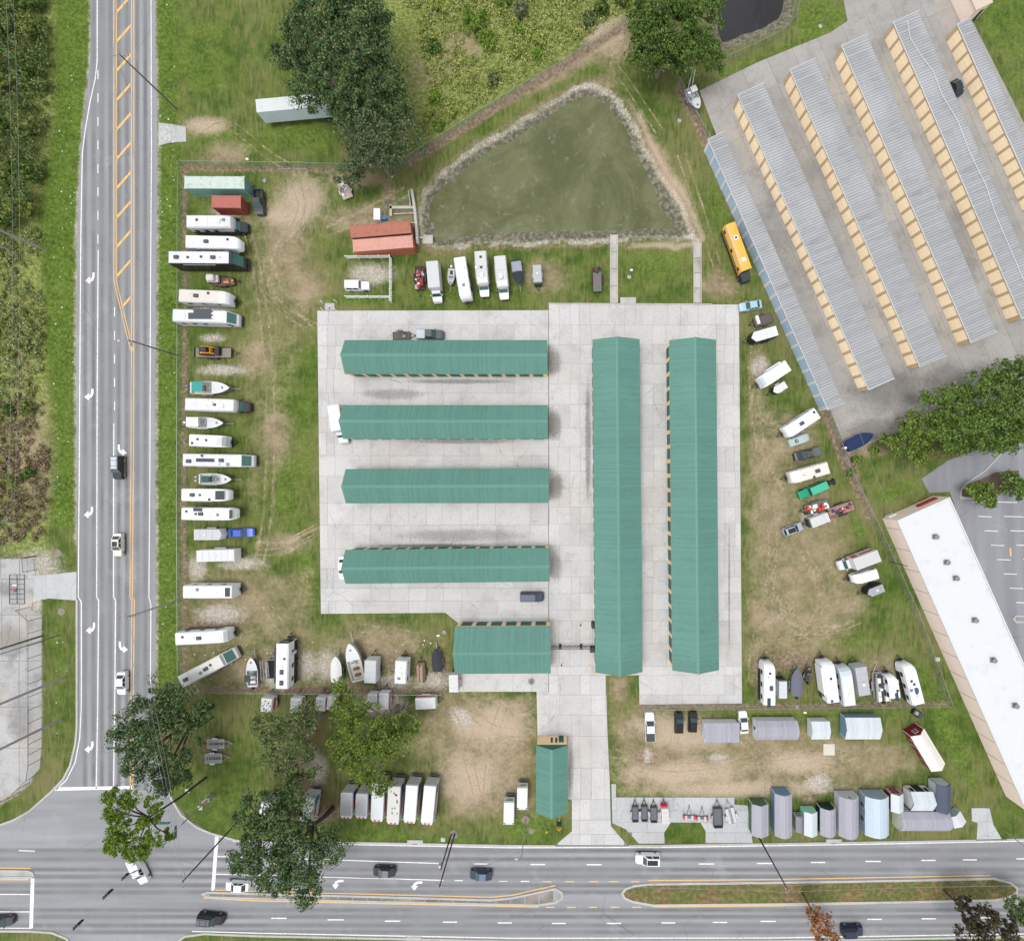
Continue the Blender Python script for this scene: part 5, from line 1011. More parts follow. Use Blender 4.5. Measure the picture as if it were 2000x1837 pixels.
def motorhome(label, rear, front, z=3.2, W=2.5, rgb=(238,241,244), style='A', items=(), lower=None, roofc=(242,244,247), band=None, capc=None, grp='recreational vehicles in the storage yard'):
    loc, rot, L = span(rear, front, z*.72); t = thing('motorhome', label, 'motorhome', loc, rot, grp); h = W/2; m = mat(rgb,.35,0,.07,.8,.62,'gelcoat'); x0, x1 = -L/2, L/2; z0 = .4; c = .14
    if style == 'A': top = [(x0,z-.08),(x0+.15,z),(x1-1.9,z),(x1-1.35,z-.12),(x1-.35,1.55),(x1-.08,1.35),(x1,.95)]
    else: top = [(x0,z-.08),(x0+.15,z),(x1-2.9,z),(x1-2.0,z-.22),(x1-1.75,z-.75)]
    mb = MB(); mb.loft([[(x,-h+k,z0 if style=='A' or x < x1-2.7 else 1.75),(x,-h+k,zt-c),(x,-h+c+k,zt),(x,h-c-k,zt),(x,h-k,zt-c),(x,h-k,z0 if style=='A' or x < x1-2.7 else 1.75)] for (x, zt), k in zip(top, [0,0,0,.03,.08,.12,.22])]).build('body', m, t, True)
    MB().box(x0+.12, top[2][0]-.05, -h+.16, h-.16, z-.02, z+.018).build('roof_membrane', mat(roofc,.6,0,.14,.7,.62,'membrane'), t)
    if style == 'A':
        f = [(x1-1.33,-h+.2,z-.14),(x1-.4,-h+.25,1.62),(x1-.4,h-.25,1.62),(x1-1.33,h-.2,z-.14)]; f = [f[0],f[1],f[2],f[3]]
        MB().quad(*[(x+.03,y,zz+.03) for x,y,zz in f]).build('windshield', glass((52,98,92)), t)
        if band: MB().quad((x1-1.95,-h+.15,z+.02),(x1-1.42,-h+.15,z-.085),(x1-1.42,h-.15,z-.085),(x1-1.95,h-.15,z+.02)).build('brow', mat(band,.35), t)
        MB().box(x1-.06,x1+.1,-h+.15,h-.15,.45,.75).build('bumper', mat((70,72,76),.4), t)
    else:
        cm = mat(capc or rgb,.3,.1,.06,1,.8,'car_paint'); w = h-.2
        MB().loft([[(x,-w*k,.4),(x,-w*k,zz),(x,w*k,zz),(x,w*k,.4)] for x, zz, k in [(x1-2.7,1.75,1),(x1-1.75,1.75,1),(x1-1.15,1.28,1),(x1-.25,1.12,.94),(x1,.85,.82)]]).build('cab', cm, t, True)
        MB().quad((x1-1.73,-w+.1,1.77),(x1-1.17,-w+.1,1.33),(x1-1.17,w-.1,1.33),(x1-1.73,w-.1,1.77)).build('windshield', glass((48,84,82)), t)
        MB().box(x1-.04,x1+.08,-w*.8,w*.8,.45,.7).build('bumper', BLACK(), t)
    for s in (-1,1):
        MB().rbox(x1-1.1-.1,x1-1.1+.1,s*(h+.12)-.12,s*(h+.12)+.12,1.5,1.85,.04).build('mirror', BLACK(), t)
        MB().box(x1-1.75,x1-1.1,min(s*(h-.16),s*(h+.02)),max(s*(h-.16),s*(h+.02)),1.6,2.3).build('cab_window', glass(), t)
        for i in range(3): MB().box(x0+L*(.12+.18*i)-.45,x0+L*(.12+.18*i)+.45,min(s*h,s*(h+.025)),max(s*h,s*(h+.025)),1.65,2.3).build('window', glass(), t)
        if lower: MB().box(x0+.04,x1-1.4,min(s*h,s*(h+.012)),max(s*h,s*(h+.012)),z0,lower[1]).build('lower_panel', mat(lower[0],.3), t)
        for x in (x0+L*.24, x1-1.2): wheel(t, x, s*(h-.25), .44, .28, True)
    fittings(t, x0, x1-2.1, h, z, L)
    roof_items(t, items, L, W, z+.015); return t
def box_trailer(label, rear, front, z=2.3, W=2.1, rgb=(236,238,240), vnose=0.0, nosec=None, roofc=None, stripe=None, items=(), grp='enclosed trailers in the storage yard', fender=True, name='cargo_trailer', ribs=3):
    loc, rot, L = span(rear, front, z); t = thing(name, label, 'trailer', loc, rot, grp); h = W/2; x0, x1 = -L/2, L/2; m = mat(rgb,.4,0,.1,.8,.8,'gelcoat')
    out = lambda d: [(x0+d,-h+d),(x1-d,-h+d)]+([(x1+vnose-d,0)] if vnose else [])+[(x1-d,h-d),(x0+d,h-d)]
    mb = MB(); mb.loft([[(x,y,zz) for x,y in out(d)] for zz,d in ((.5,0),(z-.1,0),(z-.02,.06),(z,.1))]).build('body', m, t)
    rm = mat(roofc or rgb,.55,0,.16,.8,.62,'roof_sheet'); MB().prism(out(.1), z, z+.015).build('roof_sheet', rm, t)
    for i in range(ribs): x = x0+L*(i+1)/(ribs+1); MB().box(x-.03,x+.03,-h+.12,h-.12,z+.015,z+.05).build('roof_bow', rm, t)
    MB().box(x0-.03,x0,-h+.12,h-.12,.6,z-.2).build('rear_door', mat(tuple(int(v*.93) for v in rgb),.45), t)
    if nosec:
        if vnose: MB().loft([[(x1-.3,-h-.012,zz),(x1+.01,-h-.012,zz),(x1+vnose+.02,0,zz),(x1+.01,h+.012,zz),(x1-.3,h+.012,zz),(x1-.3,h-.05,zz),(x1-.02,h-.05,zz),(x1+vnose-.1,0,zz),(x1-.02,-h+.05,zz),(x1-.3,-h+.05,zz)] for zz in (.55,z-.12)]).build('nose_panel', mat(nosec,.3), t)
        else: MB().rbox(x1,x1+.35,-h+.02,h-.02,.55,z-.5,.2).build('nose_panel', mat(nosec,.3), t)
    if stripe:
        for s in (-1,1): MB().box(x0+.05,x1-.05,min(s*h,s*(h+.014)),max(s*h,s*(h+.014)),.9,1.5).build('stripe', mat(stripe,.4), t)
    for s in (-1,1):
        for fx in ((-.12,.04) if L > 4 else (-.06,)):
            wheel(t, fx*L, s*(h+.02), .34, .22)
        if fender: MB().rbox(-.12*L-.55 if L > 4 else -.06*L-.45, .04*L+.55 if L > 4 else -.06*L+.45, min(s*h,s*(h+.24)), max(s*h,s*(h+.24)), .66,.74,.04).build('fender', mat(tuple(int(v*.9) for v in rgb),.4), t)
    roof_items(t, items, L, W, z+.015); hitch(t, x1+vnose*.5, 1.15, False, W); return t
def outline(L, W, sharp=.5):
    """half widths of a boat hull along its length, stern to bow"""
    return [(-.5,.43),(-.42,.47),(-.2,.5),(.05,.49),(.2,.44),(.32,.34),(.42,.2),(.475,.08),(.5,.012)]
def boat(label, stern, bow, z=1.5, W=2.3, rgb=(238,240,242), hull=None, style='open', cover=None, top=None, motors=1, mast=None, floor=(205,200,190), deckf=.18, trailer=True, grp='boats on trailers', motorc=(60,62,66), tl=1.2, cushion=(225,228,230)):
    loc, rot, L = span(stern, bow, z); t = thing('boat', label, 'boat', loc, rot, grp); m = mat(rgb,.3,0,.08,1,.62,'gelcoat'); hm = mat(hull or rgb,.3,0,.08,1,.62,'gelcoat')
    o = outline(L, W); zk = .62; sh = lambda f: z+max(0,f)*.35
    MB().loft([[(f*L,-w*W,sh(f)),(f*L*(.97 if f > .3 else 1),-w*W*.86,zk+.4+max(0,f)*.5),(f*L*.95,0,zk+max(0,f-.25)*2.0),(f*L*(.97 if f > .3 else 1),w*W*.86,zk+.4+max(0,f)*.5),(f*L,w*W,sh(f))] for f, w in o], False, False).add([(-.5*L,-.43*W,sh(0)),(-.5*L,-.43*W*.86,zk+.4),(-.475*L,0,zk),(-.5*L,.43*W*.86,zk+.4),(-.5*L,.43*W,sh(0))], [(4,3,2,1,0)]).build('hull', hm, t, True)
    if cover:
        cm = mat(cover,.85,0,.12,1.2,.8,'canvas'); hc = .45
        MB().loft([[(f*L*1.01,-w*W*1.03,sh(f)-.12),(f*L*1.01,-w*W*1.03,sh(f)+.03),(f*L*1.0,-w*W*.5,sh(f)+.03+hc*.75*min(1,(w*2.2))*(.75 if f > .1 else 1)),(f*L,0,sh(f)+.03+hc*min(1,(w*2.2))*(.8 if f > .1 else 1)),(f*L*1.0,w*W*.5,sh(f)+.03+hc*.75*min(1,(w*2.2))*(.75 if f > .1 else 1)),(f*L*1.01,w*W*1.03,sh(f)+.03),(f*L*1.01,w*W*1.03,sh(f)-.12)] for f, w in o], False, False).build('cover', cm, t, True)
        MB().loft([[(-.5*L,-.43*W,sh(0)-.1),(-.5*L,0,sh(0)+.45),(-.5*L,.43*W,sh(0)-.1)],[(-.53*L,-.4*W,sh(0)-.15),(-.53*L,0,sh(0)+.1),(-.53*L,.4*W,sh(0)-.15)]]).build('cover_skirt', cm, t)
    else:
        # gunwale, inner sides and floor of the cockpit, foredeck
        inn = [(f, w) for f, w in o if f <= deckf+.001]; rim = .11
        mb = MB(); 
        for (f0,w0),(f1,w1) in zip(inn, inn[1:]):
            for s in (-1,1):
                a,b,c_,d = (f0*L,s*w0*W,sh(f0)),(f1*L,s*w1*W,sh(f1)),(f1*L,s*(w1*W-rim),sh(f1)),(f0*L,s*(w0*W-rim),sh(f0))
                mb.quad(*((a,b,c_,d) if s < 0 else (d,c_,b,a)))
                e,g_ = (f1*L,s*(w1*W-rim-.06),z-.55),(f0*L,s*(w0*W-rim-.06),z-.55); mb.quad(*((d,c_,e,g_) if s < 0 else (g_,e,c_,d)))
        mb.box(-.5*L,-.5*L+.3,-.42*W,.42*W,z-.5,z+.0); mb.build('gunwale', m, t)
        fl = MB(); pts = [(f*L,-(w*W-rim-.05)) for f, w in inn]+[(f*L,(w*W-rim-.05)) for f, w in reversed(inn)]; fl.sheet(pts, z-.54); fl.build('cockpit_floor', mat(floor,.7,0,.2,2,.75), t)
        dk = [(f, w) for f, w in o if f >= inn[-1][0]-.001]; MB().loft([[(f*L,-w*W,sh(f)+.01),(f*L,-w*W*.5,sh(f)+.08*min(1,w*4)),(f*L,0,sh(f)+.1*min(1,w*4)),(f*L,w*W*.5,sh(f)+.08*min(1,w*4)),(f*L,w*W,sh(f)+.01)] for f, w in dk], False, False).build('foredeck', m, t, True)
        MB().quad((inn[-1][0]*L,-inn[-1][1]*W,sh(inn[-1][0])),(inn[-1][0]*L,inn[-1][1]*W,sh(inn[-1][0])),(inn[-1][0]*L,inn[-1][1]*W,z-.54),(inn[-1][0]*L,-inn[-1][1]*W,z-.54)).build('bulkhead', m, t)
        MB().box(.3*L,.3*L+.4,-.2,.2,sh(.3)+.05,sh(.3)+.14).build('deck_hatch', mat((110,120,130),.4), t)
        cx = -.02*L
        MB().rbox(cx-.35,cx+.35,-.4,.4,z-.54,z+.35,.1).build('console', m, t); MB().quad((cx+.3,-.38,z+.3),(cx+.3,.38,z+.3),(cx+.1,.34,z+.7),(cx+.1,-.34,z+.7)).build('windscreen', glass((90,130,125)), t)
        for sx in (-.18,-.34): MB().rbox(sx*L-.3,sx*L+.25,-.55,.55,z-.54,z-.08,.08).build('seat', mat(cushion,.6), t)
        if top:
            rgbt, fx, lt, wt = top; zt = z+1.3
            MB().rbox(fx*L-lt/2,fx*L+lt/2,-wt/2,wt/2,zt,zt+.07,.05).build('hard_top', mat(rgbt,.6,0,.1,1,.8,'canvas'), t)
            for sx in (-1,1):
                for sy in (-1,1): MB().tube([(fx*L+sx*lt*.4,sy*wt*.42,zt),(fx*L+sx*lt*.3,sy*wt*.42,z-.1)], .03, 5).build('top_leg', STEEL(), t)
    for i in range(motors):
        y = (i-(motors-1)/2)*.75; MB().rbox(-.5*L-.62,-.5*L-.12,y-.22,y+.22,z-.35,z+.4,.1).build('outboard', mat(motorc,.35), t); MB().box(-.5*L-.4,-.5*L-.25,y-.06,y+.06,.3,z-.35).build('motor_leg', mat(motorc,.4), t)
    if trailer:
        tr = thing('boat_trailer', 'trailer under the '+label, 'trailer', loc, rot, 'boat trailers')
        for s in (-1,1):
            MB().tube([(-.5*L,s*W*.33,.5),(.2*L,s*W*.33,.5),(.5*L,0,.5)], .06, 5).build('rail', GALV(), tr)
            for fx in (-.22,-.08) if L > 6 else (-.18,): wheel(tr, fx*L, s*(W*.5-.05), .32, .2)
            MB().rbox(-.32*L,-.02*L,s*(W*.5-.05)-.13,s*(W*.5-.05)+.13,.66,.72,.03).build('fender', GALV(), tr)
        MB().tube([(.48*L,0,.5),(.5*L+tl,0,.5)], .07, 6).build('tongue', GALV(), tr); MB().tube([(.5*L+tl*.45,.1,.05),(.5*L+tl*.45,.1,.9)], .05, 6).build('winch_post', STEEL(), tr); MB().tube([(.5*L+tl,0,.5),(.5*L+tl+.2,0,.5)], .09, 6).build('coupler', STEEL(), tr)
    return t
def flat_trailer(label, rear, front, W=2.0, z=.6, deck=(112,98,92), rgb=(60,60,62), planks=7, sides=0.0, ramp=None, grp='open trailers', hl=1.3, fend=None, name='utility_trailer', nofloor=False):
    loc, rot, L = span(rear, front, z); t = thing(name, label, 'trailer', loc, rot, grp); h = W/2; x0, x1 = -L/2, L/2; m = mat(rgb,.5,.2,.15,2,.8,'trailer_steel'); dm = mat(deck,.85,0,.25,1.5,.75,'deck_board')
    for s in (-1,1): MB().box(x0,x1,min(s*h,s*(h-.08)),max(s*h,s*(h-.08)),z-.12,z+.02+sides).build('side_rail', m, t)
    MB().box(x0,x0+.08,-h+.08,h-.08,z-.12,z+.02).build('end_rail', m, t); MB().box(x1-.08,x1,-h+.08,h-.08,z-.12,z+.02+sides).build('head_rail', m, t)
    if not nofloor:
        w = (W-.2)/planks
        for i in range(planks): MB().box(x0+.09,x1-.09,-h+.1+i*w+.012,-h+.1+(i+1)*w-.012,z-.06,z-.02).build('plank', dm, t)
    else:
        for s in (-1,1): MB().box(x0,x1,min(s*h*.3,s*(h-.1)),max(s*h*.3,s*(h-.1)),z-.05,z).build('wheel_track', dm, t)
        for i in range(7): MB().box(x0+.3+i*(L-.6)/6-.04,x0+.3+i*(L-.6)/6+.04,-h*.3,h*.3,z-.07,z-.03).build('crossmember', m, t)
    for s in (-1,1):
        for fx in ((-.1,.08) if L > 3.9 else (-.05,)): wheel(t, fx*L, s*(h+.16), .32, .2)
        MB().rbox((-.1 if L > 3.9 else -.05)*L-.5,(.08 if L > 3.9 else -.05)*L+.5,min(s*(h+.01),s*(h+.3)),max(s*(h+.01),s*(h+.3)),.66,.72,.03).build('fender', mat(fend,.4) if fend else m, t)
    if ramp:
        MB().box(x0-.06,x0,-h+.1,h-.1,z,z+ramp).build('ramp_gate', m, t)
        for i in range(5): MB().box(x0-.1,x0-.06,-h+.15+i*(W-.3)/5,-h+.15+i*(W-.3)/5+.12,z,z+ramp).build('ramp_bar', mat((190,192,195),.4,.3), t)
    hitch(t, x1, hl, False, W*.9, z-.1, rgb[0] < 100); return t, L, W, z
def box_truck(label, rear, front, z=3.4, W=2.4, rgb=(238,240,242), style='moving', side=None, cabl=2.1, grp='box trucks', roofc=(244,246,248), rearc=(190,192,196), attic=False):
    loc, rot, L = span(rear, front, z*.7); t = thing('box_truck', label, 'truck', loc, rot, grp); h = W/2; x0, x1 = -L/2, L/2; m = mat(rgb,.4,0,.06,.8,.62,'gelcoat'); xb = x1-cabl
    MB().rbox(x0,xb,-h,h,.95,z,.06).build('cargo_box', m, t); MB().box(x0+.1,xb-.1,-h+.1,h-.1,z-.02,z+.015).build('roof_sheet', mat(roofc,.5,0,.12,.7,.62,'roof_sheet'), t)
    MB().box(x0,xb,-.45,.45,.55,.95).build('chassis', BLACK(), t)
    if attic: MB().loft([[(xb,-h+.05,zb),(xb,-h+.05,z-.1),(xb,h-.05,z-.1),(xb,h-.05,zb)] if i == 0 else [(xb+.7,-h*.8,zb),(xb+.7,-h*.8,z-.35),(xb+.7,h*.8,z-.35),(xb+.7,h*.8,zb)] for i, zb in ((0,2.0),(1,2.15))]).build('attic', m, t); [MB().box(xb+.3+(.0),xb+.6,s*.38-.16,s*.38+.16,z-.27,z-.14).build('letter_block', mat((214,60,90),.5), t) for s in (-1,1)]
    w = h-.22
    MB().loft([[(x,-w*k,.45),(x,-w*k,zz),(x,w*k,zz),(x,w*k,.45)] for x, zz, k in [(xb+.08,1.95,.92),(xb+.75,1.95,.9),(xb+1.15,1.3,1),(x1-.2,1.15,.94),(x1,.8,.82)]]).build('cab', m, t, True)
    MB().quad((xb+.77,-w*.82,1.95),(xb+1.15,-w*.92,1.34),(xb+1.15,w*.92,1.34),(xb+.77,w*.82,1.95)).build('windshield', glass((44,72,74)), t)
    for s in (-1,1):
        MB().box(xb+.2,xb+.75,min(s*(w*.93),s*(w*.95+.03)),max(s*(w*.93),s*(w*.95+.03)),1.35,1.85).build('side_window', glass(), t); MB().rbox(xb+.85,xb+1.0,s*(w+.2)-.12,s*(w+.2)+.12,1.3,1.65,.03).build('mirror', m, t)
        for x in (x0+L*.22, x1-.95): wheel(t, x, s*(h-.28), .42, .26, True)
        if side:
            for a, b, z0_, z1_, c in side: MB().box(x0+(xb-x0)*a,x0+(xb-x0)*b,min(s*h,s*(h+.012)),max(s*h,s*(h+.012)),z0_,z1_).build('graphic', mat(c,.45), t)
        MB().box(x1-.05,x1+.03,s*w*.6-.15,s*w*.6+.15,.7,.95).build('headlight', mat((225,230,235),.15), t)
    rd_ = MB()
    for j in range(6): rd_.box(x0-.03-.01*(j%2),x0,-h+.12,h-.12,1.05+j*(z-1.3)/6,1.05+(j+1)*(z-1.3)/6-.02)
    rd_.build('roll_door', mat(rearc,.5), t); MB().box(x0-.25,x0,-h+.05,h-.05,.5,.62).build('step_bumper', mat((90,92,96),.5), t)
    MB().box(x1-.02,x1+.1,-w*.8,w*.8,.45,.68).build('bumper', mat((150,152,156),.4), t); return t
def container(label, a, b, rgb, z=2.6, W=2.44, roofc=None, rust=.3, doorend=1):
    loc, rot, L = span(a, b, z); t = thing('shipping_container', label, 'shipping container', loc, rot, 'shipping containers'); h = W/2; x0, x1 = -L/2, L/2; m = mat(rgb,.7,0,rust*1.5,.9,.68,'container_paint'); rm = mat(roofc or rgb,.7,0,rust*2.0,.8,.66,'container_paint')
    for s in (-1,1):
        mb = MB(); n = int(L/.28); o = 0
        pts = []
        for i in range(n): xx = x0+.1+(L-.2)*i/n; d = (L-.2)/n; pts += [(xx,0),(xx+d*.3,0),(xx+d*.5,.035),(xx+d*.8,.035)]
        pts.append((x1-.1,0))
        for (xa,da),(xb,db) in zip(pts,pts[1:]):
            ya,yb = s*(h-.02-da), s*(h-.02-db); q = [(xa,ya,.15),(xb,yb,.15),(xb,yb,z-.08),(xa,ya,z-.08)]; mb.quad(*(q if s < 0 else q[::-1]))
        mb.build('side_wall', m, t)
    rmb = MB(); ribbed(rmb, x0+.1, x1-.1, -h+.08, z-.03, h-.08, z-.03, .28, .02, .05); rmb.build('roof', rm, t)
    for s in (-1,1): MB().box(x0,x1,min(s*h,s*(h-.1)),max(s*h,s*(h-.1)),z-.1,z).build('top_rail', rm, t); MB().box(x0,x1,min(s*h,s*(h-.1)),max(s*h,s*(h-.1)),.02,.16).build('bottom_rail', m, t)
    MB().box(x0,x0+.06,-h+.1,h-.1,.1,z-.05).build('end_wall', m, t); MB().box(x0,x0+.1,-h+.1,h-.1,z-.1,z-.005).build('header', rm, t); MB().box(x1-.1,x1,-h+.1,h-.1,z-.1,z-.005).build('header', rm, t)
    for s in (-1,1):
        dr = MB().box(x1-.06,x1-.01,min(s*.02,s*(h-.1)),max(s*.02,s*(h-.1)),.15,z-.1).build('door', m, t)
        for y in (.35,.8): MB().tube([(x1+.02,s*y,.2),(x1+.02,s*y,z-.15)], .025, 5).build('lock_rod', STEEL(), dr)
    for sx in (x0,x1):
        for sy in (-1,1): MB().box(sx-.09,sx+.09,sy*h-.09,sy*h+.09,z-.12,z+.015).build('corner_casting', rm, t)
    return t
def clutter(label, rear, front, z, seed, cols, n=14, grp=None, W=1.8, name='junk_load', hmax=.7):
    """a pile of odd things on a trailer deck: one load of boxes, drums and bars"""
    loc, rot, L = span(rear, front, z); t = thing(name, label, 'load', (loc[0],loc[1],z-.02), rot); r = random.Random(seed)
    for i in range(n):
        x, y = r.uniform(-L*.42,L*.42), r.uniform(-W*.36,W*.36); a, b, c = r.uniform(.12,.55), r.uniform(.12,.4), r.uniform(.12,hmax); m = mat(r.choice(cols),.6,0,.15,2,.8)
        k = r.random()
        if k < .45: MB().rbox(x-a,x+a,y-b,y+b,0,c,.05).build('crate', m, t)
        elif k < .75: MB().tube([(x,y,0),(x,y,c)], r.uniform(.15,.3), 10).build('drum', m, t)
        else: MB().tube([(x-a*1.6,y,c*.5+.05),(x+a*1.6,y+r.uniform(-.3,.3),c*.6+.05)], .05, 5).build('bar', m, t)
    return t
# ---------------------------------------------------------------- west column of the yard
container('long pale green shipping container at the north-west corner of the yard', (360,356), (477,356.5), (140,190,178), roofc=(214,228,220), rust=.4)
container('short red shipping container south of the green one', (413,393.5), (470,394), (176,86,76), roofc=(192,112,102), rust=.3)
car('dark old pickup parked nose south beside the green container', (505,371), (508,420), 'pickup', (70,72,76), 1.9)
motorhome('white motorhome with black front just south of the red container', (371,437), (474,437), 3.2, 2.5, style='C', items=[('ventd',-.3,.1),('ac',.1,0),('hatch',.2,.1)], capc=(60,62,66), lower=((50,50,54),1.6))
rv('white fifth-wheel trailer just north of the black-sided motorhome', (362,471), (465,473), 3.35, 2.5, nose='fifth', items=[('acd',-.1,0),('ventd',.3,.2),('vent',-.35,-.1)])
motorhome('long motorhome with white roof and black sides', (337,507), (473,508), 3.55, 2.55, (44,42,46), 'A', [('acd',-.38,0),('ventd',-.22,0),('ventd',-.03,.05),('acd',.14,0),('pipe',.24,0)], roofc=(246,247,249), band=(36,36,40))
flat_trailer('small open trailer carrying the covered off-road buggy', (415,550), (455,549), 1.7, .55, (120,92,70))
t = thing('covered_buggy', 'off-road buggy under a pinkish cover on a small trailer', 'buggy', (*G(424,549),.55), 0); MB().rbox(-1.15,1.15,-.75,.75,.25,.75,.15).build('body', mat((205,196,196),.7), t); MB().rbox(-.9,.7,-.68,.68,.7,1.45,.3).build('cover', mat((214,204,206),.8), t); [wheel(t, x, y, .3, .2) for x in (-.8,.8) for y in (-.72,.72)]
clutter('pile of brown boxes at the front of the buggy trailer', (440,549), (459,549), .6, 3, [(150,100,70),(196,140,100),(110,90,80)], 10, W=1.6, hmax=.5)
rv('travel trailer with beige roof between the buggy trailer and the tarp-covered motorhome', (349,576), (442,580), 3.0, 2.45, nose='slant', items=[('acd',-.13,0),('vent',-.28,.15),('ventd',.12,.25)], roofc=(212,206,198))
motorhome('motorhome with a dark tarp crumpled on its roof', (344,618), (461,622), 3.1, 2.5, style='A', items=[('vent',-.3,0)])
x, y = G(392,613,3.2); t = thing('roof_tarp', 'dark grey tarp draped over a motorhome roof', 'tarp', (x,y,3.12), 0)
mb = MB(); n = 14; gr = [[(-2.5+5*i/n*(.9 if j % 3 else 1), -1.0+2.0*j/8, .03+.10*abs(noise.noise(Vector((i*.9,j*.7,0))))) for j in range(9)] for i in range(n+1)]
o = len(mb.v); [mb.v.append(p) for r_ in gr for p in r_]; mb.f += [(i*9+j,(i+1)*9+j,(i+1)*9+j+1,i*9+j+1) for i in range(n) for j in range(8) if not (i < 3 and j > 4)]; mb.build('sheet', mat((78,80,90),.8,0,.2,2,.8,'tarp'), t, True)
flat_trailer('black equipment trailer carrying the skid steer', (381,688), (452,689), 2.1, .6, (150,140,128), (34,34,36), ramp=.2)
t = thing('skid_steer', 'black and yellow skid steer loader on the black trailer', 'loader', (*G(418,688),.6), 0)
for s in (-1,1): MB().rbox(-1.5,.7,s*.75-.18,s*.75+.18,0,.65,.1).build('track', BLACK(), t); MB().tube([(-1.2,s*.62,1.45),(.3,s*.62,1.3),(1.2,s*.62,.5)], .1, 6).build('lift_arm', mat((240,160,30),.5), t)
MB().rbox(-1.4,.5,-.55,.55,.4,1.1,.1).build('body', mat((240,160,30),.5), t); MB().rbox(-.9,.3,-.5,.5,1.1,1.95,.08).build('cab', mat((40,42,46),.4), t); MB().rbox(1.1,2.0,-.9,.9,.0,.75,.1).build('bucket', BLACK(), t); MB().rbox(-2.3,-1.6,-.8,.8,0,.5,.08).build('rear_attachment', BLACK(), t)
boat('white cabin boat with a teal canvas top', (371,757), (449,757), 1.7, 2.6, top=((38,150,140),-.18,2.1,2.0), motors=2, motorc=(120,124,130), cushion=(190,140,110))
motorhome('white motorhome with black bonnet between two boats', (368,790), (480,793), 3.1, 2.45, style='C', items=[('vent',-.35,.05),('ac',-.05,.1),('vent',-.14,-.1),('ventd',.02,0),('ac',.14,-.1)], capc=(58,60,64))
boat('white centre-console boat with a white hard top', (366,825), (437,826), 1.4, 2.3, top=((240,242,244),-.22,2.4,1.9), motors=1, motorc=(225,228,230), floor=(206,200,188))
rv('short white trailer with grey front south of the hard-top boat', (369,859), (437,862), 2.7, 2.35, nose='slant', items=[('ventd',-.25,.1),('ventd',0,.05),('ventd',-.4,-.25)], cap=(190,192,196), win=2)
motorhome('long white motorhome with green-tinted windscreen and solar panels', (364,898), (490,900), 3.2, 2.5, style='A', items=[('acd',-.4,-.1),('solar',-.22,0),('solar',-.08,0),('acd',.1,0),('ventd',-.2,.35),('pipe',.07,-.3),('hatch',.2,-.3)], capc=(240,240,240), band=(226,226,224))
boat('white open fishing boat with dark seats', (388,935), (453,936), 1.3, 2.3, motors=2, motorc=(170,178,186), deckf=.2, cushion=(30,82,80), top=((40,80,78),-.14,1.2,1.3))
rv('white fifth-wheel with black front windows', (354,966), (443,967), 3.3, 2.45, nose='fifth', items=[('acd',-.25,0),('ventd',-.09,0),('ventd',.12,-.35)], capd=(2.3,.5))
rv('white fifth-wheel with grey bedroom cap and solar panel', (354,1003), (456,1004), 3.3, 2.45, nose='fifth', items=[('ventd',-.4,.2),('acd',-.12,0),('ventd',-.22,0),('solar',-.18,.35),('hatch',.2,-.05),('pipe',.06,-.2)], cap=(228,230,232), capd=(.85,.25))
box_trailer('white cargo trailer parked behind the blue car', (378,1044), (427,1044), 2.4, 2.1, vnose=.5, roofc=(214,216,220), items=[('vent',-.05,0)])
car('bright blue sedan parked by the white cargo trailer', (447,1041), (497,1039), 'sedan', (58,92,190), 1.8)
box_trailer('white cargo trailer with roof bows and front rack', (383,1086), (457,1084), 2.5, 2.3, ribs=5, items=[('vent',0,0)])
rv('white toy hauler trailer with a black front panel', (357,1156), (452,1156), 3.1, 2.5, nose='flat', items=[('vent',.2,0),('hatch',-.2,.2)], cap=None, capd=(1.3,.25), roofc=(232,232,228))
rv('white travel trailer parked slightly askew above the angled motorhome', (342,1248), (440,1243), 3.1, 2.45, nose='slant', items=[('ventd',-.35,.15),('pipe',-.12,.05),('acd',-.02,0)], lower=(90,92,98), cap=(206,210,214))
motorhome('long cream motorhome parked at an angle in the south-west corner', (359,1328), (456,1277), 3.2, 2.5, (240,240,232), 'A', [('acd',-.38,0),('vent',-.2,.1),('hatch',-.1,-.1),('acd',.02,0),('ventd',.12,.1)], roofc=(240,240,234), band=(60,66,72))
# ---------------------------------------------------------------- south row inside the fence
boat('white open boat with maroon hull and black bimini', (493,1341), (491,1283), 1.5, 2.35, hull=(112,26,40), motors=1, top=((52,54,62),-.12,1.3,1.2), tl=.9, floor=(150,140,132))
flat_trailer('dark A-frame trailer with black deck beside the white and black camper', (530,1325), (530,1288), 1.9, .6, (28,30,36), (170,172,174), planks=3)
for i, (a, b) in enumerate([((513,1330),(510,1290)),((523,1322),(520,1293))]):
    p, q = G3(*a,1.0), G3(*b,1.3); t = thing('ladder', ['aluminium ladder leaning at the boat side of the dark trailer','aluminium ladder rack lying along the dark trailer'][i], 'ladder', (0,0,0)); P, Q = Vector(p), Vector(q); d = (Q-P).normalized(); n_ = Vector((-d.y,d.x,0))*.28
    for s in (-1,1): MB().tube([P+n_*s,Q+n_*s], .04, 4).build('rail', mat((225,226,228),.4,.3), t)
    for k in range(11): c = P.lerp(Q,(k+.5)/11); MB().tube([c-n_,c+n_], .03, 4).build('rung', mat((225,226,228),.4,.3), t)
t = rv('tall white camper with black sides, its nose to the north', (550,1345), (551,1257), 3.45, 2.5, nose='flat', items=[('acd',-.36,0),('acd',-.12,0),('pipe',0,-.05),('ventd',.17,-.2),('vent',.3,-.25)], lower=(28,28,32), slide=(.0,7.0,.55,(34,34,38)))
hx = (Vector(G(550,1345,3.45))-Vector(G(551,1257,3.45))).length/2
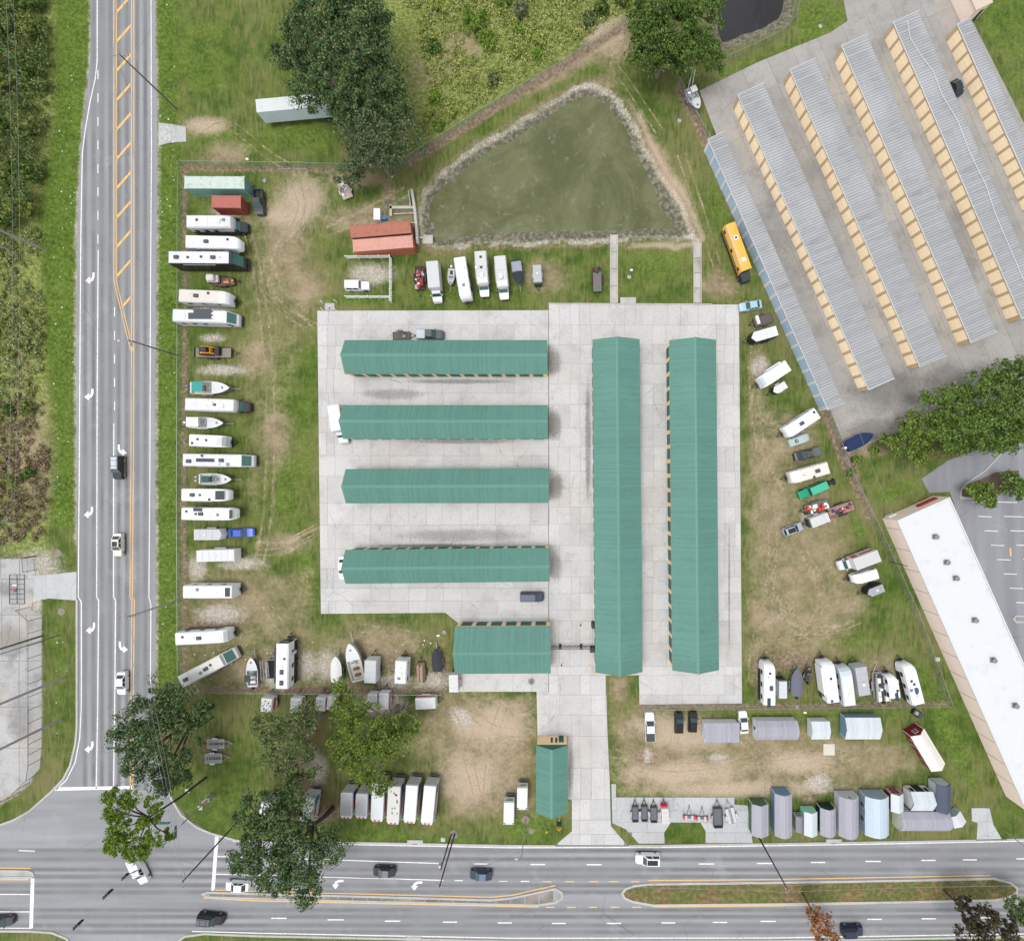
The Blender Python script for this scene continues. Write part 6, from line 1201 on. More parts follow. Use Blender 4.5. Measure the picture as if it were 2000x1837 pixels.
MB().box(hx,hx+.03,-1.1,1.1,.9,3.1).build('front_panel', mat((36,36,40),.4), t)
for i in range(6): MB().box(hx+.03,hx+.045,-.62+i*.22,-.48+i*.22,2.1,2.4).build('letter_block', WPAINT, t)
boat('boat shrouded in a white tarpaulin next to the big cruiser', (657,1331), (656,1281), 1.5, 2.2, cover=(222,222,220), motors=0, tl=1.0)
boat('large white cabin cruiser with its bow to the north', (700,1330), (682,1256), 2.0, 2.9, motors=0, deckf=.05, floor=(224,216,200), tl=1.6, cushion=(120,100,86))
box_trailer('camper wrapped in a white cover beside the cabin cruiser', (722,1334), (723,1290), 2.9, 2.3, (216,220,222), fender=False)
rv('white travel trailer beside the timber-loaded trailer', (781,1335), (783,1291), 2.9, 2.35, nose='flat', items=[('vent',.2,.0),('ac',-.08,0),('hatch',-.25,.1)], win=2, tanks=True, roofc=(226,230,230))
flat_trailer('trailer stacked with weathered timber by the black-covered boat', (823,1332), (822,1293), 1.6, .6, (130,110,90), (48,46,46), hl=1.0)
t = thing('timber_stack', 'stack of weathered timber boards on a small trailer', 'timber', (*G(822,1312),.62), math.pi/2+.02)
for i in range(12): 
    a, b = R.uniform(-1.9,-1.5), R.uniform(1.3,1.9); yy = -.6+.2*(i % 6)+R.uniform(-.03,.03); zz = .0 if i < 6 else .12; MB().box(a,b,yy,yy+.15,zz,zz+.09).build('board', mat(R.choice([(176,150,124),(150,124,100),(196,172,146),(128,108,92)]),.85,0,.2,3,.8,'timber'), t)
boat('boat under a black cover west of the wide storage building', (855,1310), (851,1266), 1.3, 2.0, cover=(52,56,64), motors=0, tl=.8)
# ---------------------------------------------------------------- moving trailers and trucks south of the fence
RED, BLU = (196,40,60), (48,96,130)
def uhaul(label, rear, front, z=2.0, W=1.8): return box_trailer(label, rear, front, z, W, (234,236,238), stripe=(204,60,66), roofc=(232,234,236), grp='white moving trailers', fender=True)
uhaul('white moving trailer standing against the wide storage building', (886,1352), (885,1318), 2.2); uhaul('white moving trailer lying east-west below the fence', (811,1375), (850,1373), 2.1, 2.2)
uhaul('white moving trailer at the west end under the trees', (518,1390), (521,1364), 2.2, 2.2); uhaul('white moving trailer half hidden by the grey-green tree', (576,1392), (578,1364), 2.0, 2.2)
uhaul('white moving trailer with blue front under the middle tree', (624,1388), (626,1363), 2.0, 1.9); uhaul('white moving trailer just right of the blue-fronted one', (646,1386), (649,1360), 2.0, 1.9)
uhaul('white moving trailer behind the bushy middle tree', (726,1390), (727,1356), 2.2, 1.9); uhaul('white moving trailer nearest the fallen branches', (748,1386), (749,1354), 2.2, 1.9)
SIDEG = [(.02,.42,1.9,2.9,BLU),(.42,.88,2.2,2.8,RED),(.1,.34,1.3,1.8,(70,110,150))]
for lab, a, b, rc, W in [('grey-roofed moving truck at the west end of the truck row',(682,1541),(680,1600),(186,190,196),2.3),('grey-roofed moving truck second in the row, under the branches',(711,1543),(709,1600),(196,198,202),2.3),('moving truck with dappled shiny roof, third in the row',(743,1523),(739,1606),(238,242,246),2.45),('moving truck with black scuffs on its cream roof',(774,1528),(770,1611),(232,230,224),2.45),('clean white moving truck, second from the east in the row',(808,1526),(802,1609),(246,248,250),2.4),('white moving truck at the east end of the row',(843,1527),(835,1612),(246,248,250),2.4)]:
    t = box_truck(lab, a, b, 3.5, W, side=SIDEG, roofc=rc, attic=True, grp='moving trucks in a row', cabl=1.5)
    if 'scuffs' in lab:
        for k in range(9): xx, yy = R.uniform(-3,1.6), R.uniform(-.4,.8); MB().loft([[(xx+R.uniform(.08,.3)*math.cos(q), yy+R.uniform(.05,.2)*math.sin(q), zz) for q in [1.05*i for i in range(6)]] for zz in (3.514,3.52)]).build('roof_scuff', BLACK(), t)
for lab, a, b in [('moving truck mostly hidden under the dark roadside oak', (608,1550), (601,1610)), ('moving truck deepest under the dark roadside oak', (528,1560), (520,1605))]: box_truck(lab, a, b, 3.4, 2.4, side=SIDEG, attic=True, grp='moving trucks in a row', cabl=1.5)
t = box_truck('white moving truck with red stripe in the eastern yard', (1711,1083), (1645,1108), 3.3, 2.4, side=[(.05,.6,1.8,2.5,RED),(.7,.95,1.3,2.7,(200,90,100))], cabl=2.1, roofc=(222,222,222))
def cargo_van(label, rear, front):
    t = box_truck(label, rear, front, 2.5, 2.1, cabl=1.25, grp='white vans by the office', rearc=(220,224,224)); 
    loc, rot, L = span(rear, front, 2.5*.7); MB().box(-L/2-.05,-L/2-.03,-.75,.75,1.75,2.0).build('green_lettering', mat((40,150,80),.5), t); MB().box(-L/2-.05,-L/2-.03,-.4,.7,1.5,1.62).build('small_lettering', mat((70,80,80),.5), t); return t
cargo_van('white van with green lettering nearest the office', (1021,1533), (1020,1584)); cargo_van('white van with green lettering further from the office', (995,1561), (994,1613))
ft = lambda *a, **k: flat_trailer(*a, **k)
ft('silver car hauler trailer on the corner lawn, the northern one', (405,1452), (438,1452), 1.9, .6, (150,152,154), (186,188,190), nofloor=True, hl=1.5, fend=(200,202,204)); ft('silver car hauler trailer on the corner lawn, the southern one', (400,1481), (433,1480), 1.9, .6, (150,152,154), (186,188,190), nofloor=True, hl=1.5, fend=(200,202,204))
# ---------------------------------------------------------------- trailers on the pad by the road
for lab, x, y0, y1, W in [('small grey utility trailer at the west end of the trailer pad',1240.5,1601,1573,1.35),('small grey utility trailer, second from the west on the pad',1258.5,1600,1572,1.35),('small grey utility trailer next to the white and red cargo trailer',1277,1603,1574,1.45)]:
    ft(lab, (x,y1+28), (x-.4,y1), W, .55, (120,122,130), (92,94,100), sides=.35, ramp=.5, hl=1.2, fend=(190,192,195), grp='rental utility trailers')
box_trailer('small white and red rental cargo trailer on the pad', (1301,1609), (1299,1580), 1.7, 1.45, (232,232,228), roofc=(226,225,220), stripe=(210,40,60), grp='rental utility trailers', nosec=(214,40,56))
ft('wide grey utility trailer on the pad beside the car hauler', (1402,1612), (1401,1576), 1.95, .6, (112,114,122), (84,86,92), sides=.35, ramp=.55, hl=1.4, fend=(170,172,176), grp='rental utility trailers'); ft('silver car hauler trailer at the east end of the pad', (1432,1608), (1424,1578), 1.9, .55, (205,207,210), (180,182,186), nofloor=True, hl=1.6, fend=(205,207,210), grp='rental utility trailers')
for lab, x, y in [('tow dolly with red mudguards, the western one', 1345, 1592), ('tow dolly with red mudguards, the eastern one', 1370, 1594)]:
    t = thing('tow_dolly', lab, 'trailer', (*G(x,y),0), math.pi/2, 'tow dollies'); MB().box(-.25,.25,-1.0,1.0,.3,.4).build('axle_frame', mat((110,112,116),.5,.3), t)
    for s in (-1,1): wheel(t, 0, s*1.1, .3, .2); MB().rbox(-.4,.45,s*1.1-.15,s*1.1+.15,.58,.66,.03).build('mudguard', mat((210,40,60),.5), t); MB().box(-.7,.3,s*.65-.25,s*.65+.25,.36,.42).build('tyre_cradle', mat((196,198,202),.4,.2), t); MB().tube([(.2,s*.5,.35),(2.2,0,.4)], .05, 5).build('drawbar', mat((110,112,116),.5,.3), t)
    MB().tube([(2.1,0,.4),(2.45,0,.4)], .07, 6).build('coupler', BLACK(), t)
# ---------------------------------------------------------------- north row
ft('trailer piled with red and white scrap next to the covered box truck', (820,520), (820,566), 2.0, .6, (70,60,58), (70,40,40)); clutter('heap of red and white scrap metal on the northern trailer', (820,526), (820,564), .62, 5, [(200,60,50),(230,230,232),(60,44,44),(180,176,176),(120,40,40)], 34, hmax=.6)
box_truck('white box truck with ribbed grey roof in the northern row', (846,514), (852,586), 3.2, 2.35, roofc=(222,224,226), cabl=2.2)
boat('small open skiff full of gear in the northern row', (882,525), (880,558), .9, 1.5, motors=1, floor=(70,70,72), motorc=(230,232,234), tl=.8, deckf=.32, cushion=(60,60,64))
rv('white travel trailer with slanted nose in the northern row', (897,502), (909,580), 3.0, 2.35, nose='slant', items=[('ac',-.02,.1),('pipe',-.22,.3),('vent',-.2,-.05),('hatch',.2,.0)], lower=(80,84,90))
def step_van(label, rear, front, items, z=3.1):
    t = motorhome(label, rear, front, z, 2.35, (240,242,242), 'C', items, grp='white step vans', roofc=(226,228,226)); return t
step_van('white step van conversion with a roof dome in the northern row', (939,494), (945,574), [('ventd',-.35,.02),('ventd',-.1,0),('dish',-.1,-.38),('ac',.1,0)]); step_van('white step van east of the domed one', (977,503), (984,580), [('ac',.02,-.05),('hatch',.05,.02)], 2.9)
boat('boat under a black and grey cover in the northern row', (1008,508), (1015,556), 1.3, 2.3, cover=(46,52,62), motors=0, tl=.9); x, y = G(1009,520,1.8); t = thing('grey_canvas', 'grey canvas over the stern of the black-covered boat', 'canvas', (x,y,1.45), rad(-82)); MB().rbox(-1.1,1.0,-1.05,1.05,0,.42,.2).build('sheet', mat((150,156,166),.8), t)
box_trailer('short grey cargo trailer in the northern row', (1048.5,517), (1050.5,550), 2.1, 1.7, (196,200,202), roofc=(196,200,202), ribs=2, items=[('vent',0,0)], nosec=(50,52,56))
ft('rusty black equipment trailer with spare wheels by the western flume', (1166,524), (1167,570), 1.9, .55, (120,116,116), (66,36,34), planks=5, hl=.9); clutter('black ramp gear and spare wheels at the tail of the rusty trailer', (1166,523), (1166,536), .6, 8, [(40,36,36),(80,40,36),(60,56,56)], 10, hmax=.4)
car('white jeep parked inside the white rail fence', (676,559), (722,559), 'jeep', (238,241,244), 1.9, rims=True)
container('rusty red shipping container, the northern of the pair by the pond', (684,453), (802,443), (168,96,78), roofc=(190,120,100), rust=.4); container('faded pink-red shipping container, the southern of the pair by the pond', (689,480), (806,471), (206,118,94), roofc=(226,168,152), rust=.25)
# semi trailer beneath the trees
loc, rot, L = span((652,193), (500,207), 3.9)
t = thing('semi_trailer', 'white semi trailer parked beneath the big trees', 'semi trailer', loc, rot); MB().rbox(-L/2,L/2,-1.28,1.28,1.25,3.95,.06).build('box', mat((218,230,238),.4,.1,.2,.4,.75,'panel'), t); MB().box(-L/2+.1,L/2-.1,-1.18,1.18,3.94,3.97).build('roof_sheet', mat((220,224,224),.6,0,.3,.5,.7,'roof_sheet'), t)
for s in (-1,1):
    MB().tube([(L/2-3,s*.8,1.25),(L/2-3,s*.8,.05)], .08, 6).build('landing_leg', STEEL(), t); MB().box(L/2-3.2,L/2-2.8,s*.8-.2,s*.8+.2,0,.06).build('foot', STEEL(), t)
    for x in (-L/2+1.6,-L/2+2.9): wheel(t, x, s*1.0, .5, .5, True)
MB().box(-L/2-.03,-L/2,-1.15,1.15,1.35,3.8).build('rear_door', mat((214,218,222),.5), t)
# small camper trailer with white panels by the tree trunk
ft('open trailer stacked with white panels below the tree', (680,387), (668,356), 2.1, .6, (196,180,166), (180,180,182)); clutter('stack of white panels and frames on the trailer below the tree', (677,382), (668,358), .62, 21, [(226,222,216),(205,190,178),(170,170,172),(90,88,86)], 14, W=2.0, hmax=.35)
t = thing('white_cabinet', 'white topped cabinet standing north of the red containers', 'cabinet', (*G(740,424),0)); MB().rbox(-.6,.6,-1.1,1.1,.0,1.0,.06).build('body', mat((238,240,242),.5), t); MB().box(-.65,.65,-1.15,1.15,1.0,1.06).build('top', WPAINT, t)
t = thing('plastic_drum', 'blue plastic drum lying beside the white cabinet', 'drum', (*G(752,429),.32)); MB().tube([(-.5,0,0),(-.42,0,0),(.42,0,0),(.5,0,0)], [.26,.32,.32,.26], 14).build('barrel', mat((30,126,200),.4), t, True); MB().tube([(.5,.12,0),(.53,.12,0)], .05, 8).build('bung', WPAINT, t)
# ---------------------------------------------------------------- school bus
loc, rot, L = span((1424,440), (1462,545), 2.2)
t = thing('school_bus', 'old yellow school bus with dark bonnet beside the blue-doored storage row', 'bus', loc, rot); YB_ = mat((236,176,78),.5,0,.3,.9,.85,'bus_paint'); x0, x1 = -L/2, L/2; xb = x1-1.7
MB().loft([[(x,-1.2,.75),(x,-1.2,2.45),(x,-1.02,2.85),(x,-.5,3.02),(x,.5,3.02),(x,1.02,2.85),(x,1.2,2.45),(x,1.2,.75)] for x in (x0,xb)]).build('body', YB_, t, True)
MB().loft([[(x,-w,.7),(x,-w,zz),(x,w,zz),(x,w,.7)] for x, zz, w in [(xb,1.75,1.0),(x1-.3,1.5,.9),(x1,1.2,.8)]]).build('bonnet', mat((58,64,68),.4), t, True)
MB().box(xb,xb+.04,-1.0,1.0,1.8,2.5).build('windshield', glass(), t); MB().box(x1-.05,x1+.1,-1.1,1.1,.5,.75).build('bumper', BLACK(), t)
for s in (-1,1):
    for i in range(9): x = x0+.6+i*(L-2.6)/9; MB().box(x,x+.72,min(s*1.19,s*1.215),max(s*1.19,s*1.215),1.75,2.35).build('window', glass((200,196,150)) if i % 4 else glass(), t)
    for zz in (1.0,1.3,1.55): MB().box(x0+.1,xb-.1,min(s*1.2,s*1.22),max(s*1.2,s*1.22),zz,zz+.12).build('rub_rail', BLACK(), t)
    MB().box(x0+.05,xb-.05,min(s*1.2,s*1.21),max(s*1.2,s*1.21),.72,.98).build('skirt', mat((48,46,44),.6), t)
    MB().rbox(x1-1.6,x1-.6,min(s*.85,s*1.2),max(s*.85,s*1.2),.7,1.15,.12).build('front_wing', BLACK(), t); MB().tube([(x1-.2,s*1.0,1.3),(x1+.1,s*1.25,1.9)], .03, 5).build('mirror_arm', BLACK(), t)
    for x in (x0+2.6,x1-1.1): wheel(t, x, s*1.0, .5, .3, True)
for x, m_ in ((-.23*L,'open'),(.17*L,'shut')): MB().rbox(x-.4,x+.4,-.4,.4,3.02,3.1,.04).build('roof_hatch', WPAINT, t); m_ == 'open' and MB().box(x-.2,x+.2,-.25,.2,3.1,3.12).build('hatch_hole', BLACK(), t)
MB().box(x0+.3,x0+L*.8,-1.0,-.72,2.9,2.93).build('faded_edge', mat((214,186,180),.7,0,.2,2,.8), t)
# ---------------------------------------------------------------- eastern yard
car('pale blue sedan at the north-east corner of the concrete yard', (1487,594), (1444,601), 'sedan', (166,198,214), 1.8); ft('flat trailer with brown plank deck and white box', (1508,619), (1473,631), 2.0, .65, (108,96,92), (70,70,72), planks=8, hl=1.0)
t = thing('trailer_box', 'white storage box across the front of the plank trailer', 'box', (*G(1476,628),.68), rad(197)); MB().rbox(-.25,.3,-.85,.85,0,.4,.05).build('body', mat((228,228,222),.5), t); MB().box(-.27,.32,-.87,.87,.4,.44).build('lid', WPAINT, t)
box_trailer('white enclosed trailer with black pointed nose below the plank trailer', (1519,645), (1474,658), 2.5, 2.2, (40,42,44), vnose=.8, nosec=(34,36,40), roofc=(240,242,244), items=[('vent',0,0)])
rv('white travel trailer with grey front beside the blue-doored storage row', (1540,713), (1490,746), 2.95, 2.45, nose='slant', items=[('vent',-.4,.1),('vent',-.36,-.25),('ac',.0,0)], cap=(200,212,214), slide=(-.1,3.2,-.35,(236,238,240)))
box_trailer('tiny white cargo trailer with black nose', (1536,750), (1516,762), 1.9, 1.5, (240,241,243), vnose=.6, nosec=(40,42,44))
rv('white travel trailer next to the car under a pale cover', (1597,806), (1540,844), 3.05, 2.45, nose='slant', items=[('ventd',-.42,-.2),('acd',.05,.0),('pipe',.18,.05)])
loc, rot, L = span((1580,852), (1543,866), .9); t = thing('covered_car', 'car under a pale grey-green cover with a tyre on top', 'covered car', loc, rot)
MB().loft([[(f*L,-w,.05),(f*L,-w,zz*.55),(f*L,-w*.75,zz),(f*L,0,zz*1.04),(f*L,w*.75,zz),(f*L,w,zz*.55),(f*L,w,.05)] for f, w, zz in [(-.5,.6,.8),(-.42,.95,1.0),(-.2,1.0,1.35),(.05,.95,1.35),(.25,.9,.98),(.42,.95,.9),(.5,.7,.6)]]).build('cover', mat((176,190,188),.8,0,.1,1.5,.8,'canvas'), t, True)
mb = MB(); k = 16; ring = [[(.18*L+(.28+.09*math.cos(a))*math.cos(q), (.28+.09*math.cos(a))*math.sin(q), 1.22+.09*math.sin(a)) for a in [1.257*i for i in range(5)]] for q in [6.283*j/k for j in range(k+1)]]; mb.loft(ring, True, False).build('tyre', RUBBER(), t, True)
car('dark pickup with rack in the eastern yard', (1601,880), (1551,893), 'crew', (52,56,62), 1.95, bed=('cover',(96,98,106)), extra='ladders')
rv('beige travel trailer with white nose above the green jeep', (1619,913), (1549,933), 3.0, 2.45, (222,214,206), 'slant', [('acd',-.18,0),('ventd',-.05,.4),('vent',.1,0),('pipe',.2,.02)], roofc=(226,214,204), cap=(240,240,242))
car('green jeep with hard top parked in front of the black quad', (1613,945), (1559,968), 'jeep', (22,150,112), 1.9, roof=(74,184,150), extra='spare', rims=False); t = thing('quad_bike', 'black quad bike behind the green jeep', 'quad bike', (*G(1620,942),0), rad(15)); MB().rbox(-.9,.9,-.4,.4,.35,.75,.12).build('body', BLACK(), t); MB().tube([(.4,-.4,1.0),(.45,0,1.05),(.4,.4,1.0)], .035, 5).build('handlebar', BLACK(), t); MB().rbox(-.6,.1,-.22,.22,.75,.9,.06).build('seat', mat((60,44,40),.6), t); [wheel(t, x, y, .3, .25) for x in (-.65,.65) for y in (-.5,.5)]
ft('trailer loaded with white machinery below the green jeep', (1619,982), (1572,996), 1.9, .6, (120,116,112), (90,92,96), hl=1.0); clutter('white and orange machinery on the trailer below the green jeep', (1618,983), (1570,997), .62, 14, [(236,238,240),(236,238,240),(240,110,60),(40,42,46),(226,60,50)], 30, hmax=.7)
box_trailer('white cargo trailer with dark front band next to the silver car', (1620,1009), (1586,1022), 2.2, 1.9, (222,224,222), roofc=(226,227,225), nosec=(44,52,60)); ft('flatbed trailer with scrap at the eastern fence', (1668,986), (1618,1003), 2.1, .65, (176,140,122), (50,50,54)); clutter('blue, red and black scrap on the flatbed at the eastern fence', (1666,987), (1616,1004), .66, 33, [(30,66,140),(210,40,50),(36,38,42),(60,60,64),(200,202,204)], 24, hmax=.6)
car('silver hatchback with dark glass roof in the eastern yard', (1529,1040), (1567,1026), 'hatch', (172,178,188), 1.75, extra='sunroof'); 
rv('small rounded white camper next to the red-striped moving truck', (1716,1120), (1671,1133), 2.5, 2.1, nose='round', items=[('vent',-.1,0),('vent',.2,.1)], win=2)
box_trailer('grey-roofed cargo trailer with black nose by the eastern fence', (1727,1147), (1700,1158), 2.2, 1.8, (40,42,46), vnose=.7, nosec=(30,32,34), roofc=(178,182,188), items=[('vent',0,0)])
# ---------------------------------------------------------------- south-eastern row
rv('white travel trailer at the west end of the south-eastern row', (1504,1378), (1504,1297), 3.1, 2.3, nose='round', items=[('ventd',.28,.0),('pipe',.2,.15),('acd',-.07,-.1),('ventd',-.38,.1),('solar',-.42,.1)], lower=(40,42,46))
box_trailer('small white trailer with dark front in the south-eastern row', (1530,1364), (1530,1331), 2.1, 1.6, (224,228,232), roofc=(226,232,238), nosec=(36,38,40)); boat('boat under a grey cover in the south-eastern row', (1556,1358), (1557,1304), 1.4, 2.35, cover=(104,106,120), hull=(70,66,110), motors=1, motorc=(40,42,46), tl=.8); boat('small brown jon boat with seats in the south-eastern row', (1578,1330), (1580,1300), .9, 1.5, (92,78,70), motors=1, floor=(84,72,66), motorc=(50,46,44), tl=.6, deckf=.3, cushion=(60,56,54))
rv('tall white travel trailer with dark windows on its west side', (1629,1372), (1619,1296), 3.3, 2.4, nose='slant', items=[('ventd',.12,0),('ac',-.18,.05),('vent',.02,.15),('ventd',-.45,.15)], lower=(60,62,66), slide=(.05,5.5,.3,(240,242,244)))
rv('pale blue-grey travel trailer beside the tall white one', (1661,1378), (1652,1306), 3.1, 2.4, (206,214,220), 'slant', [('ac',-.22,-.05),('vent',0,.05),('vent',-.42,-.2)], roofc=(224,228,230), cap=(196,208,216))
box_trailer('camper under a grey fitted cover in the south-eastern row', (1690,1358), (1682,1303), 2.8, 2.25, (196,198,204), fender=False, roofc=(198,199,205), items=[('dish',-.1,0)])
ft('long trailer carrying the white pontoon boat', (1716,1362), (1712,1312), 2.0, .6, (130,130,130), (160,162,164)); t = thing('pontoon_boat', 'white pontoon boat with dark floor and white seats', 'boat', (*G(1714,1338),.65), rad(94)); MB().box(-2.6,2.5,-1.15,1.15,.45,.55).build('deck', mat((70,68,70),.8), t)
for s in (-1,1): MB().tube([(-2.7,s*.8,.25),(2.3,s*.8,.25),(2.8,s*.8,.4)], [.27,.27,.08], 10).build('pontoon', mat((190,192,195),.4,.3), t, True); MB().box(-2.5,2.4,s*1.13-.03,s*1.13+.03,.55,1.15).build('fence_panel', mat((230,232,232),.5), t)
for x, y in ((-2.0,-.7),(-2.0,.7),(-.9,.75),(.3,-.75),(1.7,-.7),(1.7,.7)): MB().rbox(x-.5,x+.5,y-.33,y+.33,.55,.98,.08).build('seat', mat((236,232,226),.6), t)
MB().rbox(-.1,.35,.35,.9,.55,1.4,.06).build('console', WPAINT, t); MB().rbox(-3.05,-2.65,-.2,.2,.3,1.1,.08).build('outboard', BLACK(), t)
rv('little white camper with rounded nose beside the pontoon boat', (1750,1364), (1744,1322), 2.6, 2.1, nose='round', items=[('ac',-.1,.1),('ventd',-.14,-.25),('solar',-.4,-.1)], win=2, lower=(60,62,66)); rv('white travel trailer with rounded nose at the east end of the south-eastern row', (1796,1376), (1776,1300), 3.1, 2.4, nose='round', items=[('ventd',.12,.15),('ventd',.03,0),('acd',-.12,-.05),('ventd',-.2,-.02),('pipe',-.28,0),('hatch',-.1,.35)], lower=(44,46,50))
# ---------------------------------------------------------------- cars south of the fence and in the yard
car('white pickup with black bed cover below the fence', (1270,1446), (1268,1390), 'crew', (240,242,244), 1.95, bed=('cover',(64,66,72))); car('black hatchback, western of two below the fence', (1326,1431), (1326,1391), 'hatch', (24,25,28), 1.75); car('black hatchback, eastern of two below the fence', (1352,1429), (1354,1389), 'hatch', (28,24,28), 1.75); car('white sedan between the two grey-roofed sheds', (1453,1431), (1450,1388), 'sedan', (240,242,244), 1.8)
t = thing('ride_on_mower', 'black ride-on mower standing by the red barn shed', 'mower', (*G(1787,1390),0), rad(-35)); MB().rbox(-.9,.9,-.55,.55,.25,.7,.12).build('body', BLACK(), t); MB().rbox(-.8,-.1,-.4,.4,.7,1.05,.1).build('seat', mat((150,152,156),.5), t); MB().rbox(.1,1.0,-.45,.45,.7,.95,.1).build('hood', mat((60,64,72),.4), t); [wheel(t, x, y, .28, .2) for x in (-.6,.65) for y in (-.55,.55)]
car('dark blue minivan standing alone on the concrete', (1016,1165), (1062,1165), 'van', (64,70,90), 1.95, grp=None); car('grey pickup with silver bed cover towing the trailer', (814,653), (867,654), 'crew', (84,86,90), 1.95, bed=('cover',(190,200,210))); ft('small trailer with grey deck behind the grey pickup', (767,656), (801,655), 1.6, .55, (108,98,92), (50,50,52), hl=1.1); clutter('dark motorcycle parts strapped on the small trailer behind the pickup', (778,650), (802,655), .58, 12, [(40,40,42),(90,88,86),(140,138,136)], 12, W=1.5, hmax=.35)
car('white car mostly hidden at the west end of the fourth storage building', (671,1086), (671,1131), 'sedan', (242,244,246), 1.8); car('dark car in the alley beside the fourth storage row', (1861,158), (1875,186), 'sedan', (44,54,60), 1.8)
t = box_truck('white box truck with yellow side graphics at the west end of a storage building', (655,792), (666,865), 3.3, 2.35, side=[(.12,.95,1.4,2.9,(224,190,60)),(.18,.5,1.8,2.6,(200,70,40)),(.55,.85,1.7,2.2,(60,80,40))], cabl=2.4)
# ---------------------------------------------------------------- boats by the storage lot
boat('boat under a dark blue cover on the storage lot concrete', (1653,873), (1704,848), 1.5, 2.5, cover=(26,46,86), motors=1, motorc=(230,232,234), tl=.7); boat('white open boat with a blue hull line beside the storage lot fence', (1346,172), (1365,213), 1.4, 2.3, motors=1, motorc=(50,52,56), floor=(150,156,160), tl=.9, top=((235,238,240),-.2,1.2,1.2))
x, y = G(1347,176,1.6); t = thing('boat_mast', 'folded tower and mast rising from the docked white boat', 'mast', (x,y,1.3)); [MB().tube([(s*.4,0,0),(s*.2,1.5,3.2)], .06, 6).build('tower_leg', WPAINT, t) for s in (-1,1)]; MB().box(-.35,.35,1.3,1.8,3.1,3.25).build('tower_top', WPAINT, t)
# ---------------------------------------------------------------- traffic
RG = 'cars on the road'
car('silver-roofed dark SUV heading south in the turn lane', (232,890), (232,936), 'suv', (48,50,54), 1.9, roof=(196,204,212), grp=RG, extra='rack'); car('beige sedan waiting on the side road', (231,1041), (231,1086), 'sedan', (226,220,212), 1.85, grp=RG, extra='sunroof'); car('white sedan on the side road nearest the corner oak', (239,1311), (239,1356), 'sedan', (238,241,242), 1.85, grp=RG)
car('white pickup with topper turning at the intersection', (262,1672), (285,1722), 'pickup', (240,242,244), 2.0, grp=RG, bed=('topper',(240,242,244))); car('white sedan at the stop line of the main road', (487,1730), (441,1728), 'sedan', (240,242,244), 1.8, grp=RG); car('black SUV heading east below the traffic island', (388,1790), (438,1795), 'suv', (34,36,40), 1.9, grp=RG, roof=(96,102,112), extra='rack'); car('dark sedan cut by the left edge of the picture', (-22,1799), (26,1797), 'sedan', (64,68,74), 1.85, grp=RG); car('black sedan heading west on the main road', (772,1701), (729,1700), 'sedan', (48,50,56), 1.8, grp=RG, roof=(120,124,132)); car('dark blue sedan heading west on the main road', (961,1708), (918,1706), 'sedan', (52,64,84), 1.85, grp=RG, roof=(104,124,150)); car('white SUV heading west past the trailer pad', (1289,1676), (1241,1675), 'suv', (240,242,244), 1.9, grp=RG, extra='sunroof'); car('dark blue SUV at the bottom edge beside the rusty-leaved tree', (1643,1816), (1685,1815), 'suv', (38,46,70), 1.9, grp=RG)
# ---------------------------------------------------------------- trees and scrub
def m_leaf(c1, c2, c3=None, dead=None):
    t = NT('foliage'); g = t.new('NewGeometry'); rnd = g.outputs['Random Per Island']; n = t.noise(g.outputs['Position'], .55, 3)
    col = t.mix(t.ramp(t.math('MULTIPLY_ADD', rnd, .34, t.math('MULTIPLY', n, .85)), .32, .82), c1, c2)
    if c3: col = t.mix(t.math('MULTIPLY', t.ramp(rnd, .84, .97), .6), col, c3)
    d = t.new('BsdfDiffuse'); tr = t.new('BsdfTranslucent'); mx = t.new('MixShader'); mx.inputs[0].default_value = .3
    t.put(d.inputs[0], col); t.put(tr.inputs[0], col); t.l.new(d.outputs[0], mx.inputs[1]); t.l.new(tr.outputs[0], mx.inputs[2]); t.l.new(mx.outputs[0], t.out.inputs['Surface'])
    return t.m
BARK = mat((134,124,114), .95, 0, .3, 2, .75, 'bark'); BARKD = mat((74,66,60), .95, 0, .3, 2, .75, 'bark')
def leaves(cl, per, size, rng, flat=.6, long=1.5):
    """cl: (n,4) clump centres and radii -> leaf quads on the clumps"""
    cl = np.repeat(np.asarray(cl), per, axis=0); n = len(cl)
    d = rng.normal(size=(n,3)); d[:,2] = d[:,2]*flat+.25; d /= np.linalg.norm(d, axis=1)[:,None]
    c = cl[:,:3]+d*cl[:,3:4]*(rng.random((n,1))**.45)*np.array([1,1,.75])
    nrm = d*1.0+rng.normal(size=(n,3))*.45+np.array([0,0,.35]); nrm /= np.linalg.norm(nrm, axis=1)[:,None]
    a = np.cross(nrm, rng.normal(size=(n,3))); a /= np.linalg.norm(a, axis=1)[:,None]; b = np.cross(nrm, a)
    s = size*(.6+.8*rng.random((n,1))); a = a*s*.5*long; b = b*s*.5
    return np.stack([c-a, c-b*.9, c+a, c+b], 1).reshape(-1,3)
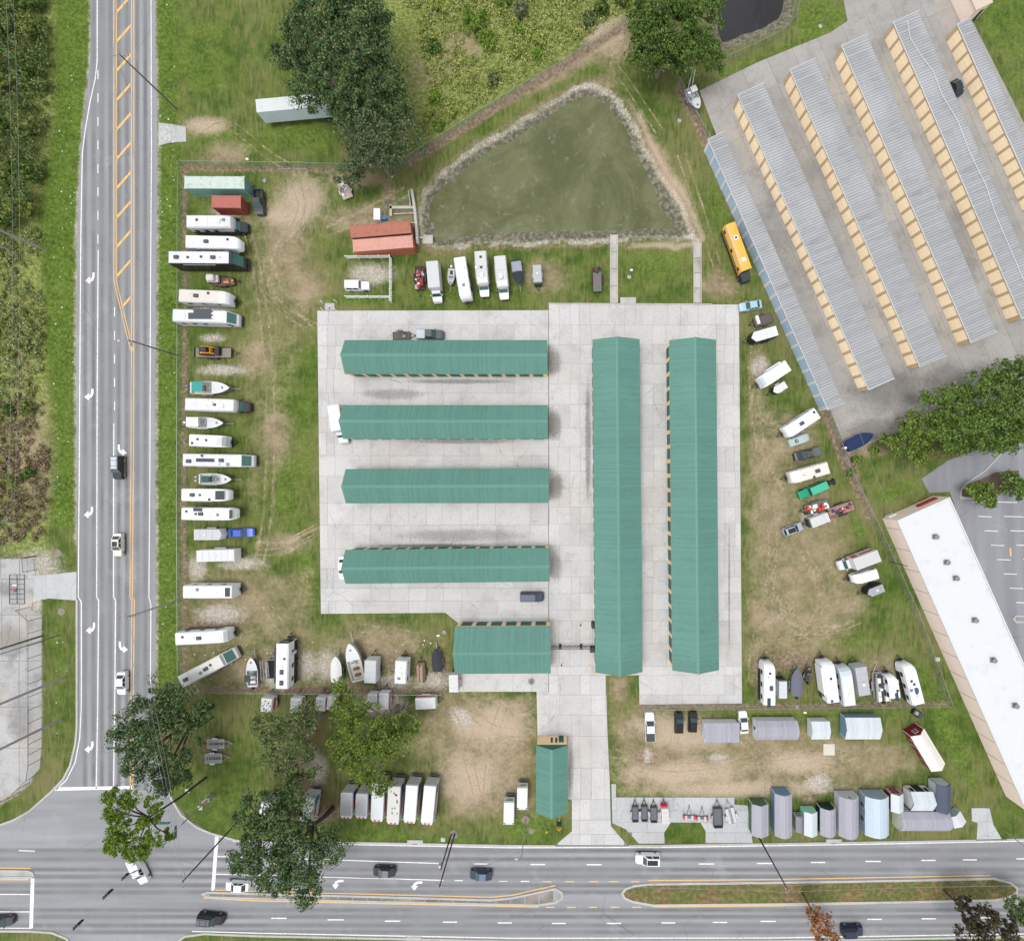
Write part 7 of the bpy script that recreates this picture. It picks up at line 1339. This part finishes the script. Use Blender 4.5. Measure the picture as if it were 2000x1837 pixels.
def tree(label, base, blobs, lm, nper=34, size=.34, trunk=.32, name='oak_tree', bark=None, clr=1.15, dens=1.0, seed=0, grp=None, limbs=True, ff=.45):
    rng = np.random.default_rng(seed+5); bx, by = G(*base); t = thing(name, label, 'tree', (bx,by,0), 0, grp); bark = bark or BARK
    cl = []; zc = np.mean([b[2] for b in blobs]); tops = []
    for (px,py,z,r) in blobs:
        c = np.array(G3(px,py,z))-np.array([bx,by,0]); n = int(9*r*r*dens/clr**2*.30)+4
        d = rng.normal(size=(n,3)); d /= np.linalg.norm(d,axis=1)[:,None]; d[:,2] = np.abs(d[:,2])*1.1-.35
        q = c+d*np.array([r,r,r*.62])*(.45+.55*rng.random((n,1))**.5)*(.8+.35*rng.random((n,1)))
        cl.append(np.concatenate([q, clr*(.5+1.0*rng.random((n,1))**1.5)],1)); tops.append((c, r, q))
    cl = np.concatenate(cl); cl[:,2] = np.maximum(cl[:,2], .8)
    fastmesh('crown', leaves(cl, nper, size, rng), 4, lm, t)
    mb = MB(); fork = np.mean([c for c,_,_ in tops],0)*np.array([ff*.78,ff*.78,ff]); fork[2] = max(1.5,fork[2])
    mb.tube([(0,0,-.1),(fork[0]*.3,fork[1]*.3,fork[2]*.5),tuple(fork)], [trunk*1.3,trunk,trunk*.8], 8)
    if limbs:
        for c, r, q in tops:
            mid = (fork+c)/2+np.array([0,0,.4]); mb.tube([tuple(fork),tuple(mid),tuple(c)], [trunk*.65,trunk*.45,trunk*.25], 6)
            for k in range(min(9, len(q))): e = q[k]; m_ = (c+e)/2+rng.normal(size=3)*.35; mb.tube([tuple(c*.8+mid*.2),tuple(m_),tuple(e)], [trunk*.25,trunk*.16,.03], 5)
    mb.build('trunk', bark, t, True)
    return t
OAKD = m_leaf((0.026,0.060,0.022),(0.150,0.215,0.090),(0.24,0.29,0.15)); OAKG = m_leaf((0.030,0.070,0.016),(0.165,0.245,0.062),(0.26,0.32,0.11)); OAKB = m_leaf((0.055,0.100,0.020),(0.215,0.295,0.062),(0.33,0.36,0.13)); PINE = m_leaf((0.060,0.110,0.016),(0.205,0.300,0.045),(0.30,0.38,0.10)); EUC = m_leaf((0.042,0.075,0.032),(0.165,0.215,0.105),(0.28,0.30,0.19)); MIDG = m_leaf((0.055,0.090,0.032),(0.205,0.262,0.100),(0.32,0.32,0.21)); RUST = m_leaf((0.175,0.079,0.035),(0.455,0.228,0.105),(0.595,0.350,0.175)); DARKT = m_leaf((0.032,0.028,0.018),(0.096,0.084,0.052),(0.158,0.175,0.088))
TN = 'big trees around the semi trailer'
tree('grey-green tree with pale trunk at the yard fence, front of the big clump', (762,345), [(745,270,9,5.2),(710,300,6.5,3.6),(790,255,8,4.2),(700,235,9,4.2),(680,345,4.0,2.6),(768,318,5,2.4)], EUC, 84, .26, .4, 'oak_tree', seed=1, grp=TN)
tree('dark tree overhanging the semi trailer', (722,262), [(650,165,11,5.0),(605,180,9,4.0),(690,180,11,5.0),(580,130,9,3.4),(680,215,9,3.8)], OAKD, 84, .26, .4, seed=2, grp=TN)
tree('dark tree in the middle of the big clump', (742,215), [(700,100,13,5.6),(740,150,11,4.4),(650,95,12,4.6),(770,205,9,3.6)], OAKD, 84, .26, .4, seed=3, grp=TN)
tree('dark tree at the top edge, western side of the clump', (690,130), [(620,30,12,5.4),(590,70,10,4.2),(560,105,8,3.2),(650,-20,13,5.5)], OAKD, 80, .26, .38, seed=4, grp=TN)
tree('dark tree at the top edge, eastern side of the clump', (750,110), [(700,20,13,5.6),(690,-40,13,5),(735,60,11,4)], OAKD, 80, .26, .38, seed=5, grp=TN)
tree('broad green tree between the pond and the dark marsh pool', (1283,150), [(1315,60,9,5.6),(1270,90,8,4.4),(1360,90,8,4.6),(1300,10,10,5.2),(1365,20,9,4.6),(1260,40,8,3.8),(1390,120,5.5,2.6),(1250,115,5,2.0),(1310,125,6,3.2)], OAKG, 84, .26, .4, seed=6)
TE = 'trees between the storage lot and the car park'
tree('bright yellow-green tree at the west end of the eastern clump', (1765,835), [(1770,858,4.5,3.4),(1808,832,5,3.8),(1742,862,3.5,2.2),(1800,878,4,3.0),(1780,822,4,2.0)], OAKB, 84, .26, .28, seed=7, grp=TE)
tree('dark green tree in the middle of the eastern clump', (1840,800), [(1872,808,6.5,4.2),(1838,782,5.5,3.0),(1905,835,6.5,4.2),(1850,848,5,3.6),(1880,770,5.5,2.6)], m_leaf((0.045,0.095,0.020),(0.190,0.285,0.060),(0.34,0.37,0.19)), 84, .26, .34, seed=8, grp=TE)
tree('tall dark tree at the right edge of the eastern clump', (1925,770), [(1950,770,7.5,4.4),(1915,752,6.5,3.2),(1985,800,7.5,5.0),(1950,830,6.5,4.4),(2005,735,7.5,4.2),(1975,722,7,2.6)], m_leaf((0.040,0.085,0.020),(0.175,0.262,0.060),(0.32,0.35,0.18)), 84, .26, .36, seed=9, grp=TE)
tree('bushy tree at the car park edge of the eastern clump', (1890,830), [(1920,850,5,3.6),(1880,860,4,2.8),(1965,855,5,3.4)], OAKG, 76, .26, .26, seed=10, grp=TE)
tree('dark spreading oak over the side road at the corner', (415,1378), [(300,1390,9,5.2),(260,1430,9,4.6),(330,1440,9,5.0),(270,1480,9,4.2),(350,1495,7,3.8),(350,1370,8,4.0),(385,1395,7,2.8),(320,1520,7,2.8)], OAKD, 72, .26, .42, bark=BARKD, seed=11, dens=.85)
tree('tall pine with bright yellow-green tufts above the intersection', (402,1518), [(225,1580,15,2.4),(240,1615,15,2.6),(225,1650,15,2.2),(270,1655,15,2.6),(300,1640,14.5,1.9),(255,1560,14,1.9),(300,1570,13.5,1.6),(215,1555,14.5,1.6),(280,1610,14.5,1.4),(330,1630,13,1.0),(310,1595,13.5,1.0)], PINE, 70, .2, .2, 'pine_tree', BARKD, .62, .75, 12, ff=.86)
tree('dark oak standing at the kerb of the main road', (650,1577), [(560,1600,11,4.6),(520,1640,11,4.8),(590,1680,11,5.0),(640,1660,10,3.6),(540,1700,11,4.6),(500,1590,11,4.0),(600,1745,10,2.8),(560,1560,9,3.6),(480,1680,11,3.0)], OAKD, 76, .26, .42, bark=BARKD, seed=13, dens=.95)
tree('grey-green tree shading the moving trailers', (638,1392), [(575,1430,8,4.6),(540,1470,7,3.8),(590,1490,7,3.4),(520,1415,7,3.4),(600,1395,6.5,2.8),(560,1510,6,2.6)], MIDG, 58, .25, .34, seed=14, dens=1.0)
tree('bushy green tree north of the moving trucks', (778,1378), [(720,1430,8,5.0),(680,1460,7.5,4.0),(760,1440,8,4.2),(715,1490,7,4.0),(685,1385,7,3.6),(740,1530,6,2.4),(790,1420,6.5,2.6),(670,1345,6,1.9)], OAKB, 64, .25, .36, seed=15, dens=1.1)
tree('rusty brown tree overhanging the bottom edge', (1566,1742), [(1600,1800,6,2.4),(1615,1830,6,2.6),(1590,1780,5,1.4)], RUST, 22, .34, .14, 'bare_tree', BARKD, .8, .7, 16); tree('dark sparse tree in the bottom right corner', (1842,1736), [(1915,1790,6.5,3.6),(1955,1825,6.5,3.8),(1895,1825,6.5,3.0),(1880,1762,5,1.6)], DARKT, 22, .36, .2, 'bare_tree', BARKD, .8, .75, 17); tree('small grey-green sapling at the right edge of the grass median', (1965,1752), [(1985,1768,5,2.2),(2005,1785,5,2.2)], MIDG, 26, .32, .1, 'sapling', BARKD, .6, .8, 18)
tree('small leafy tree in the planting bed of the car park', (1905,955), [(1928,966,3.6,2.5),(1905,958,3,1.6)], OAKB, 34, .34, .12, 'parking_tree', BARK, .7, 1, 19, limbs=False); tree('second small tree in the planting bed at the right edge', (1962,938), [(1975,942,3.4,2.2),(1990,955,3.2,1.8)], OAKG, 34, .34, .12, 'parking_tree', BARK, .7, 1, 20, limbs=False)
def shrub(label, px, py, r, h, lm, seed, grp='shrubs in the marsh', size=.3):
    rng = np.random.default_rng(seed+99); t = thing('shrub', label, 'shrub', (*G(px,py),0), 0, grp); n = int(10*r)+5
    q = rng.normal(size=(n,3)); q /= np.linalg.norm(q,axis=1)[:,None]; q = q*np.array([r*.75,r*.75,h*.45])*(.3+.7*rng.random((n,1)))+np.array([0,0,h*.55]); q[:,2] = np.maximum(q[:,2],.25)
    fastmesh('foliage', leaves(np.concatenate([q, .55*(.6+.7*rng.random((n,1)))],1), 26, size, rng), 4, lm, t); MB().tube([(0,0,-.1),(.1,.05,h*.6)], [.08,.03], 5).build('stem', BARK, t)
BRG = m_leaf((0.09,0.17,0.024),(0.235,0.35,0.06),(0.36,0.44,0.14)); YLG = m_leaf((0.15,0.20,0.045),(0.40,0.45,0.12),(0.53,0.52,0.22)); GYG = m_leaf((0.088,0.114,0.061),(0.228,0.263,0.149))
for i, (lab, px, py, r, h, lm) in enumerate([
    ('large bright lime-green reed clump in the marsh', 925,50,4.2,1.8,BRG), ('lime-green shrub just south-east of the big reed clump', 955,85,2.6,1.4,BRG), ('grey-leaved shrub at the top of the marsh', 1018,28,2.4,2.2,GYG), ('bright shrub beside the diagonal fence, upper of three', 1055,85,1.8,1.8,YLG), ('bright shrub beside the diagonal fence, middle of three', 1050,112,1.4,1.4,BRG), ('bright shrub beside the diagonal fence, lower of three', 1012,62,1.3,1.4,BRG), ('yellow-green shrub at the left side of the marsh fence', 1008,105,1.8,1.3,YLG), ('dark shrub by the fence near the top edge', 1175,22,2.2,2.4,OAKG), ('dark green shrub at the very top of the fence line', 1215,8,2.4,2.6,OAKG), ('brown-green shrub left of the dark fence shrub', 1150,45,1.8,1.6,MIDG),
    ('bright shrub next to the big tree clump, upper', 850,197,1.7,1.5,BRG), ('bright shrub next to the big tree clump, lower', 838,222,1.5,1.4,YLG), ('round shrub above the fence, beside the grass tussock', 885,225,1.4,1.3,YLG), ('low bright shrub pressed against the diagonal fence', 858,248,1.3,1.1,BRG), ('olive shrub in the middle of the marsh', 965,160,1.9,1.4,MIDG), ('dark shrub at the north-west edge of the marsh', 850,100,2.0,1.8,OAKG), ('olive shrub near the top edge left of the lime reeds', 860,20,2.2,1.6,YLG), ('green shrub along the top edge right of the lime reeds', 985,5,1.8,1.4,OAKB), ('small weed clump by the blue-covered boat', 1668,898,1.1,.9,OAKB), ('weedy clump at the blue-covered boat corner', 1660,925,.9,.7,OAKB), ('low green weeds at the foot of the lot trees', 1705,880,1.0,.8,OAKB)]): shrub(lab, px, py, r, h, lm, i)
# scrub along the western edge, too dense to count
def scatter(poly, n, rng):
    P = np.array(poly, float); lo, hi = P.min(0), P.max(0); out = []
    while sum(len(o) for o in out) < n:
        q = lo+(hi-lo)*rng.random((n*2,2)); out.append(q[inside(q, poly)])
    return np.concatenate(out)[:n]
rng = np.random.default_rng(77)
def thicket(name, label, poly, n, lm, h0, h1, per=26, size=.34, rc=.75):
    q = scatter(poly, n, rng); xy = np.stack([(q[:,0]-CX)/S, (CY-q[:,1])/S], 1)
    nz = np.array([noise.noise(Vector((a*.09,b*.09,3.1)))*.5+.5 for a, b in xy]); keep = nz > .3; xy, nz = xy[keep], nz[keep]
    z = h0+(h1-h0)*np.clip((nz-.3)*2,0,1)*rng.random(len(xy)); cl = np.concatenate([xy, z[:,None], rc*(.6+.8*rng.random((len(xy),1)))],1)
    o = fastmesh(name, leaves(cl, per, size, rng, .7), 4, lm); o['kind'] = 'stuff'; o['label'] = label; o['category'] = 'undergrowth'
WB = [(-60,-60),(100,-60),(104,180),(88,340),(70,430),(20,470),(-60,470)]
thicket('scrub_undergrowth', 'dense dark green scrub along the north-western edge', WB, 1100, m_leaf((0.045,0.085,0.024),(0.21,0.28,0.095),(0.36,0.38,0.18)), .4, 3.8, 38, .26, 1.0)
thicket('scrub_undergrowth', 'olive and tan scrub along the western edge', [(-60,470),(20,470),(80,440),(90,700),(60,800),(-60,800)], 620, m_leaf((0.13,0.18,0.055),(0.37,0.40,0.16),(0.50,0.47,0.27)), .2, 1.4, 34, .26)
thicket('scrub_undergrowth', 'dry brown brambles in the western scrub', [(-60,780),(95,780),(96,960),(85,1050),(-60,1075)], 620, m_leaf((0.131,0.105,0.061),(0.333,0.271,0.166),(0.40,0.36,0.24)), .1, .9, 34, .25)
thicket('marsh_growth', 'tall olive marsh grass and weeds north of the diagonal fence', [(800,285),(1000,165),(1230,15),(1250,-60),(770,-60),(830,120),(830,230)], 1150, m_leaf((0.19,0.24,0.055),(0.44,0.48,0.17),(0.55,0.52,0.28)), .05, .55, 30, .26, .75)
def blades(name, label, poly, n, m, h, w=.05):
    q = scatter(poly, n, rng); x, y = (q[:,0]-CX)/S, (CY-q[:,1])/S; a = rng.random(n)*6.283; r_ = rng.random(n)*.35*h; hh = h*(.5+.7*rng.random(n))
    b0 = np.stack([x-w*np.sin(a), y+w*np.cos(a), np.zeros(n)],1); b1 = np.stack([x+w*np.sin(a), y-w*np.cos(a), np.zeros(n)],1); tp = np.stack([x+r_*np.cos(a)*1.6, y+r_*np.sin(a)*1.6, hh],1)
    o = fastmesh(name, np.stack([b0,b1,tp],1).reshape(-1,3), 3, m); o['kind'] = 'stuff'; o['label'] = label; o['category'] = 'grass'
blades('tall_grass', 'long green grass on the eastern verge of the side road', [(306,-20),(342,-20),(346,240),(358,330),(350,1000),(346,1320),(308,1320)], 9000, m_leaf((0.105,0.201,0.021),(0.263,0.403,0.049),(0.385,0.420,0.140)), .22, .05)
blades('tall_grass', 'long green grass on the western verge of the side road', [(112,-20),(174,-20),(172,120),(147,440),(147,1020),(98,1020),(98,760),(80,430),(108,250)], 10000, m_leaf((0.105,0.201,0.021),(0.263,0.403,0.049),(0.385,0.420,0.140)), .22, .05)
BUSHY = m_leaf((0.10,0.14,0.035),(0.28,0.33,0.10),(0.40,0.40,0.18))
# bushes standing out of the western scrub
for i, (py, lab) in enumerate([(20,'at the top edge'),(85,'level with the upper utility pole'),(165,'level with the lane dashes'),(255,'level with the concrete apron'),(345,'level with the green container'),(430,'level with the black-fronted motorhome'),(690,'level with the skid steer'),(790,'level with the teal-topped boat'),(930,'level with the open fishing boat')]):
    for k, (px, side) in enumerate([((80, 82, 78, 74, 66, 56, 62, 60, 66)[i], 'beside the grass verge'), (22, 'at the left edge')]):
        shrub('%s bush in the western scrub %s, %s' % (['green', 'yellow-green'][(i+k) % 2], side, lab), px+R.uniform(-6, 6), py+R.uniform(-14, 14), R.uniform(2.4, 3.8) if py < 500 else R.uniform(1.4, 2.4), R.uniform(3.0, 5.0) if py < 500 else R.uniform(1.0, 1.8), [OAKG, BUSHY][(i+k) % 2], 200+2*i+k, 'bushes in the western scrub', .26)
# bits of litter on the verges
q = np.concatenate([scatter([(112,0),(172,0),(147,440),(147,1020),(98,1020)], 45, rng), scatter([(308,0),(342,0),(350,1000),(310,1320)], 35, rng), scatter([(380,1240),(860,1240),(860,1330),(380,1330)], 50, rng), scatter([(100,1200),(140,1200),(140,1480),(100,1480)], 8, rng)])
V = []
for px, py in q:
    x, y = G(px, py); s_ = R.uniform(.07, .2); an = R.uniform(0, 3); V += [(x+s_*math.cos(an+k*1.57)*R.uniform(.6, 1.2), y+s_*math.sin(an+k*1.57)*R.uniform(.6, 1.2), .06+.03*(k % 2)) for k in range(4)]
o = fastmesh('litter', np.array(V), 4, mat((228,228,226), .7)); o['kind'] = 'stuff'; o['label'] = 'scraps of white litter on the grass verges'; o['category'] = 'litter'
# fallen branches under the trees by the fence
t = thing('fallen_branch', 'dead branch lying below the fence beside the moving trailer', 'branch', (*G(785,1385),0))
for a, b in [((-3,-1.6,.1),(2.2,1.6,.5)),((-1,-.4,.3),(1.5,-.8,.2)),((.2,.4,.4),(1.0,2.0,.3)),((-2,-1,.2),(-2.6,.6,.2))]: MB().tube([a, tuple((p+q)/2+.1 for p, q in zip(a,b)), b], [.09,.07,.03], 5).build('limb', BARKD, t)
